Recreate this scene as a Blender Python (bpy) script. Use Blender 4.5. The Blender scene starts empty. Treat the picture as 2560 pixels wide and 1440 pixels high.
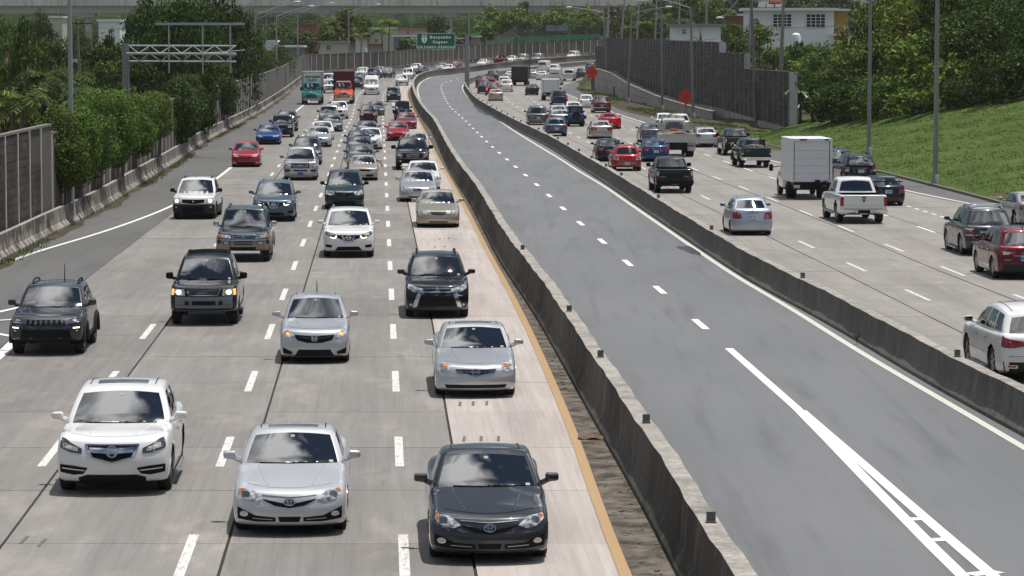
import bpy, math, random
import numpy as np
from mathutils import Vector, Matrix
random.seed(7); RNG = np.random.default_rng(11)
SC = bpy.context.scene; COL = SC.collection
R = math.radians
# ---------------------------------------------------------------- camera
CAMZ, FPX = 7.8, 7800.0                      # eye height (m), focal length in pixels of the 2560 px wide frame
PITCH = math.atan(623 / FPX)
cd = bpy.data.cameras.new('camera'); cam = bpy.data.objects.new('camera', cd); COL.objects.link(cam)
cam.location = (0, 0, CAMZ); cam.rotation_euler = (math.pi / 2 - PITCH, 0, 0)
cd.sensor_width = 36; cd.lens = 36 * FPX / 2560; cd.clip_start = 1; cd.clip_end = 6000
SC.camera = cam
# ---------------------------------------------------------------- sky, sun, exposure
SUN_EL, SUN_AZ = R(78), R(58)               # azimuth measured from +Y towards +X
w = bpy.data.worlds.new('World'); SC.world = w; w.use_nodes = True
nt = w.node_tree; N = nt.nodes; L = nt.links; N.clear()
out = N.new('ShaderNodeOutputWorld'); bg = N.new('ShaderNodeBackground'); bg.inputs['Strength'].default_value = 0.05
sky = N.new('ShaderNodeTexSky'); sky.sky_type = 'NISHITA'; sky.sun_disc = False
sky.sun_elevation = SUN_EL; sky.sun_rotation = SUN_AZ; sky.air_density = 1.0; sky.dust_density = 0.0
tc = N.new('ShaderNodeTexCoord'); sep = N.new('ShaderNodeSeparateXYZ'); L.new(tc.outputs['Generated'], sep.inputs[0])
mz = N.new('ShaderNodeMath'); mz.operation = 'MAXIMUM'; mz.inputs[1].default_value = 0.08; L.new(sep.outputs[2], mz.inputs[0])
dv = N.new('ShaderNodeVectorMath'); dv.operation = 'DIVIDE'; cb = N.new('ShaderNodeCombineXYZ')
for i in range(3): L.new(mz.outputs[0], cb.inputs[i])
L.new(tc.outputs['Generated'], dv.inputs[0]); L.new(cb.outputs[0], dv.inputs[1])
cn = N.new('ShaderNodeTexNoise'); cn.inputs['Scale'].default_value = 1.8; cn.inputs['Distortion'].default_value = .3; cn.inputs['Detail'].default_value = 9; cn.inputs['Roughness'].default_value = 0.55
co = N.new('ShaderNodeVectorMath'); co.operation = 'ADD'; co.inputs[1].default_value = (2.75, 5.88, .4); L.new(dv.outputs[0], co.inputs[0]); L.new(co.outputs[0], cn.inputs['Vector'])
cr = N.new('ShaderNodeValToRGB'); cr.color_ramp.elements[0].position = 0.545; cr.color_ramp.elements[1].position = 0.60
L.new(cn.outputs[0], cr.inputs[0])
cn2 = N.new('ShaderNodeTexNoise'); cn2.inputs['Scale'].default_value = 2.6; cn2.inputs['Detail'].default_value = 6; L.new(co.outputs[0], cn2.inputs['Vector'])
cc = N.new('ShaderNodeValToRGB'); cc.color_ramp.elements[0].position = 0.42; cc.color_ramp.elements[1].position = 0.60
cc.color_ramp.elements[0].color = (8, 8.5, 9.4, 1); cc.color_ramp.elements[1].color = (58, 58, 58, 1); L.new(cn2.outputs[0], cc.inputs[0])
mx = N.new('ShaderNodeMix'); mx.data_type = 'RGBA'; lo = N.new('ShaderNodeMapRange'); L.new(sep.outputs[2], lo.inputs[0]); lo.inputs[1].default_value = .10; lo.inputs[2].default_value = .45      # cloud decks thin out towards the hazy horizon
lm = N.new('ShaderNodeMath'); lm.operation = 'MULTIPLY'; L.new(cr.outputs[0], lm.inputs[0]); L.new(lo.outputs[0], lm.inputs[1]); L.new(lm.outputs[0], mx.inputs[0]); L.new(sky.outputs[0], mx.inputs[6]); L.new(cc.outputs[0], mx.inputs[7])
L.new(mx.outputs[2], bg.inputs[0]); L.new(bg.outputs[0], out.inputs[0])
sd = bpy.data.lights.new('sun', 'SUN'); sd.energy = 4.5; sd.angle = R(0.6); sd.color = (1, .96, .9)
so = bpy.data.objects.new('sun', sd); COL.objects.link(so)
SDIR = Vector((math.sin(SUN_AZ) * math.cos(SUN_EL), math.cos(SUN_AZ) * math.cos(SUN_EL), math.sin(SUN_EL)))
so.rotation_euler = SDIR.to_track_quat('Z', 'Y').to_euler(); so.location = SDIR * 300
vs = SC.view_settings; vs.view_transform = 'Standard'; vs.look = 'None'; vs.exposure = -0.12; vs.gamma = 1; vs.use_curve_mapping = False
cyc = SC.cycles; cyc.max_bounces = 6; cyc.diffuse_bounces = 2; cyc.glossy_bounces = 3; cyc.transmission_bounces = 4; cyc.transparent_max_bounces = 4
cyc.caustics_reflective = False; cyc.caustics_refractive = False

# ---------------------------------------------------------------- ground height and picture-to-place mapping (used once, to lay things out in metres)
def g(Y):
    Y = np.asarray(Y, float)
    a = 2.6e-5 * np.clip(Y - 280, 0, 370) ** 2
    return a + .01924 * np.clip(Y - 650, 0, 110)
CP, SP = math.cos(PITCH), math.sin(PITCH)
def ray(px, py):
    v = 720 - py
    return np.array([px - 1280.0, FPX * CP + v * SP, -FPX * SP + v * CP]) / FPX
def P(px, py):
    d = ray(px, py); lo, hi = 10.0, 3000.0
    for _ in range(60):
        m = (lo + hi) / 2
        if CAMZ + d[2] / d[1] * m > float(g(m)): lo = m
        else: hi = m
    return np.array([d[0] / d[1] * lo, lo, float(g(lo))])
def PY(px, py, Y):                            # the point of that sight line at distance Y
    d = ray(px, py); return np.array([d[0] / d[1] * Y, Y, CAMZ + d[2] / d[1] * Y])
YS = np.arange(20, 721, 1.0)
class Line:
    def __init__(s, pts, smooth=5):
        W = []
        p = np.array(pts, float)
        for i in range(len(p) - 1):
            p0 = p[max(i - 1, 0)]; p1 = p[i]; p2 = p[i + 1]; p3 = p[min(i + 2, len(p) - 1)]
            n = 10
            for k in range(n + (i == len(p) - 2)):
                t = k / n; q = p1 + (p2 - p1) * t if i in (0, len(p) - 2) else .5 * ((2 * p1) + (-p0 + p2) * t + (2 * p0 - 5 * p1 + 4 * p2 - p3) * t * t + (-p0 + 3 * p1 - 3 * p2 + p3) * t ** 3)
                W.append(P(*q)[:2])
        W = np.array(W); o = np.argsort(W[:, 1]); W = W[o]
        X = np.interp(YS, W[:, 1], W[:, 0])
        a = (W[5, 0] - W[0, 0]) / max(W[5, 1] - W[0, 1], 1e-6); m = YS < W[0, 1]; X[m] = W[0, 0] + a * (YS[m] - W[0, 1])
        m = YS > W[-1, 1]; a = (W[-1, 0] - W[-6, 0]) / max(W[-1, 1] - W[-6, 1], 1e-6); X[m] = W[-1, 0] + a * (YS[m] - W[-1, 1])
        k = np.exp(-.5 * (np.arange(-3 * smooth, 3 * smooth + 1) / smooth) ** 2); k /= k.sum()
        Xp = np.concatenate([2 * X[0] - X[3 * smooth:0:-1], X, 2 * X[-1] - X[-2:-3 * smooth - 2:-1]])
        s.X = np.convolve(Xp, k, 'valid'); s.D = np.gradient(s.X, YS)
    def __call__(s, Y): return np.interp(Y, YS, s.X)
    def d(s, Y): return np.interp(Y, YS, s.D)
def vp(sl, y0=1440, y1=330):                    # a straight near stretch through the vanishing point
    return [(948 + sl * (y - 97), y) for y in (y0 + 300, y0, 900, 600, 420, y1)]
WB = Line([(-470, 890), (0, 648), (63, 616), (132, 580), (185, 555), (264, 513), (343, 462), (437, 404), (504, 358), (571, 322), (638, 286), (672, 265), (715, 235), (750, 207), (770, 193), (800, 189), (880, 184), (980, 178), (1060, 168.5), (1200, 156.5), (1343, 147.5), (1490, 140)], 4)
J0 = Line([(-900, 1440), (-250, 1065), (0, 868), (210, 700), (420, 540), (560, 425), (690, 309), (739, 272), (770, 247), (800, 226), (850, 205), (900, 195.5), (980, 187), (1060, 177), (1200, 163), (1343, 151.5), (1490, 142)])
D0 = Line([(-600, 930), (0, 661), (220, 593), (435, 513), (570, 425), (690, 320), (739, 279), (770, 254), (795, 234), (850, 210), (900, 198.5), (980, 189), (1060, 178.5), (1200, 164), (1343, 152), (1490, 142.4)])
D1 = Line(vp(-.79, 1440, 300) + [(819, 264), (831, 243), (850, 226), (880, 211), (920, 201), (1000, 190.5), (1060, 182), (1120, 175), (1180, 167.5), (1250, 160.5), (1310, 155), (1490, 143)])
J1 = Line(vp(-.745, 1440, 300) + [(827, 264), (838, 243), (857, 226), (887, 211), (927, 201.3), (1005, 191), (1062, 182.6), (1180, 168), (1310, 155.3), (1490, 143.2)])
D2 = Line(vp(-.373, 1440, 330) + [(877, 301), (886, 270), (892, 246), (902, 231), (918, 221), (955, 207), (1010, 197), (1070, 187), (1120, 180), (1180, 172), (1250, 164), (1310, 158), (1400, 150.5), (1490, 144.5)])
J2 = Line(vp(-.300, 1440, 330) + [(890, 301), (900, 270), (906, 246), (914, 231), (929, 221), (963, 207.5), (1014, 197.5), (1073, 187.5), (1180, 172.5), (1310, 158.4), (1490, 144.7)])
D3 = Line(vp(.048, 1440, 296) + [(957, 270), (957, 245), (962, 229), (977, 216), (1003, 206), (1050, 194.5), (1092, 185.5), (1150, 178.5), (1240, 168.3), (1300, 161.5), (1400, 153), (1490, 146.4)])
J3 = Line([(1260, 1800), (1190, 1440), (1110, 1000), (1080, 800), (1020, 510), (1003, 400), (988, 300), (979, 262), (977, 245), (981, 231), (992, 219), (1014, 208.5), (1055, 197), (1095, 187), (1150, 180), (1240, 169.5), (1300, 162.5), (1490, 147)])
YL = Line([(1720, 1800), (1565, 1440), (1500, 1280), (1450, 1120), (1400, 1000), (1330, 840), (1270, 720), (1215, 620), (1170, 530), (1120, 440), (1092, 390), (1062, 330), (1035, 280), (1022, 252), (1018, 236), (1020, 226), (1030, 213), (1046, 203), (1064, 196), (1095, 189.5), (1163, 182.5), (1230, 173.5), (1346, 161), (1489, 149.6)])
M1 = Line([(1950, 1790), (1744, 1440), (1700, 1337), (1637, 1234), (1587, 1157), (1492, 998), (1437, 906), (1398, 839), (1346, 759), (1272, 654), (1199, 520), (1160, 464), (1125, 405), (1089, 330), (1068, 304), (1051, 279), (1040, 257), (1034, 238), (1033, 222), (1038, 211), (1047, 202.5), (1064, 195), (1094, 188.5), (1130, 185), (1163, 182), (1230, 172.8), (1287, 165.8), (1346, 160), (1420, 154), (1489, 149)])
EC = Line([(2500, 1500), (2030, 1060), (1822, 871), (1752, 812), (1651, 726), (1571, 659), (1508, 605), (1455, 562), (1413, 526), (1377, 493), (1340, 460), (1295, 422), (1253, 386), (1225, 362), (1190, 328), (1165, 303), (1142, 282.6), (1122, 263), (1111, 242), (1104, 224), (1103, 214), (1109, 209), (1125, 202), (1157, 194), (1244, 183), (1310, 174.5), (1406, 162.5), (1490, 155)])
ER = Line([(2900, 1320), (2560, 1119), (2336, 988), (2203, 913), (2079, 836), (1956, 757), (1853, 700), (1589, 520), (1510, 465), (1455, 433), (1401, 398), (1346, 365), (1291, 331), (1248, 302), (1220, 284), (1185, 258), (1164, 235), (1156, 219), (1160, 211), (1172, 205.5), (1200, 197.5), (1244, 189), (1310, 179.5), (1406, 168), (1490, 160.5)])
M2 = Line([(3000, 1310), (2600, 1093), (2370, 972), (2212, 877), (2018, 767), (1889, 700), (1580, 496), (1524, 458), (1467, 423), (1383, 370), (1300, 327), (1261, 305), (1230, 286), (1192, 261), (1172, 238), (1163, 222), (1166, 213), (1177, 207), (1203, 199), (1244, 190.5), (1310, 181), (1406, 169.3), (1476, 163), (1492, 161.5)])
K1 = Line([(2700, 975), (2411, 835.5), (2139, 699), (1917, 590), (1750, 509), (1440, 355), (1284, 272), (1250, 250), (1225, 232), (1222, 220), (1240, 210), (1290, 197), (1360, 183), (1430, 173), (1490, 166)])
R1 = Line([(2560, 855), (2323, 752), (2172, 681), (1999, 604), (1762, 493), (1618, 425), (1460, 350), (1438, 339), (1296, 268), (1267, 248), (1249, 232), (1246, 222), (1262, 211), (1310, 199), (1370, 186), (1440, 174.5), (1490, 167.5)])
K2 = Line([(2760, 842), (2560, 758), (2333, 672), (2139, 587), (1968, 517), (1785, 447), (1545, 348), (1360, 271), (1325, 250), (1308, 236), (1305, 226), (1320, 214), (1360, 202), (1420, 188), (1490, 175)])
R2 = Line([(2800, 835), (2502, 725), (2337, 660), (2087, 561), (1919, 494), (1863, 471), (1803, 449), (1742, 425), (1558, 351), (1533, 341), (1365, 270.6), (1331, 251.7), (1312, 239), (1305, 229), (1318, 216), (1360, 203.5), (1420, 189.5), (1490, 176)])
R3 = Line([(2700, 705), (2310, 572), (2213, 538), (1888, 430), (1785, 393), (1745, 380), (1580, 323), (1556, 316), (1486, 292), (1470, 286), (1405, 256), (1375, 241), (1365, 232), (1372, 221), (1400, 209), (1440, 197), (1490, 184)])
R5 = Line([(2900, 606), (2446, 513.5), (2263, 476), (2100, 440), (1924, 401), (1793, 362), (1622, 310), (1560, 290), (1527, 279), (1414, 234), (1404, 226), (1410, 217), (1435, 206), (1495, 190)])
ED = Line([(3100, 690), (2800, 600), (2560, 528), (2450, 497), (2300, 458), (2195, 432), (2100, 409), (2000, 387), (1909, 362), (1795, 340), (1729, 322), (1620, 292), (1565, 279), (1483, 245), (1445, 226), (1440, 219), (1455, 211), (1500, 196)])
LLEFT, LRIGHT = [WB, D0, D1, D2, D3, YL], [M2, R1, R2, R3, R5, ED]
def lane_slope(lines, X, Y):
    xs = np.array([float(l(Y)) for l in lines]); ds = np.array([float(l.d(Y)) for l in lines])
    return float(np.interp(X, xs, ds))

# ---------------------------------------------------------------- mesh helpers
class MB:
    def __init__(s): s.v = []; s.f = []; s.m = []; s.n = 0
    def add(s, V, F, mi=0):
        V = np.asarray(V, float).reshape(-1, 3); o = s.n
        s.v.append(V); s.n += len(V)
        for f in F: s.f.append(tuple(int(i) + o for i in f)); s.m.append(mi)
    def box(s, c, d, rot=0, mi=0):
        x, y, z = d[0] / 2, d[1] / 2, d[2] / 2
        V = np.array([(a * x, b * y, e * z) for a in (-1, 1) for b in (-1, 1) for e in (-1, 1)])
        if rot: ca, sa = math.cos(rot), math.sin(rot); V = V @ np.array([[ca, sa, 0], [-sa, ca, 0], [0, 0, 1]])
        s.add(V + np.array(c), [(0, 1, 3, 2), (4, 6, 7, 5), (0, 4, 5, 1), (2, 3, 7, 6), (0, 2, 6, 4), (1, 5, 7, 3)], mi)
    def tube(s, pts, r, n=8, mi=0, cap=True):
        pts = np.asarray(pts, float); r = np.broadcast_to(np.asarray(r, float), (len(pts),)); V = []
        up = np.array([0, 0, 1.0]); pa = None
        for i in range(len(pts)):
            t = pts[min(i + 1, len(pts) - 1)] - pts[max(i - 1, 0)]; t = t / (np.linalg.norm(t) + 1e-9)
            a = np.cross(t, up) if pa is None else pa - t * np.dot(pa, t)
            if np.linalg.norm(a) < 1e-3: a = np.cross(t, [1, 0, 0])
            a /= np.linalg.norm(a); pa = a; b = np.cross(t, a)
            for k in range(n):
                th = 2 * math.pi * k / n; V.append(pts[i] + r[i] * (a * math.cos(th) + b * math.sin(th)))
        F = [(i * n + k, i * n + (k + 1) % n, (i + 1) * n + (k + 1) % n, (i + 1) * n + k) for i in range(len(pts) - 1) for k in range(n)]
        if cap: F += [tuple(range(n))[::-1], tuple((len(pts) - 1) * n + k for k in range(n))]
        s.add(V, F, mi)
    def grid(s, Pm, mi=0):                     # (n, m, 3)
        n, m = Pm.shape[:2]
        s.add(Pm.reshape(-1, 3), [(i * m + j, (i + 1) * m + j, (i + 1) * m + j + 1, i * m + j + 1) for i in range(n - 1) for j in range(m - 1)], mi)
    def mesh(s, name, mats, smooth=False, angle=35):
        me = bpy.data.meshes.new(name)
        V = np.concatenate(s.v) if s.v else np.zeros((0, 3))
        me.from_pydata(V.tolist(), [], s.f)
        for m in mats: me.materials.append(m)
        if len(mats) > 1: me.polygons.foreach_set('material_index', s.m)
        if smooth:
            me.polygons.foreach_set('use_smooth', [True] * len(me.polygons)); me.set_sharp_from_angle(angle=R(angle))
        me.update(); return me
def put(name, me, parent=None, loc=None, rotz=0, **props):
    o = bpy.data.objects.new(name, me); COL.objects.link(o)
    if parent is not None: o.parent = parent
    if loc is not None: o.location = tuple(float(q) for q in loc)
    if rotz: o.rotation_euler = (0, 0, rotz)
    for k, v in props.items(): o[k] = v
    return o
def build(mb, name, mats, parent=None, smooth=False, angle=35, **props):
    if not isinstance(mats, (list, tuple)): mats = [mats]
    return put(name, mb.mesh(name, mats, smooth, angle), parent, **props)
def thing(name, label, cat, loc=(0, 0, 0), rotz=0, group=None):
    o = put(name, None, None, loc, rotz, label=label, category=cat)
    if group: o['group'] = group
    return o

# ---------------------------------------------------------------- materials
MATS = {}
def mat(name, col, rough=.6, metal=0, spec=.5, coat=0, emit=None, es=0, ior=None):
    if name in MATS: return MATS[name]
    m = bpy.data.materials.new(name); m.use_nodes = True; b = m.node_tree.nodes['Principled BSDF']
    b.inputs['Base Color'].default_value = (*col, 1); b.inputs['Roughness'].default_value = rough; b.inputs['Metallic'].default_value = metal
    b.inputs['Specular IOR Level'].default_value = spec; b.inputs['Coat Weight'].default_value = coat; b.inputs['Coat Roughness'].default_value = .04
    if ior: b.inputs['IOR'].default_value = ior
    if emit: b.inputs['Emission Color'].default_value = (*emit, 1); b.inputs['Emission Strength'].default_value = es
    MATS[name] = m; return m
class NG:                                      # tiny node-graph helper
    def __init__(s, m): s.t = m.node_tree; s.b = s.t.nodes['Principled BSDF']
    def n(s, typ, **kw):
        o = s.t.nodes.new('ShaderNode' + typ)
        for k, v in kw.items():
            if k.startswith('_'): setattr(o, k[1:], v)
            else: o.inputs[k.replace('__', ' ')].default_value = v
        return o
    def l(s, a, b): s.t.links.new(a, b)
    def noise(s, scale, detail=4, vec=None, rough=.55, dist=0):
        o = s.n('TexNoise', Scale=scale, Detail=detail, Roughness=rough, Distortion=dist)
        if vec is not None: s.l(vec, o.inputs['Vector'])
        return o.outputs[0]
    def ramp(s, fac, stops):
        o = s.n('ValToRGB'); e = o.color_ramp.elements
        while len(e) < len(stops): e.new(.5)
        for q, (p, c) in zip(e, stops): q.position = p; q.color = (*c, 1) if len(c) == 3 else c
        s.l(fac, o.inputs[0]); return o.outputs[0]
    def mix(s, fac, a, b, mode='MIX'):
        o = s.n('Mix', _data_type='RGBA', _blend_type=mode)
        for k, q in ((0, fac), (6, a), (7, b)):
            if isinstance(q, (int, float)): o.inputs[k].default_value = q
            elif isinstance(q, tuple): o.inputs[k].default_value = (*q, 1)
            else: s.l(q, o.inputs[k])
        return o.outputs[2]
    def math(s, op, a, b=None):
        o = s.n('Math', _operation=op)
        for k, q in ((0, a), (1, b)):
            if q is None: continue
            if isinstance(q, (int, float)): o.inputs[k].default_value = q
            else: s.l(q, o.inputs[k])
        return o.outputs[0]
    def maprange(s, v, a, b, c=0, d=1):
        o = s.n('MapRange'); s.l(v, o.inputs[0])
        for i, q in enumerate((a, b, c, d)): o.inputs[i + 1].default_value = q
        return o.outputs[0]
    def scaled(s, vec, sc):
        o = s.n('Mapping'); o.inputs['Scale'].default_value = sc; s.l(vec, o.inputs['Vector']); return o.outputs[0]
    def bump(s, h, strength=.3, dist=.02):
        o = s.n('Bump', Strength=strength, Distance=dist); s.l(h, o.inputs['Height']); s.l(o.outputs[0], s.b.inputs['Normal'])
    def color(s, c): s.l(c, s.b.inputs['Base Color'])
    def gpos(s): return s.n('NewGeometry').outputs['Position']
    def uv(s): return s.n('UVMap').outputs[0]
    def rnd(s): return s.n('ObjectInfo').outputs['Random']
def new(name, rough=.85, spec=.3):
    m = mat(name, (.5, .5, .5), rough, 0, spec); return m, NG(m)
# ================================================================ SETTING
def m_slab(name, base, var, warm=0):
    m, q = new(name, .8, .35); uv = q.uv(); gp = q.gpos()
    st = q.noise(1, 5, q.scaled(uv, (16, .22, 1)), .65); bl = q.noise(.35, 4, gp); gr = q.noise(22, 3, gp, .7)
    c = q.ramp(st, [(.3, tuple(base[i] * (.78 - .02 * warm) for i in range(3))), (.55, base), (.8, tuple(min(base[i] * 1.18, .8) for i in range(3)))]); tn = q.noise(1, 2, q.scaled(uv, (75, .10, 1)), .7); c = q.mix(q.maprange(tn, .52, .72, 0, .34), c, (.10, .095, .09))
    c = q.mix(q.maprange(bl, .35, .7, 0, .55), c, (base[0] * .84, base[1] * .80, base[2] * .76))
    c = q.mix(q.maprange(q.noise(.8, 5, q.scaled(gp, (1, .35, 1)), .6), .56, .74, 0, .5), c, (.42, .37, .33))
    c = q.mix(q.maprange(gr, .3, .7, 0, .34), c, (.11, .105, .10)); c = q.mix(q.maprange(q.noise(.55, 6, q.scaled(gp, (1.3, .5, 1)), .68), .55, .68, 0, .30), c, (.44, .36, .32))
    sx = q.n('SeparateXYZ'); q.l(uv, sx.inputs[0])
    lane = q.math('ABSOLUTE', q.math('SUBTRACT', sx.outputs[0], .52))      # oil drip band along the middle of each lane
    c = q.mix(q.math('MULTIPLY', q.maprange(lane, .04, .2, 1, 0), q.maprange(q.noise(.5, 3, q.scaled(gp, (1, .2, 1))), .3, .7, .05, .34)), c, (.13, .125, .12))
    hs = q.n('HueSaturation'); q.l(c, hs.inputs['Color']); q.l(q.maprange(q.rnd(), 0, 1, 1 - var, 1 + var), hs.inputs['Value'])
    q.color(hs.outputs[0]); q.bump(q.noise(1, 3, q.scaled(uv, (60, 3, 1)), .6), .25, .01); return m
SLAB = m_slab('road concrete', (.252, .240, .225), .10); SLABP = m_slab('pale road concrete', (.53, .475, .445), .05); SLABR = m_slab('right road concrete', (.30, .284, .262), .07)
def m_asphalt(name, a, b, sc=.25):
    m, q = new(name, .8, .3); gp = q.gpos()
    c = q.mix(q.maprange(q.noise(sc, 5, q.scaled(gp, (1, .25, 1))), .3, .7), a, b)
    c = q.mix(q.maprange(q.noise(40, 2, gp, .8), .3, .7, 0, .35), c, tuple(v * .6 for v in a))
    c = q.mix(q.maprange(q.noise(.9, 5, q.scaled(gp, (1.6, .12, 1))), .54, .72, 0, .6), c, tuple(v * .66 for v in a)); c = q.mix(q.maprange(q.noise(1, 4, q.scaled(gp, (3.5, .035, 1)), .6), .56, .7, 0, .4), c, tuple(v * .72 for v in a))
    c = q.mix(q.maprange(q.noise(2.2, 6, gp, .75), .6, .72, 0, .35), c, tuple(v * 1.3 for v in b))
    q.color(c); q.bump(q.noise(60, 2, gp), .2, .008); return m
ASPH = m_asphalt('shoulder asphalt', (.112, .112, .110), (.150, .147, .142)); ASPE = m_asphalt('express asphalt', (.150, .155, .162), (.186, .190, .196))
JOINT = mat('joint filler', (.03, .028, .026), .95)
def m_paint(name, col, under, lo=.38, hi=.6):
    m, q = new(name, .6, .4); gp = q.gpos()
    f = q.maprange(q.noise(5, 5, q.scaled(gp, (3.2, .55, 1)), .75), lo, hi)
    q.color(q.mix(f, under, q.mix(q.maprange(q.noise(9, 3, gp), .3, .7), col, tuple(v * .86 for v in col)))); return m
PWORN = m_paint('worn white paint', (.72, .71, .68), (.30, .285, .265), .34, .50); PWHITE = m_paint('white paint', (.80, .80, .78), (.5, .5, .5), .12, .25); PYEL = m_paint('yellow paint', (.52, .29, .075), (.33, .27, .21), .36, .62)
PEDGE = m_paint('edge line paint', (.66, .64, .58), (.33, .32, .30), .26, .42)
def strip(mb, la, lb, Y, z, oa=0, ob=0, uvs=None, mi=0):
    Y = np.asarray(Y, float); zz = g(Y) + z
    A = np.stack([la(Y) + oa, Y, zz], 1); B = np.stack([lb(Y) + ob, Y, zz], 1)
    mb.grid(np.stack([A, B], 1), mi)
def yr(a, b, st=3.0): return np.linspace(a, b, max(2, int((b - a) / st) + 1))
def sheet(name, la, lb, Y, z, m, oa=0, ob=0, parent=None, **kw):
    mb = MB(); strip(mb, la, lb, Y, z, oa, ob); return build(mb, name, m, parent, **kw)
FULL = yr(20, 712, 3)
# terrain ---------------------------------------------------------------
def WX(Y): return 23.2 - (np.asarray(Y, float) - 261) * 12 / 195       # line of the right-hand sound wall
def hill(X, Y):
    X = np.asarray(X, float); Y = np.asarray(Y, float); Yc = np.clip(Y, 20, 712)
    t = np.clip((Y - 238) / 28, 0, 1); d = X - np.maximum((ED(Yc) + .4) * (1 - t) + (WX(Y) + .4) * t, np.where(Y > 400, ED(Yc) + 1.2, -99))
    near = np.interp(d, [0, 15, 40, 90], [0, 4.3, 9.5, 12]); 
    lift = np.interp(Y, [255, 300, 330, 366, 394, 413, 470, 520], [.3, .9, 1.15, 1.6, 2.55, 3.5, 3.5, 3.0])
    far = np.where(d > 0, lift * np.clip(d / .3, 0, 1) + np.interp(d, [0, 14, 60], [0, 2.6, 5]), 0)
    return np.where(d > 0, near * (1 - t) + far * t, 0) * np.clip((700 - Y) / 150, 0, 1)
m, q = new('ground soil and grass', .95, .1); gp = q.gpos()
q.color(q.mix(q.maprange(q.noise(.4, 5, gp), .42, .6), (.05, .075, .018), (.12, .095, .065))); GROUND = m
xs = np.unique(np.concatenate([np.linspace(-1500, -60, 16), np.linspace(-60, 110, 69), np.linspace(110, 1500, 16)])); ys = np.unique(np.concatenate([np.linspace(-1100, 760, 220), np.linspace(760, 2200, 14)]))
XX, YY = np.meshgrid(xs, ys, indexing='ij'); mb = MB(); mb.grid(np.stack([XX, YY, g(YY) + hill(XX, YY) - .08], -1)); build(mb, 'ground', GROUND, smooth=True, kind='structure')
m, q = new('grass slope', .9, .15); gp = q.gpos()
c = q.mix(q.maprange(q.noise(.22, 5, gp), .35, .65), (.060, .100, .019), (.105, .145, .034)); c = q.mix(q.maprange(q.noise(3.5, 4, gp), .45, .75, 0, .6), c, (.035, .068, .010))
c = q.mix(q.maprange(q.noise(.15, 6, gp, .65), .62, .72, 0, .75), c, (.15, .12, .065)); q.color(c); q.bump(q.noise(9, 4, gp), .8, .15); GRASSM = m
Yg = yr(70, 268, 1.5); mb = MB(); dd = np.linspace(0, 26, 27); X0 = (ED(Yg) + .1)[:, None] + dd[None]; YG = np.repeat(Yg[:, None], 27, 1)
Zg = g(YG) + hill(X0, YG) + .02 + .06 * np.sin(X0 * 1.7 + YG * .6) * np.clip(dd[None] / 4, 0, 1); mb.grid(np.stack([X0, YG, Zg], -1)); build(mb, 'grass_slope', GRASSM, smooth=True, kind='structure')
m, q = new('verge dirt', .95, .1); gp = q.gpos()
c = q.mix(q.maprange(q.noise(.5, 6, gp, .65), .35, .65), (.10, .080, .058), (.045, .042, .030)); c = q.mix(q.maprange(q.noise(.18, 4, gp), .52, .66, 0, .8), c, (.055, .075, .02)); q.color(c); q.bump(q.noise(3, 4, gp), .6, .1); DIRT = m
class Off:                                    # a line moved sideways, or any function of Y
    def __init__(s, f): s.f = f
    def __call__(s, Y): return s.f(np.asarray(Y, float))
sheet('dirt_verge', ED, Off(lambda Y: WX(Y) + .6), yr(238, 500), .0, DIRT, 0, 0, kind='structure')
# left road -------------------------------------------------------------
lroad = put('left_road', None, kind='structure')
sheet('weedy_strip', WB, Off(lambda Y: WB(Y) + .55 + .16 * np.sin(Y * .31) + .1 * np.sin(Y * .83)), yr(95, 420, 1.5), .006, DIRT, .15, 0, kind='structure')
sheet('asphalt_shoulder', WB, J0, FULL, -.004, ASPH, .2, 0, lroad)
sheet('joint_bed', J0, YL, FULL, -.03, JOINT, -.3, .8, lroad)
def slabs(cols, Y0s, m_for, parent, n_total, length=5.7, phase=.0):
    items = []
    for ci in range(len(cols) - 1):
        Y = Y0s[ci]
        while Y < 520: items.append((Y, ci)); Y += length
    items.sort(); rest = items[n_total:]
    def geo(mb, Y, ci):
        a = (cols[ci](Y) + .025, cols[ci + 1](Y) - .025); b = (cols[ci](Y + length) + .025, cols[ci + 1](Y + length) - .025); j = .009
        z0, z1 = float(g(Y)), float(g(Y + length)); dz = random.uniform(-.003, .003)
        V = []
        for dzz in (-.05, dz): V += [(a[0], Y + j, z0 + dzz), (a[1], Y + j, z0 + dzz), (b[1], Y + length - j, z1 + dzz), (b[0], Y + length - j, z1 + dzz)]
        mb.add(V, [(4, 5, 6, 7), (0, 1, 5, 4), (1, 2, 6, 5), (2, 3, 7, 6), (3, 0, 4, 7)])
    def uvmap(me, data):
        uvl = me.uv_layers.new(name='UVMap'); co = [me.vertices[l.vertex_index].co for l in me.loops]; d = []
        for (c, l) in zip(co, me.loops): 
            k = l.vertex_index % 8; it = data[l.vertex_index // 8]; u = (0, 1, 1, 0)[k % 4]; d += [u + it[1] * 3.1, c.y]
        uvl.data.foreach_set('uv', d)
    for it in items[:n_total]:
        mb = MB(); geo(mb, *it); me = mb.mesh('concrete_slab', [m_for(it[1])]); uvmap1(me, it); put('concrete_slab', me, parent)
    for ci in sorted({i[1] for i in rest}):
        mb = MB(); rr = [i for i in rest if i[1] == ci]
        for it in rr: geo(mb, *it)
        me = mb.mesh('far_slabs', [m_for(ci)]); uvmap1(me, rr[0]); put('far_slabs', me, parent, kind='stuff')
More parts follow.
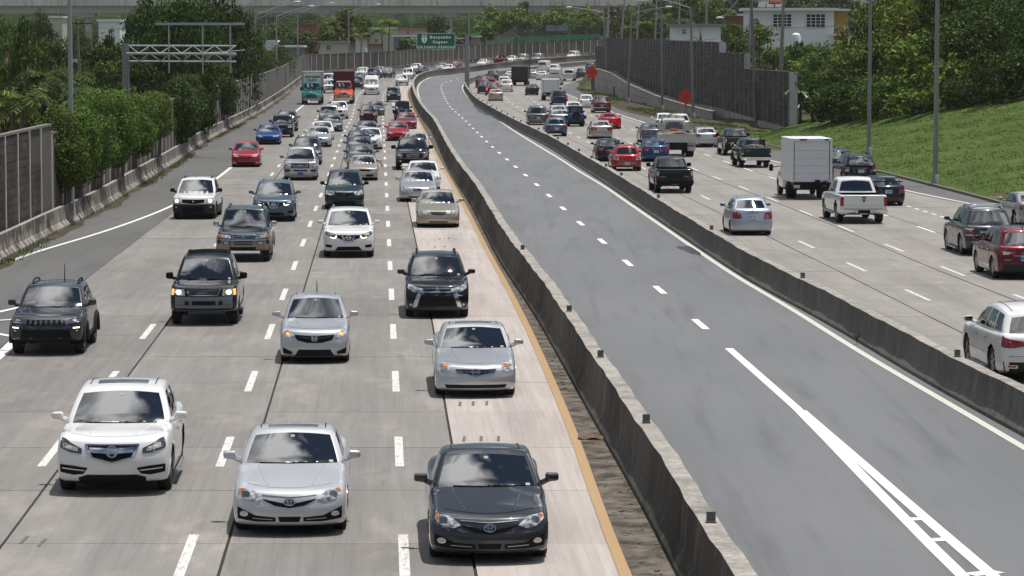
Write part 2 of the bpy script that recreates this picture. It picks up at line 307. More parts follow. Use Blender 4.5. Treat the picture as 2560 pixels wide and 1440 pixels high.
def uvmap1(me, it):
    uvl = me.uv_layers.new(name='UVMap'); n = len(me.loops); vi = np.empty(n, int); me.loops.foreach_get('vertex_index', vi)
    co = np.empty(len(me.vertices) * 3); me.vertices.foreach_get('co', co); co = co.reshape(-1, 3)
    U = np.array([0, 1, 1, 0])[vi % 4].astype(float); V = co[vi, 1]
    uvl.data.foreach_set('uv', np.stack([U, V + it[1] * 37.7], 1).ravel())
slabs([J0, J1, J2, J3, Off(lambda Y: YL(Y) + .35)], [36.5, 36.5, 36.5, 36.5], lambda c: SLABP if c == 3 else SLAB, lroad, 300)
sheet('far_pavement', J0, YL, yr(520, 712), -.001, SLAB, 0, .35, lroad)
m, q = new('gutter dirt', .95, .1); gp = q.gpos()
c = q.mix(q.maprange(q.noise(1.6, 6, gp, .7), .38, .62), (.058, .049, .041), (.19, .165, .14)); q.color(c); q.bump(q.noise(6, 5, gp), .7, .05); GUT = m
sheet('dirty_gutter', YL, M1, FULL, .0075, GUT, .085, .0, lroad)
def dashes(line, Y0, per, ln, wd, m, Yend, parent, name='lane_dash', dx=0, skip=()):
    k = 0; Y = Y0
    while Y < Yend:
        if not any(a < Y < b for a, b in skip):
            mb = MB(); Yv = np.array([Y, Y + ln * .5, Y + ln]); strip(mb, line, line, Yv, .006, dx - wd / 2, dx + wd / 2); build(mb, name, m, parent)
        Y += per
for ln_ in (D1, D2, D3): dashes(ln_, 44.45, 12.15, 4.3, .16, PWORN, 520, lroad)
mb = MB(); strip(mb, D0, D0, yr(60, 470, 2), .005, -.09, .09); build(mb, 'edge_line', PWHITE, lroad)
mb = MB(); strip(mb, YL, YL, yr(36, 520, 2), .011, -.10, .08); build(mb, 'yellow_edge_line', PYEL, lroad)
def pline(pts, wd, z, m, name, parent):        # painted line through traced ground points
    W = np.array([P(*p)[:2] for p in pts]); mb = MB(); d = np.gradient(W, axis=0); d /= np.linalg.norm(d, axis=1)[:, None]; nn = np.stack([-d[:, 1], d[:, 0]], 1)
    A = np.c_[W + nn * wd / 2, g(W[:, 1]) + z]; B = np.c_[W - nn * wd / 2, g(W[:, 1]) + z]; mb.grid(np.stack([A, B], 1)); return build(mb, name, m, parent)
for p in ([(-60, 793), (60, 766)], [(-40, 804), (55, 797)], [(-40, 828), (50, 845)], [(-60, 935), (10, 880), (60, 830)]): pline(p, .3 if len(p) == 3 else .2, .007, PWHITE, 'gore_line', lroad)
m, q = new('patch tar', .9, .2); q.color(q.ramp(q.noise(8, 3, q.gpos()), [(.3, (.09, .085, .08)), (.7, (.2, .19, .18))])); TAR = m
for x, y in ((1100, 597), (1122, 596), (1088, 617), (1112, 616), (1150, 1010), (1183, 1009), (1217, 1008), (1160, 1098), (1203, 1097), (1246, 1097), (60, 1350), (105, 1357)):
    c = P(x, y); mb = MB(); mb.box((c[0], c[1], c[2] + .004), (.06, .75, .006)); build(mb, 'dowel_patch', TAR, lroad)
# express road ----------------------------------------------------------
xroad = put('express_road', None, kind='structure')
sheet('asphalt_surface', M1, M2, FULL, 0, ASPE, 0, 0, xroad)
dashes(EC, 83.7, 11.72, 3.0, .2, PWHITE, 640, xroad)
mb = MB(); strip(mb, M1, M1, yr(36, 690, 2), .006, .55, .72); build(mb, 'edge_line', PEDGE, xroad)
mb = MB(); strip(mb, ER, ER, np.concatenate([yr(40, 296, 2)]), .006, -.09, .09); strip(mb, ER, ER, yr(322, 690, 2), .006, -.09, .09); build(mb, 'edge_line', PEDGE, xroad)
pline([(1822, 871), (1905, 944), (1990, 1019), (2074, 1104), (2156, 1189), (2259, 1294), (2332, 1368), (2406, 1440), (2560, 1590)], .21, .006, PWHITE, 'gore_line', xroad)
pline([(2004, 1027), (2060, 1076), (2095, 1106), (2162, 1164), (2249, 1240), (2316, 1298), (2380, 1353), (2482, 1440), (2640, 1575)], .21, .0085, PWHITE, 'gore_line', xroad)
for a, b in (((2262, 1300), (2322, 1297)), ((2322, 1352), (2384, 1348)), ((2424, 1438), (2496, 1430))): pline([a, b], .30, .011, PWHITE, 'gore_bar', xroad)
m, q = new('wet asphalt', .25, .5); q.color(q.ramp(q.noise(2, 4, q.gpos()), [(.3, (.03, .03, .032)), (.7, (.08, .08, .082))])); WET = m
def blob(pts, z, m, name, parent):
    W = [P(*p) for p in pts]; mb = MB(); c = np.mean(W, 0); W2 = []
    for i in range(len(W)):
        a, b = W[i], W[(i + 1) % len(W)]
        for t in (0, .33, .66): qn = a + (b - a) * t; W2.append(c + (qn - c) * random.uniform(.9, 1.08))
    V = [c] + W2; V = np.array(V); V[:, 2] = g(V[:, 1]) + z; n = len(W2); mb.add(V, [(0, 1 + i, 1 + (i + 1) % n) for i in range(n)]); build(mb, name, m, parent)
blob([(1180, 262), (1196, 262), (1212, 276), (1232, 287), (1214, 288), (1198, 281)], .0075, WET, 'puddle', xroad)
blob([(1688, 618), (1722, 614), (1752, 632), (1756, 640), (1728, 634)], .0075, WET, 'puddle', xroad)
# right road ------------------------------------------------------------
rroad = put('right_road', None, kind='structure')
sheet('joint_bed', M2, R5, FULL, -.03, JOINT, 0, .2, rroad)
sheet('asphalt_shoulder', R5, ED, yr(60, 712), -.004, ASPH, -.35, .15, rroad)
slabs([Off(lambda Y: M2(Y) + .3), K1, K2, Off(lambda Y: R3(Y) + .12), Off(lambda Y: R5(Y) - .3)], [59, 76.1, 87.5, 110.3], lambda c: SLABR, rroad, 300)
sheet('far_pavement', M2, R5, yr(520, 712), -.001, SLABR, .3, -.3, rroad)
dashes(R1, 69.4, 11.75, 4.1, .13, PWORN, 560, rroad); dashes(R2, 79.2, 11.75, 4.2, .13, PWORN, 560, rroad); dashes(R3, 114.0, 11.75, 4.2, .13, PWHITE, 480, rroad)
dashes(Off(lambda Y: R3(Y) + np.interp(Y, [100, 200], [2.4, 2.2])), 128, 2.1, 1.1, .13, PWHITE, 165, rroad, 'dotted_line')
mb = MB(); strip(mb, R5, R5, yr(100, 430, 2), .006, -.08, .08); build(mb, 'edge_line', PWHITE, rroad)
mb = MB(); pr = [(0, 0), (0, .13), (.16, .13), (.16, -.05)]; Yk = yr(80, 236, 2); mb.grid(np.stack([np.stack([ED(Yk) + a, Yk, g(Yk) + b], 1) for a, b in pr], 1)); build(mb, 'kerb', mat('kerb concrete', (.17, .16, .145), .9), kind='structure')
# concrete median barriers ---------------------------------------------
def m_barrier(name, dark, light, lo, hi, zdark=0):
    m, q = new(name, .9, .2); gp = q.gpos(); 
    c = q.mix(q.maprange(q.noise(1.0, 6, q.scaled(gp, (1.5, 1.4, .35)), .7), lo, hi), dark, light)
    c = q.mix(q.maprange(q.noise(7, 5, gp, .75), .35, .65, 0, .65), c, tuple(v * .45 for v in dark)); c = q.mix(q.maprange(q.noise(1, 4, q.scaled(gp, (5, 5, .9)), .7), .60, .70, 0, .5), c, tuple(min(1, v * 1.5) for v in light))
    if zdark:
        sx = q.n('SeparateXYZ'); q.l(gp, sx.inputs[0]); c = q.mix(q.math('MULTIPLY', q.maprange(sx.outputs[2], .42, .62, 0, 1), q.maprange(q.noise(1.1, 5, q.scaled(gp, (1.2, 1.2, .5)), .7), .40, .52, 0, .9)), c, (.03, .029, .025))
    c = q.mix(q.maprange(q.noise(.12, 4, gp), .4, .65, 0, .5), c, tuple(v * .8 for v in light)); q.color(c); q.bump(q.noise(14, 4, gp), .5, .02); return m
BSIDE = m_barrier('barrier side', (.045, .042, .037), (.22, .205, .18), .52, .74); BTOP = m_barrier('barrier top', (.22, .205, .18), (.47, .44, .40), .35, .6)  # sides coloured darker than the top: algae, plus shade put into the colour
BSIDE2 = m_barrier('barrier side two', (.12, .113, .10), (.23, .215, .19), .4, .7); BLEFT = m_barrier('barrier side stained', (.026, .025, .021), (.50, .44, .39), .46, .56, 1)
def barrier(name, line, Y, prof, top, mats, label, refl=None, off=0, tops=1, cap=True):
    t = thing(name, label, 'barrier', (0, 0, 0)); D = line.d(Y) if hasattr(line, 'd') else np.zeros_like(Y)
    nrm = 1 / np.sqrt(1 + D ** 2); X = line(Y); mb = MB(); wob = .012 * np.sin(Y * 1.9) + .01 * np.sin(Y * .53)
    cols = [np.stack([X + off + a * nrm + (wob if b > .5 else 0), Y - a * D * nrm, g(Y) + b + (wob * .6 if b > .5 else 0)], 1) for a, b in prof]
    for i in range(len(prof) - 1): mb.grid(np.stack([cols[i], cols[i + 1]], 1), 1 if i in top else 0)
    put('barrier_body', mb.mesh('barrier_body', mats, True, 30), t)
    if refl:
        for Yr in refl:
            h = max(b for a, b in prof); mb = MB(); x = float(line(Yr)) + off; z = float(g(Yr)) + h; mb.box((x, Yr, z + .09), (.13, .03, .13)); mb.box((x, Yr, z + .008), (.15, .09, .02)); build(mb, 'reflector', mat('reflector grey', (.10, .098, .095), .6), t)
    return t
PJ = [(-.34, 0), (-.34, .09), (-.21, .34), (-.145, 1.03), (.145, 1.03), (.21, .34), (.34, .09), (.34, 0)]
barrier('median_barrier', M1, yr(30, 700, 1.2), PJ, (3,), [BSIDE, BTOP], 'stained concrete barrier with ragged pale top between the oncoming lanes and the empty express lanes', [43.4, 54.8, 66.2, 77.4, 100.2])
PJ2 = [(-.30, 0), (-.30, .08), (-.19, .28), (-.14, .80), (.14, .80), (.19, .28), (.30, .08), (.30, 0)]
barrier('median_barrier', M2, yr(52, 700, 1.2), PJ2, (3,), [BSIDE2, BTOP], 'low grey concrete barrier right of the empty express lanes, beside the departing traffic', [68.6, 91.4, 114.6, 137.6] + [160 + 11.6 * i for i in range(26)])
PL_ = [(.22, -.02), (.22, .10), (.06, .30), (0, .86), (-.2, .86), (-.2, 0)]
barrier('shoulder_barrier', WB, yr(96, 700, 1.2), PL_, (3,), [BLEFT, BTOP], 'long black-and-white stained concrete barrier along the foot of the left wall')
# tall wall on the left -------------------------------------------------
m, q = new('wall block', .95, .1); gp = q.gpos()
c = q.mix(q.maprange(q.noise(.45, 5, gp, .65), .35, .65), (.062, .051, .043), (.105, .092, .080)); c = q.mix(q.maprange(q.noise(5, 5, gp), .35, .7, 0, .5), c, (.07, .06, .052))
hs = q.n('HueSaturation'); q.l(c, hs.inputs['Color']); q.l(q.maprange(q.rnd(), 0, 1, .82, 1.18), hs.inputs['Value']); q.color(hs.outputs[0]); q.bump(q.noise(18, 4, gp), .6, .02); WALLB = m
m, q = new('wall panel', .95, .1); gp = q.gpos(); 
c = q.mix(q.maprange(q.noise(.3, 5, gp, .65), .35, .65), (.095, .080, .068), (.15, .132, .116)); z_ = q.n('TexWave', Scale=1.7, Distortion=.6, _bands_direction='Z'); q.l(gp, z_.inputs['Vector'])
c = q.mix(q.maprange(z_.outputs[1], .85, 1, 0, .35), c, (.07, .062, .055)); hs = q.n('HueSaturation'); q.l(c, hs.inputs['Color']); q.l(q.maprange(q.rnd(), 0, 1, .85, 1.15), hs.inputs['Value']); q.color(hs.outputs[0]); WALLP = m
WPOST = mat('pale wall post', (.80, .78, .75), .6); WCAP = mat('wall cap', (.17, .155, .14), .9); WPIL = mat('grey pilaster', (.30, .30, .31), .7)
Yf = np.arange(100, 700, .25); WL = np.stack([WB(Yf) - .42, Yf], 1); seg = np.r_[0, np.cumsum(np.hypot(*np.diff(WL, axis=0).T))]
def at_s(s): return np.array([np.interp(s, seg, WL[:, 0]), np.interp(s, seg, WL[:, 1])])
lwall = thing('noise_wall', 'tall brown block wall with pale upright posts behind the left shoulder, curving across the far bend', 'wall')
s0 = np.interp(114.4, WL[:, 1], seg) - 3.5 * 4; nblk = 0
for k in range(int((seg[-1] - s0) / 3.5)):
    a, b = at_s(s0 + 3.5 * k), at_s(s0 + 3.5 * (k + 1)); d = b - a; l = np.linalg.norm(d); th = math.atan2(d[1], d[0]); c = (a + b) / 2; zc = float(g(c[1])); H = 4.25 if c[1] < 128.5 else float(np.interp(c[1], [128, 300, 500, 560, 700], [3.9, 3.8, 3.6, 3.5, 3.35]))
    near = a[1] < 139 and nblk < 290; 
    if near:
        rows = int((H - .1) / .3); hh = (H - .06) / rows
        for r_ in range(rows):
            if nblk >= 300: break
            nb = 3; o = (r_ % 2) * .5 * l / nb
            cuts = [0] + [o + i * l / nb for i in range(nb + 1) if 0.05 < o + i * l / nb < l - .05] + [l]
            for i in range(len(cuts) - 1):
                cx = (cuts[i] + cuts[i + 1]) / 2; mb = MB(); pc = a + d / l * cx
                mb.box((pc[0], pc[1], zc + hh * (r_ + .5)), (cuts[i + 1] - cuts[i] - .025, .2 + random.uniform(0, .02), hh - .022), th); build(mb, 'wall_block', WALLB, lwall); nblk += 1
        mb = MB(); mb.box((c[0], c[1], zc + H / 2), (l, .15, H - .1), th); build(mb, 'block_backing', mat('mortar', (.06, .053, .046), .95), lwall)
    else:
        mb = MB(); mb.box((c[0], c[1], zc + H / 2), (l, .18, H), th); build(mb, 'wall_panel', WALLP, lwall)
    mb = MB(); mb.box((c[0], c[1], zc + H + .03), (l - .01, .26, .09), th); build(mb, 'wall_cap', WCAP, lwall)
    big = k in (92, 104, 116, 128, 150, 40, 62)
    pd = np.array([math.sin(th), -math.cos(th)]) * (.115 if not big else .16); pp = a + pd
    mb = MB(); mb.box((pp[0], pp[1], float(g(a[1])) + H / 2 - .02), (.11 if not big else .8, .06 if not big else .14, H), th); build(mb, 'pilaster' if big else 'wall_post', WPIL if big else WPOST, lwall)
# sound wall on the right -----------------------------------------------
m, q = new('sound wall panel', .9, .15); gp = q.gpos()
c = q.mix(q.maprange(q.noise(.35, 4, gp), .35, .65), (.070, .065, .061), (.115, .107, .10)); c = q.mix(q.maprange(q.noise(4, 4, gp), .4, .75, 0, .5), c, (.03, .029, .028))
hs = q.n('HueSaturation'); q.l(c, hs.inputs['Color']); q.l(q.maprange(q.rnd(), 0, 1, .8, 1.25), hs.inputs['Value']); q.color(hs.outputs[0]); q.bump(q.noise(1, 3, q.scaled(gp, (4, 4, 14))), .5, .03); SWP = m
SWEND = mat('pale steel post', (.60, .60, .68), .5, .1); SWPOST = mat('thin wall post', (.42, .41, .40), .6); FOOT = m_barrier('wall footing', (.28, .265, .24), (.60, .565, .51), .36, .6)
swall = thing('sound_wall', 'tall dark grey stacked-panel sound wall stepping down at its near end, right of the road', 'wall')
TH = math.atan2(195, -12); ul = math.hypot(195, 12) / 195
npan = 0; rest = MB(); pm = {}
for k in range(60):
    Ya = 261 + 3.05 * k; Yb = Ya + 3.05; Yc = (Ya + Yb) / 2
    if Yb > 446: break
    zt = 5.0 if Yc < 289.5 else 6.4 if Yc < 306.5 else float(np.interp(Yc, [307, 430], [7.4, 7.9])) if Yc < 433 else 6.7
    zb = float(np.interp(Yc, [261, 306, 338, 366, 394, 413, 443], [.36, 1.0, 1.17, 1.6, 2.55, 3.55, 3.65])); n = max(4, int(round((zt - zb) / .41))); h = (zt - zb) / n; x = float(WX(Yc)); l = 3.05 * ul
    for r_ in range(n):
        cz = zb + h * (r_ + .5); args = ((x + random.uniform(-.012, .012), Yc, cz), (l - .06, .14, h - .065), TH)
        if npan < 300:
            mb = MB(); mb.box(*args); build(mb, 'sound_panel', SWP, swall); npan += 1
        else: rest.box(*args)
    mb = MB(); mb.box((x + .05, Yc, (zt + zb) / 2), (l, .06, zt - zb), TH); mb.box((x, Yc, zt + .04), (l, .2, .07), TH); build(mb, 'panel_backing', mat('panel gap', (.15, .145, .14), .9), swall)
    mb = MB(); mb.box((float(WX(Ya)) - .02, Ya, (zt + zb) / 2), (.045, .17, zt - zb), TH); build(mb, 'wall_post', SWPOST, swall)
    zg = float(g(Yc)) - .2; mb = MB(); mb.box((x - .05, Yc, (zb + zg) / 2), (l - .25 if k % 1 == 0 else l, .32, zb - zg - .02), TH); mb.box((float(WX(Ya)) - .05, Ya, (zb + zg) / 2), (.3, .42, zb - zg - .02), TH); build(mb, 'wall_footing', FOOT, swall)
build(rest, 'far_panels', SWP, swall, kind='stuff')
for Ye, zt, zb in ((260.7, 5.05, .2), (289.5, 6.45, 5.0), (306.8, 7.45, 6.4)):
    mb = MB(); mb.box((float(WX(Ye)) + .28, Ye - .1, (zt + zb) / 2), (.62, .12, zt - zb)); build(mb, 'end_post', SWEND, swall)
# low retaining wall in front of it
rwall = thing('retaining_wall', 'low stained pale concrete retaining wall below the dark sound wall', 'wall')
for k in range(32):
    Ya = 301 + 4.0 * k; Yc = Ya + 2; x = float(WX(Yc)) - 1.35; zt = float(np.interp(Yc, [301, 328, 350, 385, 406, 423, 440], [.75, .98, 1.3, 2.25, 3.25, 3.6, 3.6])); z0 = float(g(Yc)) - .1
    n = max(1, int(round((zt - z0) / 1.1))); hh = (zt - z0) / n
    for r_ in range(n): mb = MB(); mb.box((x, Yc, z0 + hh * (r_ + .5)), (4.0 * ul - .06, .3, hh - .05), TH); build(mb, 'wall_slab', FOOT, rwall)
    mb = MB(); mb.box((x + .08, Yc, (z0 + zt) / 2), (4.0 * ul, .16, zt - z0 - .03), TH); build(mb, 'slab_backing', mat('panel gap dark', (.06, .057, .05), .9), rwall)
    mb = MB(); mb.box((x - .02, Yc, zt + .06), (4.0 * ul, .42, .14), TH); build(mb, 'wall_coping', FOOT, rwall)
# ================================================================ VEHICLE BUILDER
def paint(name, col, metal=0.0, rough=.32): return mat('paint ' + name, col, rough, metal, .12, 1.0)
PAINT = {
 'white': paint('white', (.74, .74, .735)), 'pearl': paint('pearl', (.56, .57, .59), .35), 'silver': paint('silver', (.52, .53, .55), .55, .30), 'bluesilver': paint('blue silver', (.44, .49, .56), .5, .3),
 'lightgrey': paint('light grey', (.34, .35, .36), .5), 'grey': paint('grey', (.105, .112, .125), .5), 'bluegrey': paint('blue grey', (.085, .115, .15), .4), 'darkgrey': paint('dark grey', (.045, .047, .052), .4),
 'black': paint('black', (.009, .0095, .012), .1), 'navy': paint('navy', (.012, .020, .048), .3), 'blue': paint('blue', (.012, .05, .23), .3), 'deepblue': paint('deep blue', (.012, .045, .14), .3), 'purple': paint('violet blue', (.022, .018, .10), .2),
 'red': paint('red', (.36, .012, .016), .15), 'darkred': paint('dark red', (.13, .008, .014), .3), 'maroon': paint('maroon', (.065, .010, .014), .3), 'rose': paint('faded red', (.22, .035, .045), .3), 'coupe': paint('bright red', (.50, .012, .02), .1),
 'beige': paint('beige', (.42, .38, .30), .5), 'tan': paint('tan silver', (.44, .39, .35), .4), 'olive': paint('olive grey', (.10, .095, .08), .4), 'green': paint('dark green', (.010, .026, .024), .3), 'greengrey': paint('dark green grey', (.02, .036, .042), .35), 'pickgreen': paint('pickup green', (.006, .024, .019), .2),
 'teal': paint('teal', (.008, .13, .115), 0), 'orange': paint('orange', (.56, .095, .03), 0), 'offwhite': paint('off white', (.60, .60, .57), 0), 'cladgrey': mat('grey cladding', (.17, .18, .20), .5), 'boxwhite': mat('box white', (.72, .73, .75), .45), 'tanclad': paint('bronze grey', (.24, .21, .175), .4), 'darkclad': mat('dark cladding', (.024, .024, .028), .6, 0, .25)}
GLASS = mat('window glass', (.008, .011, .016), .03, 0, .5, ior=2.25); BLK = mat('black plastic', (.008, .008, .009), .7, 0, .2); GRL = mat('grille black', (.004, .004, .005), .6, 0, .15); CHR = mat('chrome', (.62, .63, .65), .16, 1)
m, q = new('headlamp lens', .06, .6); q.color(q.ramp(q.noise(9, 2, q.n('TexCoord').outputs['Object']), [(.35, (.10, .11, .12)), (.5, (.34, .36, .38)), (.66, (.68, .70, .72))])); q.b.inputs['Coat Weight'].default_value = 1; LENS = m
LENSD = mat('smoked lens', (.09, .095, .10), .08, .3, .5, 1); LIT = mat('lit lamp', (.9, .85, .75), .2, emit=(1, .86, .62), es=2.4); AMB = mat('amber lens', (.55, .14, .02), .15, coat=1); AMBLIT = mat('lit amber', (.8, .35, .05), .2, emit=(1, .42, .08), es=1.3); DRL = mat('lit daytime lamp', (.95, .9, .8), .2, emit=(1, .90, .74), es=2.6)
TAIL = mat('tail lens', (.22, .006, .010), .10, 0, .5, 1); TAILLIT = mat('lit brake lamp', (.6, .02, .02), .2, emit=(1, .06, .04), es=1.6); CLR = mat('clear lens', (.55, .52, .50), .1, coat=1); TYRE = mat('tyre rubber', (.016, .016, .0165), .85); RIM = mat('alloy rim', (.36, .37, .39), .3, .9); RIMD = mat('steel rim dark', (.10, .10, .105), .45, .6)
PLATE = mat('licence plate', (.55, .56, .56), .5); PLB = mat('plate lettering', (.05, .06, .14), .6); BLUEPL = mat('blue plate', (.10, .11, .42), .5); SKYPL = mat('light blue plate', (.24, .44, .60), .5); UND = mat('underside', (.006, .006, .006), .9); STK = mat('window sticker', (.22, .28, .22), .5); FBLUE = mat('emblem blue', (.02, .05, .20), .3); EMBD = mat('emblem dark', (.03, .03, .035), .3); SKID = mat('satin silver trim', (.40, .41, .43), .35, .7); PLTX = mat('red tow hook', (.30, .02, .01), .5)
def rbox(p, half, r):
    inner = half - r; qn = np.clip(p, -inner, inner); d = (p - qn) / r; n = np.linalg.norm(d, axis=-1, keepdims=True); n = np.maximum(n, 1e-9)
    return np.where(n > 1e-6, qn + r * d / n, p)
def axis(h, r, n): return np.unique(np.round(np.concatenate([[-h, -h + .36 * r, -h + .7 * r], np.linspace(-h + r, h - r, n), [h - .7 * r, h - .36 * r, h]]), 6))
def boxgrid(half, r, n):
    ax = [axis(half[i], r[i], n[i]) for i in range(3)]; G = []
    for d in range(3):
        u, v = [k for k in range(3) if k != d]; A, B = np.meshgrid(ax[u], ax[v], indexing='ij')
        for sgn in (-1, 1):
            Q = np.empty(A.shape + (3,)); Q[..., u] = A; Q[..., v] = B; Q[..., d] = sgn * half[d]; flip = (sgn > 0) == (d == 1)
            G.append(Q[::-1] if flip else Q)
    return G
def weld(V, F):
    key = np.round(V, 4); _, idx, inv = np.unique(key, axis=0, return_index=True, return_inverse=True); inv = inv.ravel(); F2 = []
    for f in F:
        t = []
        for i in f:
            j = int(inv[i])
            if not t or (t[-1] != j): t.append(j)
        if len(t) > 1 and t[0] == t[-1]: t.pop()
        if len(t) >= 3: F2.append(tuple(t))
    return V[idx], F2
def sm(x): x = np.clip(x, 0, 1); return x * x * (3 - 2 * x)
class Body:
    def __init__(s, S):
        s.S = S; s.W, s.L = S['W'], S['L']; s.hx = s.W / 2; s.yf = S['wb'] / 2 + S['fo']; s.yb = s.yf - s.L; s.yo = (s.yf + s.yb) / 2; s.hy = s.L / 2; s.hz = .5
        s.half = np.array([s.hx, s.hy, s.hz]); rr = S.get('r', .095); s.r = np.array([rr, rr * 1.1, S.get('rz', .075)])
        s.ty = np.array([s.yb, s.yb + .12, S['yrb'] - .05, S['yrb'] + .5, S['yc'] - .3, S['yc'], s.yf - S.get('hl', .45), s.yf - .08, s.yf]); s.ty = np.maximum.accumulate(s.ty) + np.arange(9) * 1e-4
        s.tz = np.array([S['zd'] - S.get('ddrop', .05), S['zd'], S['zd'], S['zbelt'], S['zc'] - .01, S['zc'], S['zl'] + S.get('hrise', .09), S['zl'] + .015, S['zl']])
        s.pf = np.array(S.get('pf', [(0, -.10), (.12, -.02), (.35, 0), (.55, -.01), (.8, -.05), (1, -.13)])).T; s.pr = np.array(S.get('pr', [(0, -.10), (.15, -.01), (.4, 0), (.6, -.03), (.85, -.07), (1, -.10)])).T
    def zt(s, y): return np.interp(y, s.ty, s.tz)
    def D(s, p):
        S = s.S; x, y, z = p[..., 0], p[..., 1], p[..., 2]; t = y / s.hy; sx = x / s.hx; h = (z + s.hz) / (2 * s.hz); yy = y + s.yo
        rf = sm((t - .55) / .45); rb = sm((-t - .6) / .4)
        zt = s.zt(yy) - S.get('crown', .05) * sx ** 2 * sm((yy - S['yc']) / .3 + .3) + S.get('lipr', .07) * sx ** 2 * rf; zb = S['zb'] + .05 * rf + .06 * rb
        Z = zb + h * (zt - zb)
        wx = 1 - S.get('tb', .05) * np.clip(1 - h / .35, 0, 1) ** 2 - S.get('tt', .06) * np.clip((h - .62) / .38, 0, 1) ** 2
        X = x * wx * (1 - S.get('taf', .035) * np.clip((t - .6) / .4, 0, 1) ** 2 - S.get('tar', .06) * np.clip((-t - .65) / .35, 0, 1) ** 2)
        Y = yy + rf * (-S.get('bow', .21) * np.abs(sx) ** 2.4 + np.interp(h, *s.pf)) + rb * (S.get('bowr', .14) * np.abs(sx) ** 2.6 - np.interp(h, *s.pr))
        return np.stack([X, Y, Z], -1)
    def M(s, p): return s.D(rbox(p, s.half, s.r))
    def pt(s, x, y, z): return s.M(np.stack(np.broadcast_arrays(np.asarray(x, float), np.asarray(y, float), np.asarray(z, float)), -1))
    def front(s, u, h):
        e = np.clip(np.abs(u) - 1, 0, 9); f = np.clip(h - 1, 0, 9); return s.pt(np.clip(u, -1, 1) * s.hx, s.hy - e * s.hx - f * 1.0, (np.clip(h, 0, 1) * 2 - 1) * s.hz)
    def rear(s, u, h):
        e = np.clip(np.abs(u) - 1, 0, 9); f = np.clip(h - 1, 0, 9); return s.pt(np.clip(u, -1, 1) * s.hx, -s.hy + e * s.hx + f * 1.0, (np.clip(h, 0, 1) * 2 - 1) * s.hz)
    def top(s, u, y): return s.pt(u * s.hx, y - s.yo, s.hz + 0 * y)
    def side(s, sg): return lambda y, h: s.pt(sg * s.hx, y - s.yo, (h * 2 - 1) * s.hz)
class Cabin:
    def __init__(s, S, B):
        s.S, s.B = S, B; s.hx = S.get('wbt', S['W'] / 2 - .07); s.wr = S['wr']; s.half = np.array([s.hx, 1., .5]); s.r = np.array([S.get('rc', .10), S.get('rcy', .07), S.get('rcz', .12)])
    def D(s, p):
        S = s.S; x, b, z = p[..., 0], p[..., 1], p[..., 2]; sx = x / s.hx; h = z + .5; be = (b + 1) / 2
        yf = S['yc'] + (S['yh'] - S['yc']) * h ** S.get('hf', 1.12); yb = S['yrb'] + (S['yr'] - S['yrb']) * h ** S.get('hr', 1.12)
        Y = yb + (yf - yb) * be; Y = Y - S.get('wbow', .16) * np.abs(sx) ** 2.2 * sm((be - .5) * 2) * (1 - .45 * h) + S.get('rbow', .10) * np.abs(sx) ** 2.2 * sm((.5 - be) * 2)
        zr = S['H'] - S.get('arch', .05) * np.clip(np.abs(be - .6) / .6, 0, 1) ** 2 * 1.6; zr = zr - S.get('rcrown', .035) * sx ** 2
        zb = s.B.zt(np.clip(Y, s.B.yb, s.B.yf)) - .04
        Z = zb + h * (zr - zb); X = x * (1 + (s.wr / s.hx - 1) * np.clip(h, 0, 1) ** S.get('tum', 1.35)) * (1 - S.get('ctar', .07) * sm((.45 - be) / .45))
        return np.stack([X, Y, Z], -1)
    def M(s, p): return s.D(rbox(p, s.half, s.r))
    def pt(s, x, y, z): return s.M(np.stack(np.broadcast_arrays(np.asarray(x, float), np.asarray(y, float), np.asarray(z, float)), -1))
    def front(s, u, h): return s.pt(u * s.hx, 1. + 0 * h, h - .5)
    def rear(s, u, h): return s.pt(u * s.hx, -1. + 0 * h, h - .5)
    def side(s, sg): return lambda be, h: s.pt(sg * s.hx, be * 2 - 1, h - .5)
    def roof(s, u, be): return s.pt(u * s.hx, be * 2 - 1, .5 + 0 * be)
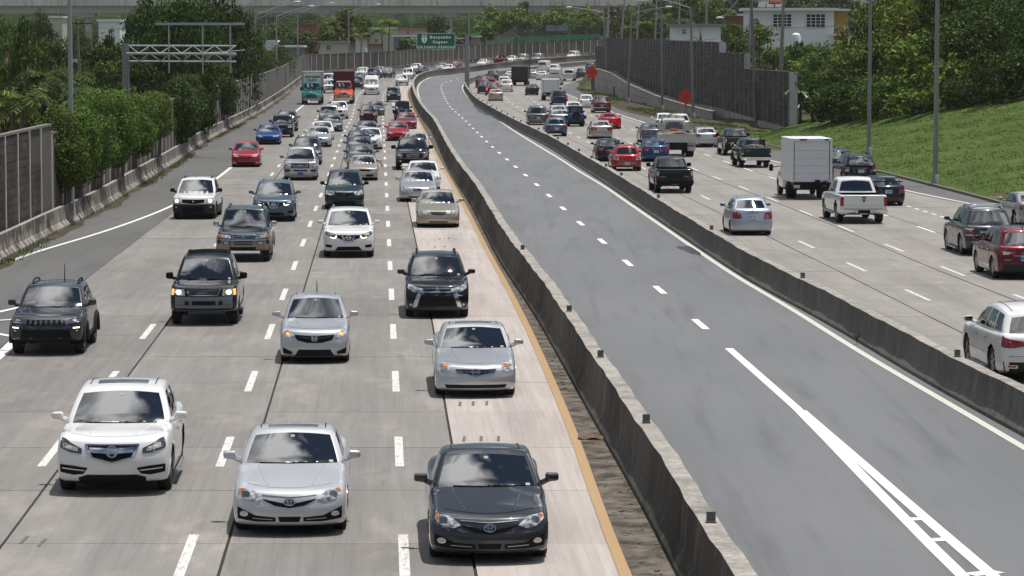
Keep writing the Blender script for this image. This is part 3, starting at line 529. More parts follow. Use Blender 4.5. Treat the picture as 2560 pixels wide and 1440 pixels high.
def patch(mb, fn, top, bot, off=.004, skirt=.03, nu=8, nv=3, mi=0, ctr=None):
    top, bot = np.array(top, float), np.array(bot, float); a, b = max(top[0, 0], bot[0, 0]), min(top[-1, 0], bot[-1, 0]); a2, b2 = min(top[0, 0], bot[0, 0]), max(top[-1, 0], bot[-1, 0])
    T = np.linspace(0, 1, nv + 1)[None]
    if abs(top[0, 0] - bot[0, 0]) > 1e-6 or abs(top[-1, 0] - bot[-1, 0]) > 1e-6:
        k = np.linspace(0, 1, nu + 1); it, ib = np.linspace(0, 1, len(top)), np.linspace(0, 1, len(bot))          # corner-to-corner quads
        ut, vt = np.interp(k, it, top[:, 0]), np.interp(k, it, top[:, 1]); ub, vb = np.interp(k, ib, bot[:, 0]), np.interp(k, ib, bot[:, 1])
    else:
        us = np.unique(np.concatenate([np.linspace(a2, b2, nu + 1), top[:, 0], bot[:, 0]])); ut = ub = us; vt = np.interp(us, *top.T); vb = np.interp(us, *bot.T)
    U = ub[:, None] + (ut - ub)[:, None] * T; V = vb[:, None] + (vt - vb)[:, None] * T; e = 2e-3
    Q = fn(U, V); N_ = np.cross(fn(U + e, V) - fn(U - e, V), fn(U, V + e) - fn(U, V - e)); N_ /= np.linalg.norm(N_, axis=-1, keepdims=True) + 1e-12
    c = np.array((0, 0, .5)) if ctr is None else ctr; sg = np.sign(np.sum(N_ * (Q - c))); N_ *= sg or 1
    A = Q + N_ * off; n, m_ = A.shape[:2]; F = []
    def fl(f): return f if sg > 0 else f[::-1]
    F += [fl((i * m_ + j, (i + 1) * m_ + j, (i + 1) * m_ + j + 1, i * m_ + j + 1)) for i in range(n - 1) for j in range(m_ - 1)]
    ring = [i * m_ for i in range(n)] + [(n - 1) * m_ + j for j in range(1, m_)] + [i * m_ + m_ - 1 for i in range(n - 2, -1, -1)] + [j for j in range(m_ - 2, 0, -1)]
    Bk = (Q - N_ * skirt).reshape(-1, 3)[ring]; o = n * m_; k = len(ring)
    F += [fl((ring[(i + 1) % k], ring[i], o + i, o + (i + 1) % k)) for i in range(k)]
    mb.add(np.concatenate([A.reshape(-1, 3), Bk]), F, mi)
def mirror_pts(p): return [(-u, v) for u, v in p][::-1]
def disc(c, ru, rv, n=9): 
    a = np.linspace(math.pi, 0, n); return [(c[0] + ru * math.cos(t), c[1] + rv * math.sin(t)) for t in a], [(c[0] + ru * math.cos(t), c[1] - rv * math.sin(t)) for t in a]
def wheel_meshes(rad, wd, n, dark=False):
    key = ('wheel', rad, wd, n, dark)
    if key in CACHE: return CACHE[key]
    prof = [(rad * .64, -wd / 2 + .01), (rad * .92, -wd / 2), (rad * .985, -wd / 2 + .025), (rad, -wd * .22), (rad, wd * .22), (rad * .985, wd / 2 - .025), (rad * .92, wd / 2), (rad * .64, wd / 2 - .01)]
    th = np.linspace(0, 2 * math.pi, n + 1)[:-1]; V = np.array([(x, r * math.cos(t), r * math.sin(t)) for t in th for r, x in prof]); k = len(prof)
    F = [(i * k + j, i * k + j + 1, ((i + 1) % n) * k + j + 1, ((i + 1) % n) * k + j) for i in range(n) for j in range(k - 1)]
    mb = MB(); mb.add(V, F); ty = mb.mesh('tyre', [TYRE], True, 40)
    mb = MB(); rr = rad * .655; s5 = 5
    for sgx in (1, -1):
        x = sgx * (wd / 2 - .02); rv = [(x, rr * math.cos(t), rr * math.sin(t)) for t in th] + [(x - sgx * .02, rr * .9 * math.cos(t), rr * .9 * math.sin(t)) for t in th]
        mb.add(rv, [(i, (i + 1) % n, n + (i + 1) % n, n + i) for i in range(n)], 0)
        bk = [(x - sgx * .05, rr * .9 * math.cos(t), rr * .9 * math.sin(t)) for t in th]; mb.add(bk, [tuple(range(n))], 1)
        if n > 12:
            for i in range(s5):
                t = 2 * math.pi * i / s5; ca, sa = math.cos(t), math.sin(t)
                for dw in (-.35, .35):
                    a = np.array([(x + sgx * .005, y * ca - z * sa, y * sa + z * ca) for y, z in ((.05 * rr, -.1 * rr), (.05 * rr, .1 * rr), (.93 * rr, .09 * rr + dw * .3 * rr), (.93 * rr, -.09 * rr + dw * .3 * rr))])
                    mb.add(np.r_[a, a - [sgx * .03, 0, 0]], [(0, 1, 2, 3), (0, 1, 5, 4), (1, 2, 6, 5), (2, 3, 7, 6), (3, 0, 4, 7)], 0)
        else: mb.add([(x - sgx * .01, rr * .8 * math.cos(t), rr * .8 * math.sin(t)) for t in th], [tuple(range(n))], 0)
    rim = mb.mesh('rim', [RIMD if dark else RIM, UND]); CACHE[key] = (ty, rim); return CACHE[key]
CACHE = {}
def strokes(mb, pts, wd, th=.012, mi=0, closed=False):        # flat 2D lettering stroke in the local x-z plane, facing +y
    p = np.array(pts, float)
    if closed: p = np.r_[p, p[:1]]
    d = np.gradient(p, axis=0) if len(p) > 2 else np.repeat((p[1:] - p[:-1]), 2, 0)
    if closed: d[0] = d[-1] = p[1] - p[-2]
    d /= np.linalg.norm(d, axis=1)[:, None] + 1e-9; nn = np.stack([-d[:, 1], d[:, 0]], 1) * wd / 2; k = len(p)
    V = [(a[0], th, a[1]) for a in p + nn] + [(a[0], th, a[1]) for a in p - nn] + [(a[0], 0, a[1]) for a in p + nn] + [(a[0], 0, a[1]) for a in p - nn]
    F = []
    for i in range(k - 1): F += [(i, i + 1, k + i + 1, k + i), (i + 1, i, 2 * k + i, 2 * k + i + 1), (k + i, k + i + 1, 3 * k + i + 1, 3 * k + i)]
    mb.add(V, F, mi)
def ell(cx, cz, rx, rz, n=18): return [(cx + rx * math.cos(2 * math.pi * i / n), cz + rz * math.sin(2 * math.pi * i / n)) for i in range(n)]
def fill(mb, pts, y, mi=0): mb.add([(a, y, b) for a, b in pts], [tuple(range(len(pts)))[::-1]], mi)
def emblem(kind, sc=1.0):
    mb = MB(); M_ = [CHR, EMBD]
    if kind == 'ovals':
        fill(mb, ell(0, 0, .082, .056), .002, 1); strokes(mb, ell(0, 0, .085, .058), .014, closed=True); strokes(mb, ell(0, 0, .028, .05), .011, closed=True); strokes(mb, ell(0, .022, .062, .022), .011, closed=True)
    elif kind == 'caliper':
        fill(mb, ell(0, 0, .08, .08), .002, 1); strokes(mb, ell(0, 0, .083, .083), .016, closed=True); strokes(mb, [(-.045, -.055), (-.012, .055), (.012, .055), (.045, -.055)], .02); strokes(mb, [(-.03, -.015), (.03, -.015)], .016)
    elif kind == 'ringbar':
        fill(mb, ell(0, 0, .075, .068), .002, 1); strokes(mb, ell(0, 0, .08, .072), .02, closed=True); strokes(mb, [(-.105, 0), (.105, 0)], .036, .016)
    elif kind == 'letterh':
        fill(mb, [(-.06, -.055), (.06, -.055), (.068, .055), (-.068, .055)], .002, 1); strokes(mb, [(-.06, -.06), (.06, -.06), (.072, .06), (-.072, .06)], .014, closed=True); strokes(mb, [(-.042, .045), (-.028, -.045)], .02); strokes(mb, [(.042, .045), (.028, -.045)], .02); strokes(mb, [(-.03, -.002), (.03, -.002)], .018)
    elif kind == 'diamonds':
        for a in (90, 210, 330):
            u = np.array([math.cos(R(a)), math.sin(R(a))]); v = np.array([-u[1], u[0]]); c = u * .052; fill(mb, [tuple(c + u * .05), tuple(c - v * .03), tuple(c - u * .05), tuple(c + v * .03)], .012)
    elif kind == 'blueoval':
        fill(mb, ell(0, 0, .11, .045), .004, 1); strokes(mb, ell(0, 0, .112, .047), .01, closed=True); strokes(mb, [(-.07, -.005), (-.04, .015), (-.01, -.01), (.03, .01), (.07, -.002)], .012); M_ = [CHR, FBLUE]
    elif kind == 'shield':
        fill(mb, [(-.05, .06), (0, .05), (.05, .06), (.055, 0), (0, -.07), (-.055, 0)], .004, 0); strokes(mb, [(-.03, .045), (-.012, 0), (0, -.05), (.012, 0), (.03, .045)], .014, .01, 1)
    elif kind == 'wing':
        fill(mb, ell(0, 0, .07, .05), .002, 1); strokes(mb, ell(0, 0, .075, .054), .012, closed=True); strokes(mb, [(-.055, .02), (-.02, .0), (0, -.012), (.02, 0), (.055, .02)], .012)
    elif kind == 'lletter':
        fill(mb, ell(0, 0, .07, .05), .002, 1); strokes(mb, ell(0, 0, .075, .054), .011, closed=True); strokes(mb, [(-.01, .03), (-.025, -.02), (.04, -.02)], .012)
    else:
        fill(mb, ell(0, 0, .05, .05), .004, 0); strokes(mb, ell(0, 0, .05, .05), .012, closed=True)
    for i in range(len(mb.v)): mb.v[i] = mb.v[i] * sc
    return mb, M_
def frame_at(fn, u, h):
    e = 4e-3; p = fn(np.array(u), np.array(h)); a = fn(np.array(u + e), np.array(h)) - fn(np.array(u - e), np.array(h)); b = fn(np.array(u), np.array(h + e)) - fn(np.array(u), np.array(h - e))
    return p, a / np.linalg.norm(a), b / np.linalg.norm(b)
def place_flat(mb, fn, u, h, off, rear):
    p, ax, bz = frame_at(fn, u, h); ny = np.cross(bz, ax) if not rear else np.cross(bz, ax)
    if (ny[1] < 0) != rear: ny = -ny
    xx = np.cross(ny, bz); zz = np.cross(xx, ny)
    for i in range(len(mb.v)): v = mb.v[i]; mb.v[i] = p + v[:, :1] * xx + (v[:, 1:2] + off) * ny + v[:, 2:] * zz
    return mb
MATN = {'lens': LENS, 'lensd': LENSD, 'lit': LIT, 'drl': DRL, 'amb': AMB, 'amblit': AMBLIT, 'blk': BLK, 'grl': GRL, 'chr': CHR, 'tail': TAIL, 'taillit': TAILLIT, 'clr': CLR, 'plate': PLATE, 'blueplate': BLUEPL, 'skyplate': SKYPL, 'skid': SKID, 'glass': GLASS, 'hook': PLTX, 'clad': PAINT['cladgrey'], 'tanclad': PAINT['tanclad'], 'dclad': PAINT['darkclad'], 'silver': PAINT['silver'], 'white': PAINT['white']}
def car_parts(S, lod):
    """all meshes of a vehicle in its own axes (front = +y, origin between the axles): list of (name, mesh, parent part index or None, location)"""
    B = Body(S); C = Cabin(S, B) if S.get('cabin', 1) else None; out = []; nd = {0: (6, 14, 5), 1: (9, 24, 8), 2: (18, 44, 16)}[lod]; ctr = np.array([0, B.yo, .55])
    Pm = 'PAINT'
    def add(name, mb, mats, parent=None, smooth=True, ang=40, loc=None): out.append((name, mb.mesh(name, mats, smooth, ang), parent, loc)); return len(out) - 1
    # ---- shell
    V, F = [], []; o = 0
    for Q in boxgrid(B.half, B.r, nd):
        n, m_ = Q.shape[:2]; W = B.M(Q); V.append(W.reshape(-1, 3)); F += [(o + i * m_ + j, o + (i + 1) * m_ + j, o + (i + 1) * m_ + j + 1, o + i * m_ + j + 1) for i in range(n - 1) for j in range(m_ - 1)]; o += n * m_
    V, F = weld(np.concatenate(V), F); Rw = S['R']; ax = [S['wb'] / 2, -S['wb'] / 2]; Ra = Rw * S.get('archk', 1.13); inset = B.hx - .30
    kill = np.zeros(len(V), bool)
    for ya in ax:
        d = np.hypot(V[:, 1] - ya, V[:, 2] - Rw); msk = (np.abs(V[:, 0]) > inset); kill |= msk & (d < Ra * .93)
        near = msk & (np.abs(d - Ra) < Ra * .09 + .02) & (d > Ra * .93); k = Ra / np.maximum(d, 1e-6); V[near, 1] = ya + (V[near, 1] - ya) * k[near]; V[near, 2] = np.maximum(Rw + (V[near, 2] - Rw) * k[near], 0.05)
    bedy = S.get('bed')
    F2 = []
    for f in F:
        if kill[list(f)].any(): continue
        if bedy is not None:
            c = V[list(f)].mean(0)
            if c[2] > S['zd'] - .12 and c[1] < bedy - .02 and c[1] > B.yb + .10 and abs(c[0]) < B.hx - .13: continue
        F2.append(f)
    mb = MB(); mb.add(V, F2)
    zs = S.get('twotone')
    if zs is not None:
        mb.m = [1 if V[list(f)][:, 2].mean() < zs else 0 for f in F2]
    if C is not None:
        V2, Fc, o = [], [], 0
        for Q in boxgrid(C.half, C.r, {0: (4, 5, 3), 1: (7, 9, 5), 2: (10, 16, 8)}[lod]):
            n, m_ = Q.shape[:2]; V2.append(C.M(Q).reshape(-1, 3)); Fc += [(o + i * m_ + j, o + (i + 1) * m_ + j, o + (i + 1) * m_ + j + 1, o + i * m_ + j + 1) for i in range(n - 1) for j in range(m_ - 1)]; o += n * m_
        V2, Fc = weld(np.concatenate(V2), Fc); mb.add(V2, Fc, S.get('topslot', 0))
    body = add('body', mb, [Pm, MATN.get(S.get('tone2', 'blk'), BLK), S.get('topmat', BLK)], None, True, 42)
    # ---- dark underside with wheel wells
    mb = MB(); mb.box((0, B.yo, S['zb'] + .14), (S['W'] - .5, S['L'] - .5, .22)); n = 10
    for ya in ax:
        for sg in (-1, 1):
            th = np.linspace(-.25, math.pi + .25, n); xo, xi = sg * (B.hx - .05), sg * (B.hx - .36); Vv = [(x, ya + Ra * 1.0 * math.cos(t), Rw + Ra * 1.0 * math.sin(t)) for t in th for x in (xo, xi)]
            mb.add(Vv, [(2 * i, 2 * i + 1, 2 * i + 3, 2 * i + 2) for i in range(n - 1)]); mb.add([(xi, ya + Ra * math.cos(t), Rw + Ra * math.sin(t)) for t in th], [tuple(range(n))])
    add('underbody', mb, [UND], None, False)
    if bedy is not None:
        mb = MB(); y0, y1 = B.yb + .09, bedy - .0; wx_ = B.hx - .12; zf, zt_ = S['zb'] + .42, S['zd'] - .01
        c8 = [(sx * wx_, y, z) for sx in (-1, 1) for y in (y0, y1) for z in (zf, zt_)]; mb.add(c8, [(0, 2, 6, 4), (0, 1, 3, 2), (4, 6, 7, 5), (0, 4, 5, 1), (2, 3, 7, 6)]); add('bed', mb, [S.get('bedmat', UND)], None, False)
    # ---- glass
    if C is not None:
        cc = np.array([0, (S['yc'] + S['yrb']) / 2, S['zc'] + .1]); gi = {0: (4, 2), 1: (8, 4), 2: (12, 6)}[lod]
        u1, h0, h1 = S.get('wsu', .885), S.get('wsh0', .05), S.get('wsh', .90); us = np.linspace(-u1, u1, 7)
        mb = MB(); patch(mb, C.front, [(u * .985, h1 - .04 * (u / u1) ** 2) for u in us], [(u, h0 + .015 * abs(u / u1)) for u in us], .005, .02, gi[0], gi[1], ctr=cc); ws = add('windshield', mb, [GLASS], None, True, 60)
        if lod == 2 and S.get('wipers', 1):
            mb = MB()
            for a, b in (((-.75, .035), (-.02, .085)), ((-.05, .035), (.62, .075))): p0, p1 = C.front(np.array(a[0]), np.array(a[1])), C.front(np.array(b[0]), np.array(b[1])); mb.tube([p0 + [0, .02, .015], p1 + [0, .02, .012]], .012, 5)
            add('wiper', mb, [mat('wiper rubber', (.006, .006, .006), .95, 0, .05)], ws, False)
            mb = MB(); patch(mb, C.front, [(-.80, .155), (-.72, .155)], [(-.80, .09), (-.72, .09)], .009, .004, 1, 1, ctr=cc); add('sticker', mb, [STK], ws, False); mb = MB(); patch(mb, C.front, [(-.05, .84), (.04, .84)], [(-.05, .78), (.04, .78)], .009, .004, 1, 1, ctr=cc); add('sticker', mb, [STK], ws, False)
        mb = MB(); u1, h0, h1 = S.get('rwu', .84), S.get('rwh0', .12), S.get('rwh', .86); us = np.linspace(-u1, u1, 7); patch(mb, C.rear, [(u * .98, h1 - .05 * (u / u1) ** 2) for u in us], [(u, h0 + .02 * (u / u1) ** 2) for u in us], .005, .02, gi[0], gi[1], ctr=cc); add('rear_window', mb, [S.get('rwmat', GLASS)], None, True, 60)
        for sg in (-1, 1):
            for a, b, a1, b1 in S['win']:
                mb = MB(); patch(mb, C.side(sg), [(a1, S.get('swh', .84)), (b1, S.get('swh', .84))], [(a, .14), (b, .14)], .004, .02, 3 if lod else 1, 2 if lod else 1, ctr=cc); add('side_window', mb, [GLASS], None, True, 60)
        if S.get('sunroof'): mb = MB(); patch(mb, C.roof, [(-.62, .86), (.62, .86)], [(-.62, .66), (.62, .66)], .003, .01, 4, 3, ctr=cc); add('sunroof', mb, [mat('sunroof glass', (.10, .105, .11), .08, 0, .5)], None, True, 60)
        if lod == 2 and S.get('roofseam', 1):
            mb = MB()
            for sg in (-1, 1): mb.tube([C.roof(np.array(sg * .80), np.array(b)) + [0, 0, .004] for b in np.linspace(.08, .86, 8)], .010, 4)
            add('roof_seam', mb, [mat('seam rubber', (.03, .03, .03), .7)], None, False)
        if S.get('rails'):
            for sg in (-1, 1):
                mb = MB(); bs = np.linspace(.12, .86, 7); mb.tube([C.roof(np.array(sg * .84), np.array(b)) + [0, 0, .07 if 0 < i < 6 else .0] for i, b in enumerate(bs)], .022, 6); add('roof_rail', mb, [SKID if S['rails'] == 2 else BLK], None, True, 60)
        if S.get('crossbars'):
            for b in S['crossbars']: mb = MB(); mb.tube([C.roof(np.array(u), np.array(b)) + [0, 0, .055] for u in np.linspace(-.82, .82, 5)], .02, 5); add('roof_bar', mb, [BLK if S['rails'] != 2 else SKID], None, True, 60)
        if S.get('antenna'): mb = MB(); p = C.roof(np.array(S['antenna'][0]), np.array(S['antenna'][1])); mb.tube([p, p + [0, -.04, S['antenna'][2]]], [.016, .008], 5); add('antenna', mb, [BLK], None, False)
        if lod >= 1 and S.get('mirrors', 1) or S.get('mirrors') == 2:
            mw, mh = S.get('mw', .21), S.get('mh', .145)
            for sg in (-1, 1):
                mb = MB(); hh = np.array([mw / 2, .075, mh / 2]); rr = np.array([.05, .05, min(.05, mh * .4)]); c = np.array([sg * (B.hx - .005 + mw / 2), S['yc'] - S.get('mby', .28), S['zbelt'] + S.get('mz', .11)]); Vv, Ff, o = [], [], 0
                for Q in boxgrid(hh, rr, (2, 2, 2)):
                    n, m_ = Q.shape[:2]; T = rbox(Q, hh, rr); T[..., 1] += -.25 * np.abs(T[..., 0] - (-sg * mw / 2)) * 0.6; T[..., 2] *= (1 - .18 * (T[..., 0] * sg / mw + .5)); Vv.append((T + c).reshape(-1, 3)); Ff += [(o + i * m_ + j, o + (i + 1) * m_ + j, o + (i + 1) * m_ + j + 1, o + i * m_ + j + 1) for i in range(n - 1) for j in range(m_ - 1)]; o += n * m_
                mb.add(np.concatenate(Vv), Ff); mb.tube([c - [sg * mw * .3, .0, mh * .25], [sg * (B.hx - .07), c[1] + .03, S['zbelt'] + .03]], [.045, .05], 6); k = add('mirror', mb, [{'P': Pm, 'c': CHR}.get(S.get('mcol', 'P'), BLK)], None, True, 50)
                if lod == 2: mb = MB(); mb.box(c + [0, -.085 - .02, 0], (mw * .82, .012, mh * .74)); add('mirror_glass', mb, [GLASS], k, False)
    # ---- panels
    if lod == 2 and S.get('hood', 1):
        hw = S.get('hoodw', .80); y0, y1 = S['yc'] + .05, B.yf - S.get('hoodf', .16)
        mb = MB(); patch(mb, lambda u, v: B.top(u, v), [(u, y1 - .30 * abs(u) ** 2.3) for u in np.linspace(-hw, hw, 9)], [(u, y0 - .12 * abs(u) ** 2) for u in np.linspace(-hw, hw, 9)], .007, .02, 14, 8, ctr=ctr); add('hood', mb, [Pm], body, True, 60)
        if S.get('hoodcrease'):
            for sg in (-1, 1): mb = MB(); pts = [B.top(np.array(sg * (.62 - .20 * t)), np.array(y0 + (y1 - .12 - y0) * t)) + [0, 0, -.008] for t in np.linspace(0, 1, 6)]; mb.tube(pts, .024, 6); add('hood_crease', mb, [Pm], body, True, 80)
    if lod >= 1 and S.get('doors'):
        for sg in (-1, 1):
            for a, b in S['doors']:
                mb = MB(); patch(mb, B.side(sg), [(a, .93), (b, .93)], [(a, .12), (b, .12)], .006, .02, 6, 5, ctr=ctr); k = add('door', mb, [Pm], None, True, 60)
                mb = MB(); p = B.side(sg)(np.array(a + .14), np.array(.80)); mb.box(p + [sg * .02, 0, 0], (.035, .17, .035)); add('door_handle', mb, [S.get('hdl', Pm)], k, False)
    if S.get('sideclad'):
        for sg in (-1, 1): mb = MB(); patch(mb, B.side(sg), [(ax[1] + Ra + .03, .22), (ax[0] - Ra - .03, .22)], [(ax[1] + Ra + .03, .03), (ax[0] - Ra - .03, .03)], .012, .03, 4, 2, ctr=ctr); add('sill_cladding', mb, [MATN[S['sideclad']]], None, True, 60)
    if S.get('step'):
        for sg in (-1, 1): mb = MB(); mb.tube([(sg * (B.hx + .02), y, S['zb'] + .04) for y in np.linspace(ax[1] + Ra + .08, ax[0] - Ra - .08, 4)], .045, 6); add('side_step', mb, [SKID], None, True, 60)
    if S.get('flares'):
        for ya in ax:
            for sg in (-1, 1): mb = MB(); th = np.linspace(-.15, math.pi + .15, 12); mb.tube([(sg * (B.hx - .01), ya + (Ra + .03) * math.cos(t), Rw + (Ra + .03) * math.sin(t)) for t in th], .055, 5); add('wheel_flare', mb, [MATN[S['flares']]], None, True, 60)
    # ---- faces
    for fn, key, rear in ((B.front, 'front', False), (B.rear, 'rear', True)):
        if key == 'front' and S.get('only') == 'rear' or key == 'rear' and S.get('only') == 'front': continue
        for item in S.get(key, []):
            nm, mt, top, bot = item[:4]; mir = item[4] if len(item) > 4 else 0; off = (item[5] if len(item) > 5 else .006) + .004; par = item[6] if len(item) > 6 else None
            if lod == 0 and nm in ('chrome_trim', 'fog_light', 'bumper_line', 'trunk_seam', 'tow_hook', 'lamp_reflector'): continue
            mt_ = Pm if mt == 'P' else MATN[mt]
            for k in ((0, 1) if mir else (0,)):
                t_, b_ = (top, bot) if k == 0 else (mirror_pts(top), mirror_pts(bot)); mb = MB(); patch(mb, fn, t_, b_, off, .03, {0: 2, 1: 5, 2: 10}[lod], {0: 1, 1: 2, 2: 4}[lod], ctr=ctr)
                par_i = None
                if par: c_ = [i for i, q_ in enumerate(out) if q_[0] == par]; par_i = c_[-1] if c_ else None
                add(nm, mb, [mt_], par_i, True, 60)
        for (kind, u, h, sc) in S.get('emb' if not rear else 'embr', []):
            if lod == 0: continue
            mb, M_ = emblem(kind, sc); place_flat(mb, fn, u, h, .012, rear); add('emblem', mb, M_, None, False)
        pl = S.get('plate' if not rear else 'plater')
        if pl and lod >= 1:
            mb = MB(); hw, hh = .155, .078; fill(mb, [(-hw, -hh), (hw, -hh), (hw, hh), (-hw, hh)], .012); strokes(mb, [(-hw, -hh), (hw, -hh), (hw, hh), (-hw, hh)], .012, .014, closed=True); place_flat(mb, fn, 0, pl[0], .012, rear); k = add('license_plate', mb, [MATN[pl[1]]], None, False)
            mb = MB(); rr_ = random.Random(int(pl[0] * 1e4) + lod); xx_ = -.115
            for ch in range(6 if lod == 2 else 5):
                if ch == 3: xx_ += .02
                for s_ in rr_.sample([[(0, -.03), (0, .03)], [(.025, -.03), (.025, .03)], [(0, .03), (.025, .03)], [(0, 0), (.025, 0)], [(0, -.03), (.025, -.03)]], 4): strokes(mb, [(xx_ + a, b) for a, b in s_], .010, .015)
                xx_ += .040
            place_flat(mb, fn, 0, pl[0], .012, rear); add('plate_lettering', mb, [PLB], k, False)
    for x_ in S.get('extra', []): x_(S, B, C, add, lod)
    # ---- wheels
    ty, rim = wheel_meshes(Rw, S.get('tw', .22), {0: 10, 1: 16, 2: 24}[lod], S.get('rimd', False))
    for ya in ax:
        for sg in (-1, 1):
            loc = (sg * (B.hx - S.get('tw', .22) / 2 - .025), ya, Rw); out.append(('wheel', ty, None, loc)); out.append(('rim', rim, len(out) - 1, (0, 0, 0)))
    return out
def instance(parts, root, pm):
    made = []
    for nm, me, par, loc in parts:
        o = put(nm, me, root if par is None else made[par], loc)
        made.append(o)
        for i, sl in enumerate(o.material_slots):
            if sl.material is PMARK: sl.link = 'OBJECT'; sl.material = pm
    return made
PMARK = bpy.data.materials.new('paint slot')
_mesh0 = MB.mesh
def _mesh1(s, name, mats, smooth=False, angle=35): return _mesh0(s, name, [PMARK if m_ == 'PAINT' else m_ for m_ in mats], smooth, angle)
MB.mesh = _mesh1
# ================================================================ VEHICLE KINDS
def T(base, **k): d = dict(base); d.update(k); return d
W2 = [(.09, .45, .15, .45), (.48, .93, .48, .98)]; W3 = [(.05, .26, .07, .26), (.29, .57, .29, .57), (.60, .94, .60, .985)]; W1 = [(.30, .90, .34, .95)]
SEDAN = dict(L=4.75, W=1.80, H=1.46, wb=2.74, fo=.93, zb=.11, zl=.71, zc=.97, zbelt=.97, zd=1.06, yc=.88, yh=.08, yr=-1.02, yrb=-1.70, wr=.66, R=.325, win=W2, rwh=.9)
SUV = dict(L=4.7, W=1.86, H=1.72, wb=2.72, fo=.92, zb=.18, zl=.93, zc=1.10, zbelt=1.10, zd=1.12, yc=.92, yh=.16, yr=-1.80, yrb=-2.18, wr=.69, R=.36, tw=.24, win=W3, bow=.22, tt=.04, rwh0=.06, rwh=.84, hr=1.0, rcz=.10, tum=1.5)
BOXY = T(SUV, r=.09, bow=.10, taf=.03, tar=.02, tum=1.1, wr=.74, wbow=.08, rcz=.07, zl=1.02, zc=1.16, zbelt=1.16, zd=1.18, yh=.40, hrise=.05, crown=.03, H=1.80, mw=.2, mh=.2, hoodw=.84)
VAN = dict(L=4.8, W=1.84, H=1.75, wb=2.85, fo=.9, zb=.15, zl=.86, zc=1.08, zbelt=1.06, zd=1.06, yc=1.15, yh=.12, yr=-2.0, yrb=-2.35, wr=.68, R=.33, win=W3, rwh0=.08, bow=.26, hr=1.0, rcz=.10)
PICK = dict(L=5.6, W=1.95, H=1.86, wb=3.5, fo=.9, zb=.36, zl=1.05, zc=1.22, zbelt=1.22, zd=1.24, yc=1.12, yh=.46, yr=-.72, yrb=-.98, wr=.74, R=.40, tw=.27, win=[(.08, .46, .10, .46), (.50, .95, .50, .985)], r=.09, bow=.12, bowr=.03, taf=.03, tar=.01, rwh0=.16, rwh=.88, hr=1, bed=-1.0, rbow=.04, rcz=.09, tt=.03, pr=[(0, -.06), (.1, 0), (1, -.02)], ddrop=0, mw=.22, mh=.22)
def fr(hl, gr, it, fog=None, hm='lens', extra=(), amb=None):
    o = [('headlight', hm, hl[0], hl[1], 1)]
    if amb: o.append(('indicator', 'amb', amb[0], amb[1], 1, .011, 'headlight'))
    if gr: o.append(('grille', 'grl', gr[0], gr[1]))
    if it: o.append(('lower_intake', 'blk', it[0], it[1]))
    if fog: t, b = disc(fog, .045, .065); o.append(('fog_light', 'clr', t, b, 1, .009))
    return o + list(extra)
def rect(u, a, b, du=0): return [(-u, b), (u, b)], [(-u - du, a), (u + du, a)]
def quad(u0, u1, a, b, sl=0, sh=0): return [(u0, b), (u1, b + sl)], [(u0 + sh, a), (u1 + sh * .3, a + sl)]
def bar(u0, u1, h, t=.02, sl=0): return [(u0, h + t), (u1, h + t + sl)], [(u0, h - t), (u1, h - t + sl)]
def vee(u, top, c, dep): return [(-u, top), (-u * .3, top - c), (0, top - c * 1.15), (u * .3, top - c), (u, top)], [(-u, top - .03), (-u * .55, top - dep * .75), (0, top - dep), (u * .55, top - dep * .75), (u, top - .03)]
F_CAMRY = [('lower_intake', 'blk', *rect(.20, .15, .30, -.02)), ('fog_housing', 'blk', [(.25, .28), (.6, .32), (.93, .54)], [(.25, .16), (.6, .15), (.93, .21)], 1), ('chrome_trim', 'skid', *bar(.30, .66, .225, .010, .025), 1, .012),
  ('headlight', 'lens', [(.50, .79), (.66, .965), (.97, 1.05)], [(.50, .77), (.62, .69), (.80, .73), (.97, .90)], 1), ('lamp_reflector', 'lensd', *disc((.80, .88), .075, .075), 1, .011, 'headlight'), ('indicator', 'amb', [(.90, 1.0), (.97, 1.03)], [(.90, .90), (.97, .92)], 1, .011, 'headlight'),
  ('grille', 'grl', *vee(.47, .79, .10, .24)), ('chrome_trim', 'chr', [(-.5, .90), (0, .855), (.5, .90)], [(-.5, .885), (0, .84), (.5, .885)], 0, .010), ('fog_light', 'clr', *disc((.81, .36), .062, .062), 1, .012), ('fog_ring', 'chr', *disc((.81, .36), .075, .075), 1, .009), ('fog_light', 'clr', *disc((.81, .36), .058, .058), 1, .014)]
F_ALT = [('lower_intake', 'blk', *rect(.78, .13, .26, -.04)), ('headlight', 'lens', [(.68, 1.0), (.80, 1.14), (.97, 1.12)], [(.68, .80), (.80, .74), (.97, .80)], 1), ('indicator', 'amb', [(.74, 1.06), (.84, 1.06)], [(.74, .93), (.86, .90)], 1, .011, 'headlight'), ('grille', 'grl', [(-.52, .86), (.52, .86)], [(-.46, .70), (-.2, .68), (0, .58), (.2, .68), (.46, .70)]), ('chrome_trim', 'chr', *bar(-.5, .5, .865, .012), 0, .012), ('chrome_trim', 'chr', *bar(-.48, .48, .79, .008), 0, .012), ('bumper_line', 'chr', [(-.46, .71), (-.2, .69), (0, .59), (.2, .69), (.46, .71)], [(-.46, .69), (-.2, .665), (0, .565), (.2, .665), (.46, .69)], 0, .010), ('chrome_trim', 'chr', *bar(-.47, .47, .735, .006), 0, .012)]
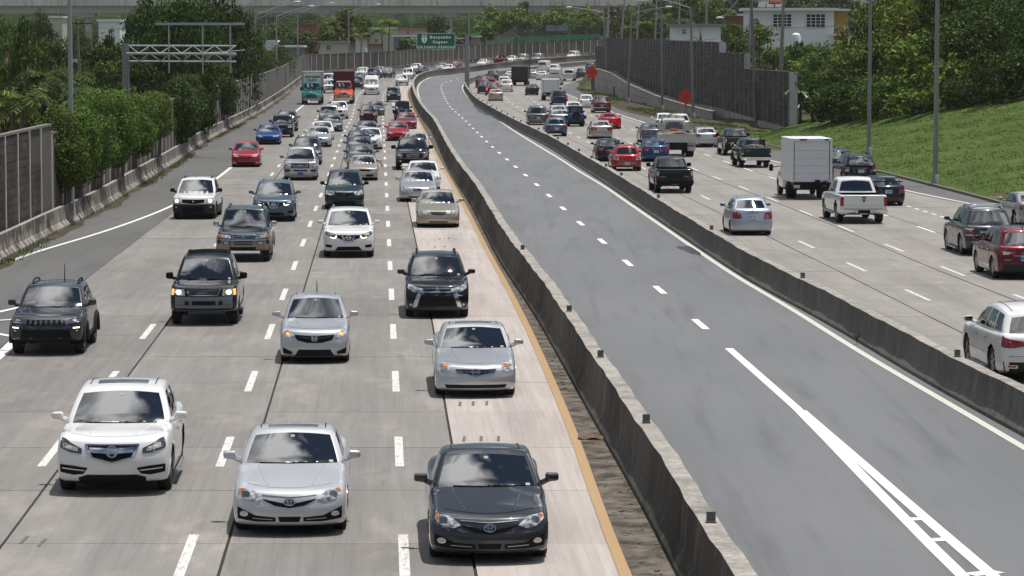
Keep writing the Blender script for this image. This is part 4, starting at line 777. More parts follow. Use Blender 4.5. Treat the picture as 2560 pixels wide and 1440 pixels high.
F_MDX = [('lower_intake', 'blk', [(-.62, .13), (-.45, .20), (.45, .20), (.62, .13)], [(-.62, .02), (-.4, .01), (.4, .01), (.62, .02)]), ('fog_housing', 'blk', [(.44, .36), (.70, .40), (.95, .42)], [(.52, .22), (.70, .19), (.95, .24)], 1), ('chrome_trim', 'chr', *bar(.50, .90, .30, .012, .04), 1, .012), ('headlight', 'lensd', [(.55, .80), (.75, .90), (.98, 1.06)], [(.55, .68), (.75, .70), (.98, .80)], 1), ('lamp_reflector', 'lens', [(.62, .805), (.88, .90)], [(.62, .73), (.88, .80)], 1, .011, 'headlight'), ('lamp_reflector', 'clr', *disc((.68, .765), .022, .035), 1, .014, 'headlight'), ('lamp_reflector', 'clr', *disc((.75, .785), .022, .035), 1, .014, 'headlight'), ('lamp_reflector', 'clr', *disc((.82, .81), .022, .035), 1, .014, 'headlight'), ('grille', 'grl', [(-.46, .88), (.46, .88)], [(-.34, .60), (0, .49), (.34, .60)]), ('chrome_trim', 'chr', [(-.49, .90), (.49, .90)], [(-.47, .865), (.47, .865)], 0, .010), ('chrome_trim', 'chr', [(-.42, .84), (0, .80), (.42, .84)], [(-.38, .71), (0, .69), (.38, .71)], 0, .014), ('chrome_trim', 'chr', [(-.36, .61), (0, .505), (.36, .61)], [(-.34, .585), (0, .475), (.34, .585)], 0, .012), ('chrome_trim', 'chr', [(-.50, .89), (-.46, .89)], [(-.38, .61), (-.34, .59)], 0, .012), ('chrome_trim', 'chr', [(.46, .89), (.50, .89)], [(.34, .59), (.38, .61)], 0, .012)]
F_FIT = [('lower_intake', 'blk', [(-.46, .30), (.46, .30)], [(-.60, .06), (.60, .06)]), ('fog_housing', 'blk', [(.64, .20), (.93, .36)], [(.70, .12), (.93, .14)], 1), ('grille', 'grl', [(-.62, .84), (0, .80), (.62, .84)], [(-.50, .64), (-.2, .55), (.2, .55), (.50, .64)]), ('grille_bar', 'dclad', [(-.5, .80), (0, .745), (.5, .80)], [(-.42, .72), (0, .66), (.42, .72)], 0, .012), ('headlight', 'lens', [(.58, .84), (.78, .93), (.98, 1.08)], [(.58, .74), (.75, .72), (.98, .86)], 1), ('indicator', 'amblit', *disc((.80, .86), .05, .05), 1, .011, 'headlight')]
F_ROGUE = [('lower_intake', 'blk', [(-.42, .26), (.42, .26)], [(-.56, .07), (.56, .07)]), ('skid_plate', 'skid', *bar(-.62, .62, .03, .018), 0, .012), ('fog_housing', 'blk', [(.66, .33), (.92, .36)], [(.68, .20), (.92, .22)], 1), ('grille', 'grl', [(-.50, .84), (.50, .84)], [(-.50, .72), (-.25, .62), (.25, .62), (.50, .72)]), ('grille', 'grl', [(-.26, .84), (.26, .84)], [(-.15, .52), (.15, .52)]), ('chrome_trim', 'chr', [(-.30, .85), (-.23, .85)], [(-.17, .50), (-.10, .54)], 0, .014), ('chrome_trim', 'chr', [(.23, .85), (.30, .85)], [(.10, .54), (.17, .50)], 0, .014), ('chrome_trim', 'chr', [(-.15, .555), (.15, .555)], [(-.14, .50), (.14, .50)], 0, .014), ('headlight', 'lensd', [(.48, .84), (.72, .92), (.98, 1.02)], [(.52, .66), (.72, .72), (.98, .86)], 1), ('lamp_reflector', 'lens', [(.62, .86), (.86, .94)], [(.62, .78), (.86, .85)], 1, .011, 'headlight'), ('running_lamp', 'drl', [(.47, .80), (.51, .80), (.56, .69), (.74, .74)], [(.47, .76), (.50, .70), (.56, .65), (.74, .71)], 1, .012, 'headlight')]
F_OUT = [('lower_intake', 'blk', [(-.52, .58), (.52, .58)], [(-.60, .16), (.60, .16)]), ('skid_plate', 'lensd', [(-.9, .12), (-.5, .10), (.5, .10), (.9, .12)], [(-.9, .03), (-.5, .0), (.5, .0), (.9, .03)], 0, .012), ('chrome_trim', 'chr', [(.50, .66), (.62, .70)], [(.66, .14), (.80, .12)], 1, .012), ('chrome_trim', 'chr', [(-.80, .58), (-.55, .64)], [(-.80, .56), (-.55, .60)], 0, .012), ('headlight', 'lens', [(.44, .86), (.7, .92), (.97, 1.06)], [(.44, .72), (.70, .70), (.97, .86)], 1), ('grille', 'grl', [(-.44, .90), (.44, .90)], [(-.44, .72), (.44, .72)]), ('chrome_trim', 'chr', *bar(-.44, .44, .86, .022), 0, .012), ('chrome_trim', 'chr', *bar(-.44, .44, .74, .022), 0, .012), ('fog_light', 'clr', *disc((.84, .22), .05, .05), 1, .012)]
F_COMP = [('lower_intake', 'blk', [(-.66, .50), (.66, .50)], [(-.74, .08), (.74, .08)]), ('bumper_insert', 'dclad', *bar(-.72, .72, .52, .03), 0, .012), ('headlight', 'lensd', [(.54, .91), (.75, .95), (.98, 1.02)], [(.54, .76), (.75, .76), (.98, .84)], 1), ('lamp_reflector', 'lens', *disc((.80, .87), .07, .05), 1, .012, 'headlight'), ('lamp_reflector', 'chr', *bar(.55, .92, .77, .012, .03), 1, .012, 'headlight'), ('grille', 'grl', *rect(.53, .72, .92)), ('running_lamp', 'drl', *bar(.76, .93, .575, .022, .01), 1, .014), ('fog_light', 'clr', *disc((.86, .46), .035, .035), 1, .012), ('tow_hook', 'hook', *bar(.38, .46, .17, .02), 1, .016)] + [('grille_slot', 'lensd', [(-.50 + .149 * i, .90), (-.435 + .149 * i, .90)], [(-.50 + .149 * i, .74), (-.435 + .149 * i, .74)], 0, .012) for i in range(7)]
F_EXP = [('lower_bumper', 'clad', [(-1.06, .60), (1.06, .60)], [(-1.06, .02), (1.06, .02)]), ('lower_intake', 'blk', *rect(.36, .28, .44)), ('fog_housing', 'dclad', *quad(.44, .58, .28, .44), 1, .010), ('bumper_line', 'dclad', *bar(-1.0, 1.0, .27, .008), 0, .010), ('headlight', 'lens', *quad(.60, .99, .64, .88, .0, -.04), 1), ('headlamp_bulb', 'lit', *disc((.76, .76), .085, .085), 1, .012, 'headlight'), ('indicator', 'amblit', *quad(.90, .99, .65, .87), 1, .012, 'headlight'), ('grille', 'grl', [(-.56, .96), (.56, .96)], [(-.46, .62), (.46, .62)]), ('grille_frame', 'chr', [(-.53, .92), (-.50, .92)], [(-.45, .67), (-.42, .67)], 1, .012), ('grille_frame', 'chr', *bar(-.43, .43, .66, .014), 0, .012)] + [('grille_bar', 'lensd', *bar(-.47, .47, .73 + .065 * i, .012), 0, .010) for i in range(4)]
F_PAJ = [('lower_bumper', 'tanclad', [(-1.06, .60), (1.06, .60)], [(-1.06, .0), (1.06, .0)]), ('bumper_top', 'skid', *bar(-1.02, 1.02, .60, .03), 0, .014), ('lower_intake', 'blk', *rect(.36, .34, .54)), ('lower_intake', 'blk', *rect(.50, .03, .22)), ('bumper_bar', 'tanclad', *bar(-.36, .36, .44, .035), 0, .014), ('fog_housing', 'blk', *quad(.54, .78, .36, .50), 1, .010), ('fog_light', 'clr', *quad(.57, .75, .38, .48), 1, .014), ('headlight', 'lens', *quad(.50, .99, .68, .86, .02, -.04), 1), ('indicator', 'amb', *quad(.86, .99, .69, .86), 1, .012, 'headlight'), ('grille', 'grl', [(-.48, .90), (.48, .90)], [(-.40, .66), (.40, .66)]), ('grille_frame', 'chr', *bar(-.48, .48, .89, .016), 0, .014), ('grille_bar', 'chr', *bar(-.44, .44, .79, .018), 0, .014), ('grille_frame', 'chr', *bar(-.40, .40, .675, .016), 0, .014), ('grille_frame', 'chr', [(.44, .90), (.48, .90)], [(.36, .67), (.41, .67)], 1, .014)]
F_REND = [('lower_bumper', 'dclad', [(-1.06, .62), (-.5, .58), (0, .56), (.5, .58), (1.06, .62)], [(-1.06, 0), (1.06, 0)]), ('lower_intake', 'grl', [(-.5, .42), (.5, .42)], [(-.55, .08), (.55, .08)], 0, .012), ('headlight', 'lens', [(.62, .96), (.78, 1.10), (.99, 1.12)], [(.62, .66), (.78, .62), (.99, .66)], 1), ('headlamp_bulb', 'lit', *disc((.80, .74), .09, .09), 1, .012, 'headlight'), ('grille', 'grl', [(-.55, .84), (.55, .84)], [(-.52, .66), (0, .58), (.52, .66)]), ('fog_light', 'clr', *disc((.82, .40), .05, .05), 1, .014)]
F_MPV = [('lower_intake', 'blk', [(-.55, .32), (.55, .32)], [(-.62, .06), (.62, .06)]), ('headlight', 'lens', [(.52, .92), (.75, .98), (.99, 1.02)], [(.52, .72), (.75, .68), (.99, .76)], 1), ('grille', 'grl', [(-.44, .92), (.44, .92)], [(-.38, .72), (0, .66), (.38, .72)]), ('chrome_trim', 'chr', [(-.46, .95), (.46, .95)], [(-.44, .90), (.44, .90)], 0, .012)]
F_CAM05 = [('lower_intake', 'blk', [(-.46, .22), (.46, .22)], [(-.42, .10), (.42, .10)]), ('bumper_line', 'P', *bar(-.44, .44, .16, .012), 0, .012), ('chrome_trim', 'clr', *bar(.58, .84, .15, .025, .04), 1, .010), ('headlight', 'lens', [(.42, .76), (.66, 1.0), (.98, 1.06)], [(.42, .74), (.70, .74), (.98, .86)], 1), ('grille', 'grl', [(-.40, .92), (.40, .92)], [(-.30, .72), (0, .70), (.30, .72)]), ('chrome_trim', 'chr', *bar(-.40, .40, .925, .012), 0, .012)] + [('grille_bar', 'lensd', *bar(-.33, .33, .76 + .05 * i, .01), 0, .010) for i in range(3)]
F_LEX = [('lower_intake', 'blk', [(-.6, .22), (.6, .22)], [(-.52, .12), (.52, .12)]), ('headlight', 'lens', [(.42, .80), (.66, 1.02), (.97, 1.12)], [(.42, .77), (.70, .74), (.97, .84)], 1), ('grille', 'grl', [(-.34, .90), (.34, .90)], [(-.26, .68), (.26, .68)]), ('chrome_trim', 'chr', *bar(-.34, .34, .90, .014), 0, .012)] + [('grille_bar', 'chr', *bar(-.30, .30, .72 + .045 * i, .008), 0, .010) for i in range(4)]
F_F150 = [('bumper', 'blk', [(-1.04, .44), (1.04, .44)], [(-1.04, .0), (1.04, .0)], 0, .02), ('lower_intake', 'grl', *rect(.5, .06, .26), 0, .024), ('fog_light', 'clr', *disc((.74, .22), .06, .08), 1, .026), ('chrome_trim', 'skid', *bar(-.7, .7, .45, .015), 0, .024), ('headlight', 'lensd', *quad(.62, .99, .50, .92, 0, 0), 1), ('lamp_reflector', 'lens', *disc((.80, .76), .10, .10), 1, .012, 'headlight'), ('indicator', 'amb', *disc((.74, .58), .05, .05), 1, .012, 'headlight'), ('grille', 'grl', *rect(.58, .50, .94))] + [('grille_bar', 'lens', *bar(-.40, .40, .56 + .055 * i, .008), 0, .012) for i in range(6)]
F_E07 = [('lower_bumper', 'silver', [(-1.06, .56), (1.06, .56)], [(-1.06, .02), (1.06, .02)], 0, .014), ('lower_intake', 'blk', *rect(.42, .36, .46), 0, .018), ('fog_housing', 'dclad', *quad(.60, .94, .34, .46), 1, .018), ('headlight', 'lens', *quad(.60, .98, .62, .94, 0, 0), 1), ('grille', 'grl', *rect(.54, .60, .96)), ('grille_frame', 'skid', [(-.48, .92), (.48, .92)], [(-.44, .64), (.44, .64)], 0, .010), ('grille_slot', 'grl', *rect(.40, .68, .88), 0, .014)] + [('grille_bar', 'chr', *bar(-.40, .40, .72 + .05 * i, .010), 0, .020) for i in range(3)]
F_COR = [('bumper', 'P', [(-1.04, .52), (1.04, .52)], [(-1.04, .36), (1.04, .36)], 0, .02), ('lower_intake', 'blk', [(-.7, .34), (.7, .34)], [(-.7, .12), (.7, .12)]), ('headlight', 'lens', *quad(.52, .86, .62, .84), 1), ('indicator', 'amb', *quad(.87, .99, .62, .84), 1), ('grille', 'grl', *rect(.50, .66, .82)), ('bumper_line', 'skid', *bar(-.98, .98, .52, .012), 0, .024)]
G_SED = fr(([(.48, .82), (.7, .96), (.98, 1.04)], [(.48, .74), (.7, .71), (.98, .85)]), ([(-.42, .86), (.42, .86)], [(-.34, .64), (.34, .64)]), ([(-.55, .26), (.55, .26)], [(-.6, .08), (.6, .08)]), (.78, .24), extra=[('chrome_trim', 'chr', *bar(-.40, .40, .84, .012), 0, .012)])
G_SED2 = fr(([(.44, .80), (.7, .92), (.98, 1.03)], [(.44, .72), (.7, .73), (.98, .88)]), ([(-.5, .84), (.5, .84)], [(-.42, .72), (.42, .72)]), ([(-.7, .34), (.7, .34)], [(-.6, .08), (.6, .08)]), (.84, .26))
G_SUV = fr(([(.52, .86), (.75, .93), (.98, 1.0)], [(.52, .70), (.75, .68), (.98, .80)]), ([(-.46, .88), (.46, .88)], [(-.38, .60), (.38, .60)]), ([(-.6, .34), (.6, .34)], [(-.66, .08), (.66, .08)]), (.80, .32), extra=[('chrome_trim', 'chr', *bar(-.42, .42, .76, .02), 0, .012)])
G_BOX = fr((quad(.56, .96, .66, .90)), rect(.52, .64, .90), rect(.6, .14, .30), (.74, .34), amb=quad(.86, .96, .66, .90), extra=[('bumper', 'dclad', [(-1.03, .52), (1.03, .52)], [(-1.03, .36), (1.03, .36)], 0, .03)])
F_BMW = fr(([(.36, .84), (.7, .92), (.98, 1.0)], [(.36, .70), (.7, .70), (.98, .82)]), None, ([(-.75, .34), (.75, .34)], [(-.7, .06), (.7, .06)]), None, extra=[('grille', 'grl', [(.03, .90), (.30, .90)], [(.04, .64), (.24, .64)], 1)])
F_DART = fr(([(.42, .84), (.7, .94), (.98, 1.04)], [(.46, .74), (.7, .72), (.98, .88)]), ([(-.40, .80), (.40, .80)], [(-.34, .70), (.34, .70)]), ([(-.62, .42), (.62, .42)], [(-.72, .10), (.72, .10)]), None, extra=[('bumper_line', 'skid', *bar(-.6, .6, .06, .012), 0, .012)])
F_PRI = fr(([(.46, .82), (.70, 1.04), (.95, 1.16)], [(.46, .76), (.72, .76), (.95, .90)]), ([(-.42, .74), (0, .68), (.42, .74)], [(-.40, .66), (0, .60), (.40, .66)]), ([(-.58, .34), (.58, .34)], [(-.62, .10), (.62, .10)]), (.82, .22), extra=[('chrome_trim', 'skid', *bar(-.52, .52, .32, .01), 0, .012)])
F_WRA = [('grille', 'P', *rect(.62, .50, .98), 0, .02), ('bumper', 'blk', [(-1.0, .34), (1.0, .34)], [(-1.0, .08), (1.0, .08)], 0, .10), ('headlight', 'lens', *disc((.47, .80), .125, .135), 1, .03)] + [('grille_slot', 'grl', [(-.30 + .092 * i, .92), (-.26 + .092 * i, .92)], [(-.30 + .092 * i, .58), (-.26 + .092 * i, .58)], 0, .026) for i in range(7)]
F_TRAN = [('bumper', 'dclad', [(-1.04, .30), (1.04, .30)], [(-1.04, 0), (1.04, 0)]), ('headlight', 'lensd', [(.50, .66), (.75, .80), (.99, .92)], [(.52, .54), (.75, .56), (.99, .66)], 1), ('grille', 'grl', [(-.36, .70), (.36, .70)], [(-.46, .50), (-.38, .38), (.38, .38), (.46, .50)]), ('chrome_trim', 'chr', *bar(-.38, .38, .60, .014), 0, .012)]
F_CX7 = fr(([(.46, .90), (.75, .96), (.98, 1.04)], [(.46, .76), (.75, .74), (.98, .86)]), None, ([(-.46, .52), (.46, .52)], [(-.36, .20), (.36, .20)]), None, extra=[('fog_housing', 'blk', *quad(.62, .90, .20, .44, .06, .0), 1)])
def rear_set(tl, plate=None, mt='tail', lower='dclad', lo_h=.16, extra=()):
    o = [('tail_light', mt, tl[0], tl[1], 1)]
    if lower: o.append(('lower_bumper', lower, [(-1.03, lo_h), (1.03, lo_h)], [(-1.03, 0), (1.03, 0)]))
    return o + [('trunk_seam', 'dclad', *bar(-.86, .86, .46, .006), 0, .005)] + list(extra)
TL_S = ([(.50, .88), (.75, .92), (1.06, .96)], [(.52, .72), (.75, .64), (1.06, .70)]); TL_V = quad(.74, 1.03, .50, .90); TL_P = quad(.84, 1.03, .44, .88)
RE_S = rear_set(TL_S, extra=[('chrome_trim', 'skid', *bar(-.36, .36, .80, .016), 0, .012)]); RE_S2 = rear_set(quad(.52, 1.05, .66, .88)); RE_V = rear_set(TL_V, lo_h=.26, extra=[('chrome_trim', 'skid', *bar(-.42, .42, .74, .018), 0, .012)]); RE_VB = rear_set(TL_V, mt='taillit', lo_h=.26)
RE_MDX = rear_set(([(.36, .84), (.75, .90), (1.10, .97)], [(.36, .76), (.75, .68), (1.10, .68)]), lo_h=.30, extra=[('chrome_trim', 'chr', *quad(.66, .92, .14, .22), 1, .012), ('reflector', 'tail', *quad(.69, .89, .155, .205), 1, .016), ('bumper_line', 'P', *bar(-.98, .98, .44, .01), 0, .012)])
RE_ROG = rear_set(([(.46, .80), (.75, .90), (1.14, .97)], [(.62, .70), (.85, .68), (1.14, .80)]), lo_h=.34, extra=[('lamp_reflector', 'clr', [(.50, .79), (.84, .83)], [(.62, .715), (.84, .70)], 1, .012, 'tail_light'), ('chrome_trim', 'skid', *bar(-.42, .42, .66, .016), 0, .012), ('model_badge', 'skid', *bar(-.80, -.55, .50, .012), 0, .010)])
RE_HIGH = rear_set(quad(.72, 1.10, .60, .92), lo_h=.22, extra=[('lamp_reflector', 'clr', *quad(.73, 1.08, .84, .92), 1, .012, 'tail_light'), ('lamp_reflector', 'clr', *quad(.73, 1.08, .60, .65), 1, .012, 'tail_light'), ('chrome_trim', 'chr', *bar(-.44, .44, .76, .03), 0, .014), ('bumper_line', 'skid', *bar(-.8, .8, .34, .02), 0, .012)])
RE_RAM = [('tail_light', 'tail', *quad(.86, 1.03, .42, .88), 1), ('lamp_reflector', 'hook', *quad(.89, 1.0, .54, .76), 1, .012, 'tail_light'), ('tailgate', 'P', *rect(.83, .32, .95), 0, .012), ('tailgate_line', 'skid', *bar(-.8, .8, .46, .005), 0, .016), ('tailgate_handle', 'blk', *bar(-.08, .08, .86, .03), 0, .018), ('bumper', 'chr', [(-1.0, .24), (-.40, .22), (.40, .22), (1.0, .24)], [(-1.0, .02), (-.36, -.02), (.36, -.02), (1.0, .02)], 0, .07), ('bumper_step', 'blk', *rect(.26, -.02, .22), 0, .075)]
RE_TAC = [('tail_light', 'clr', *quad(.86, 1.03, .42, .86), 1), ('lamp_reflector', 'tail', *quad(.87, 1.02, .42, .60), 1, .012, 'tail_light'), ('tailgate', 'P', *rect(.80, .34, .95), 0, .012), ('tailgate_handle', 'blk', *bar(-.10, .10, .80, .035), 0, .018), ('model_badge', 'skid', *bar(-.78, -.50, .52, .014), 0, .018), ('model_badge', 'skid', *bar(.48, .74, .54, .012), 0, .018), ('bumper', 'blk', [(-1.0, .28), (1.0, .28)], [(-1.0, .0), (1.0, .0)], 0, .07)]
RE_GP = [('tail_light', 'clr', *quad(.86, 1.03, .44, .86), 1), ('lamp_reflector', 'tail', *quad(.87, 1.02, .56, .86), 1, .012, 'tail_light'), ('tailgate', 'P', *rect(.80, .30, .95), 0, .012), ('model_badge', 'skid', *bar(-.72, -.40, .74, .012), 0, .018), ('bumper', 'chr', [(-1.0, .24), (1.0, .24)], [(-1.0, .06), (1.0, .06)], 0, .07)]
RE_YAR = rear_set(([(.64, .86), (.85, .90), (1.08, .86)], [(.56, .60), (.85, .56), (1.08, .62)]), lower=None, extra=[('bumper', 'P', [(-1.02, .46), (1.02, .46)], [(-1.02, .10), (1.02, .10)], 0, .035), ('chrome_trim', 'skid', *bar(-.3, .3, .88, .010), 0, .012)])
RE_PRO = rear_set(([(.66, .84), (1.04, .90)], [(.60, .58), (1.04, .62)]), mt='clr', lower='clad', lo_h=.42, extra=[('lamp_reflector', 'tail', *disc((.80, .74), .10, .08), 1, .012, 'tail_light'), ('reflector', 'tail', *quad(.55, .85, .24, .30), 1, .012)])
RE_CIV = rear_set(([(.40, .82), (.75, .92), (1.06, .94)], [(.52, .64), (.75, .62), (1.06, .66)]), lower=None, extra=[('chrome_trim', 'chr', *bar(-.36, .36, .82, .014), 0, .012)])
RE_CPE = rear_set(([(.56, .88), (.8, .92), (1.08, .92)], [(.60, .80), (.8, .74), (1.08, .76)]), lo_h=.2)
RE_SIE = rear_set(quad(.56, 1.03, .60, .80), lower=None, extra=[('bumper', 'P', [(-1.02, .34), (1.02, .34)], [(-1.02, .06), (1.02, .06)], 0, .03), ('bumper_line', 'skid', *bar(-.95, .95, .36, .03), 0, .012)])
RE_OLD = rear_set(quad(.46, 1.04, .62, .86), lower=None, extra=[('bumper_line', 'skid', *bar(-.98, .98, .50, .012), 0, .012)])
RE_VAN = [('tail_light', 'tail', *quad(.88, 1.02, .54, .90), 1), ('door_seam', 'dclad', [(-.008, .98), (.008, .98)], [(-.008, .20), (.008, .20)], 0, .006), ('bumper', 'dclad', [(-1.02, .18), (1.02, .18)], [(-1.02, 0), (1.02, 0)], 0, .04)]
RE_WRA = [('tail_light', 'tail', *quad(.80, .96, .42, .66), 1, .03), ('bumper', 'blk', [(-.98, .24), (.98, .24)], [(-.98, .02), (.98, .02)], 0, .09)]
def spare(S, B, C, add, lod):
    ty, rim = wheel_meshes(.40, .26, 20); V = np.array([v.co[:] for v in ty.vertices]); V = np.stack([V[:, 1], V[:, 0], V[:, 2]], 1) + [0, B.yb - .14, 1.02]
    mb = MB(); mb.add(V, [tuple(p.vertices)[::-1] for p in ty.polygons]); mb.tube([(0, B.yb - .16, 1.02), (0, B.yb - .22, 1.02)], .26, 14); add('spare_wheel', mb, [TYRE], None, True, 40)
def fender(S, B, C, add, lod):
    for ya in (S['wb'] / 2, -S['wb'] / 2):
        for sg in (-1, 1): mb = MB(); mb.box((sg * (B.hx - .02), ya, S['R'] * 2 + .13), (.34, 1.05, .07)); mb.box((sg * (B.hx - .02), ya + .55 * (1 if ya > 0 else -1), S['R'] * 2 + .02), (.34, .07, .26)); add('fender', mb, [BLK], None, False)
def wing(S, B, C, add, lod):
    mb = MB(); y = B.yb + .30; z = S['zd'] + .17; mb.tube([(u * .72, y + .05 * abs(u), z - .02 * abs(u)) for u in np.linspace(-1, 1, 7)], .03, 6)
    for x in (-.55, 0, .55): mb.box((x, y, S['zd'] + .07), (.03, .10, .20))
    add('spoiler', mb, ['PAINT'], None, False)
def load(S, B, C, add, lod):
    rr = random.Random(3)
    for k in range(9): mb = MB(); mb.box((rr.uniform(-.5, .5), B.yb + rr.uniform(.6, 1.3), S['zd'] + rr.uniform(-.05, .10)), (rr.uniform(.2, .5), .3, rr.uniform(.08, .2)), rr.uniform(0, 3)); add('cargo', mb, [mat('cargo timber', (.38, .28, .20), .8) if k % 2 else mat('cargo box', (.50, .44, .36), .8)], None, False)
    mb = MB(); mb.tube([(.35, B.yb + 1.2, 1.2), (.40, B.yb + 1.25, 2.0), (.3, B.yb + 1.25, 2.05)], .03, 5); mb.box((.5, B.yb + 1.2, 1.5), (.35, .3, .4)); add('cargo', mb, [mat('dark cargo', (.03, .025, .02), .8)], None, False)
def sidestripe(S, B, C, add, lod):
    for sg in (-1, 1): mb = MB(); mb.tube([C.roof(np.array(sg * .86), np.array(b)) + [0, 0, .01] for b in np.linspace(.10, .95, 7)], .045, 5); add('roof_trim', mb, [PAINT['darkclad']], None, True, 70)
K = {}
K['camry12'] = T(SEDAN, L=4.80, W=1.82, wb=2.775, fo=.95, front=F_CAMRY, emb=[('ovals', 0, .715, 1.0)], rear=RE_S, plater=(.58, 'plate'), sunroof=1, hoodcrease=1, H=1.47, r=.10, bow=.24)
K['camry12b'] = T(K['camry12'], sunroof=0)
K['altima'] = T(SEDAN, L=4.83, W=1.795, wb=2.775, front=F_ALT, emb=[('ringbar', 0, .74, 1.0)], rear=RE_S, sunroof=1, hoodcrease=1)
K['camry05'] = T(SEDAN, L=4.81, W=1.795, H=1.49, wb=2.72, front=F_CAM05, emb=[('ovals', 0, .80, .7)], rear=RE_S, yh=.0)
K['lexus'] = T(SEDAN, L=4.85, W=1.82, wb=2.775, front=F_LEX, emb=[('lletter', 0, .79, 1.2)], rear=RE_S)
K['mdx'] = T(SUV, L=4.93, W=1.96, H=1.71, wb=2.82, fo=.95, zl=.96, front=F_MDX, emb=[('caliper', 0, .735, 1.15)], rear=RE_MDX, plater=(.52, 'plate'), sunroof=1, wr=.72, doors=[(-.95, .02), (.04, .98)], step=1, r=.11, tum=1.5, R=.38, arch=.09, hoodcrease=1, yc=1.02, hdl=CHR)
K['fit'] = T(SEDAN, L=4.06, W=1.695, H=1.525, wb=2.53, fo=.82, zl=.80, zc=1.02, zbelt=1.0, zd=1.0, yc=1.06, yh=-.05, yr=-1.25, yrb=-1.60, front=F_FIT, emb=[('letterh', 0, .715, 1.0)], rear=RE_V, win=W3, R=.30, hf=1.05, wr=.60, antenna=(0, .12, .28), hoodcrease=1)
K['rogue'] = T(SUV, L=4.63, W=1.84, H=1.69, wb=2.705, front=F_ROGUE, emb=[('ringbar', 0, .71, 1.1)], rear=RE_ROG, plater=(.56, 'skyplate'), rails=2, win=W3, yc=1.02, hoodcrease=1, doors=[(-.92, .02), (.04, .96)], hdl=CHR)
K['rogueplain'] = T(K['rogue'], rails=0, antenna=(0, .05, .2))
K['outlander'] = T(SUV, L=4.695, W=1.81, H=1.71, wb=2.67, front=F_OUT, emb=[('diamonds', 0, .79, 1.05)], rear=RE_V, rails=1, wr=.66, mcol='P', hoodcrease=1)
K['compass'] = T(SUV, L=4.40, W=1.82, H=1.66, wb=2.636, fo=.86, front=F_COMP, rear=RE_V, rails=1, wr=.68, antenna=(-.1, .06, .42), mw=.2, mh=.17, hoodcrease=1, sideclad='dclad', bow=.2, flares='dclad', zb=.30, archk=1.16)
K['explorer'] = T(BOXY, L=4.81, W=1.85, H=1.83, wb=2.89, fo=.9, zb=.34, front=F_EXP, emb=[('blueoval', 0, .80, .9)], rear=RE_V, rails=1, crossbars=(.25, .40, .55, .70, .84), step=1, sideclad='clad', mcol='b', R=.375, yc=1.08, wr=.66, tum=1.2, zl=1.06, antenna=(-.99, 1.0, .5))
K['pajero'] = T(BOXY, L=4.80, W=1.86, H=1.86, wb=2.78, fo=.84, zb=.36, front=F_PAJ, emb=[('diamonds', 0, .79, .6)], rear=RE_V, rails=1, step=1, mcol='c', R=.39, yc=.95, wr=.70, twotone=.66, tone2='tanclad', mh=.22, flares='tanclad')
K['rendez'] = T(SUV, L=4.74, W=1.87, H=1.75, wb=2.85, front=F_REND, emb=[('dot', 0, .74, .8)], rear=RE_V, mcol='b', twotone=.62, tone2='dclad', extra=[sidestripe], yc=1.12, zl=.98, mh=.18, antenna=(.1, .97, .05))
K['mpv'] = T(VAN, L=4.75, W=1.83, H=1.745, front=F_MPV, emb=[('wing', 0, .80, .9)], rear=RE_V, mcol='b', mh=.18)
K['f150'] = T(PICK, W=2.0, L=5.9, wb=3.68, H=1.92, front=F_F150, emb=[('blueoval', 0, .72, 1.2)], rear=RE_RAM, rails=1, yc=1.35, yh=.66, mw=.27, mh=.24, mcol='b')
K['explorer07'] = T(BOXY, L=4.91, W=1.87, H=1.83, wb=2.89, front=F_E07, emb=[('blueoval', 0, .78, .6)], rear=RE_V, rails=1, yc=1.08, wr=.67, plate=(.20, 'blueplate'), mcol='P', mw=.25)
K['corolla'] = T(SEDAN, L=4.27, W=1.655, H=1.36, wb=2.43, fo=.85, zl=.70, zc=.92, zbelt=.92, zd=.96, front=F_COR, rear=RE_OLD, r=.07, bow=.10, bowr=.06, taf=.03, tar=.03, plate=(.26, 'plate'), R=.29, lipr=.01, pf=[(0, -.05), (.3, 0), (.55, 0), (.6, -.05), (1, -.08)], yc=.80, wr=.60)
K['prius'] = T(SEDAN, L=4.48, W=1.745, H=1.50, wb=2.70, fo=.9, front=F_PRI, emb=[('ovals', 0, .78, .7)], rear=RE_V, yc=1.2, yh=.0, yr=-1.3, yrb=-2.0, zd=1.06, zl=.78, zc=1.0)
K['dart'] = T(SEDAN, L=4.67, W=1.83, front=F_DART, rear=RE_S)
K['sedan'] = T(SEDAN, front=G_SED, rear=RE_S, plater=(.56, 'plate')); K['sedan2'] = T(SEDAN, front=G_SED2, rear=RE_S2, plater=(.50, 'plate'), L=4.6, W=1.76, H=1.44, R=.31)
K['bmw'] = T(SEDAN, front=F_BMW, rear=RE_S, W=1.87, L=4.94, H=1.47, wb=2.97)
K['suv'] = T(SUV, front=G_SUV, rear=RE_V, plater=(.56, 'plate'), rails=1); K['suvplain'] = T(K['suv'], rails=0); K['boxysuv'] = T(BOXY, front=G_BOX, rear=RE_V, rails=1, plater=(.5, 'plate'), L=4.6, W=1.82, mcol='b')
K['vitara'] = T(BOXY, front=G_BOX, rear=RE_V, L=4.2, W=1.70, H=1.70, wb=2.48, zl=.94, zc=1.08, zbelt=1.08, yc=.86, yh=.2, yr=-1.4, yrb=-1.72, wr=.62)
K['wrangler'] = T(BOXY, front=F_WRA, rear=RE_WRA, L=4.4, W=1.56, H=1.84, wb=2.95, fo=.55, zl=1.06, zc=1.12, zbelt=1.16, zd=1.16, yc=.75, yh=.48, yr=-1.72, yrb=-1.80, wr=.66, R=.40, extra=[spare, fender], mcol='b', topslot=2, topmat=BLK, rwmat=GLASS, r=.06, tw=.26, mw=.17, pf=[(0, -.02), (1, 0)], lipr=0, hood=0)
K['wranglerfar'] = T(K['wrangler'], extra=[fender])
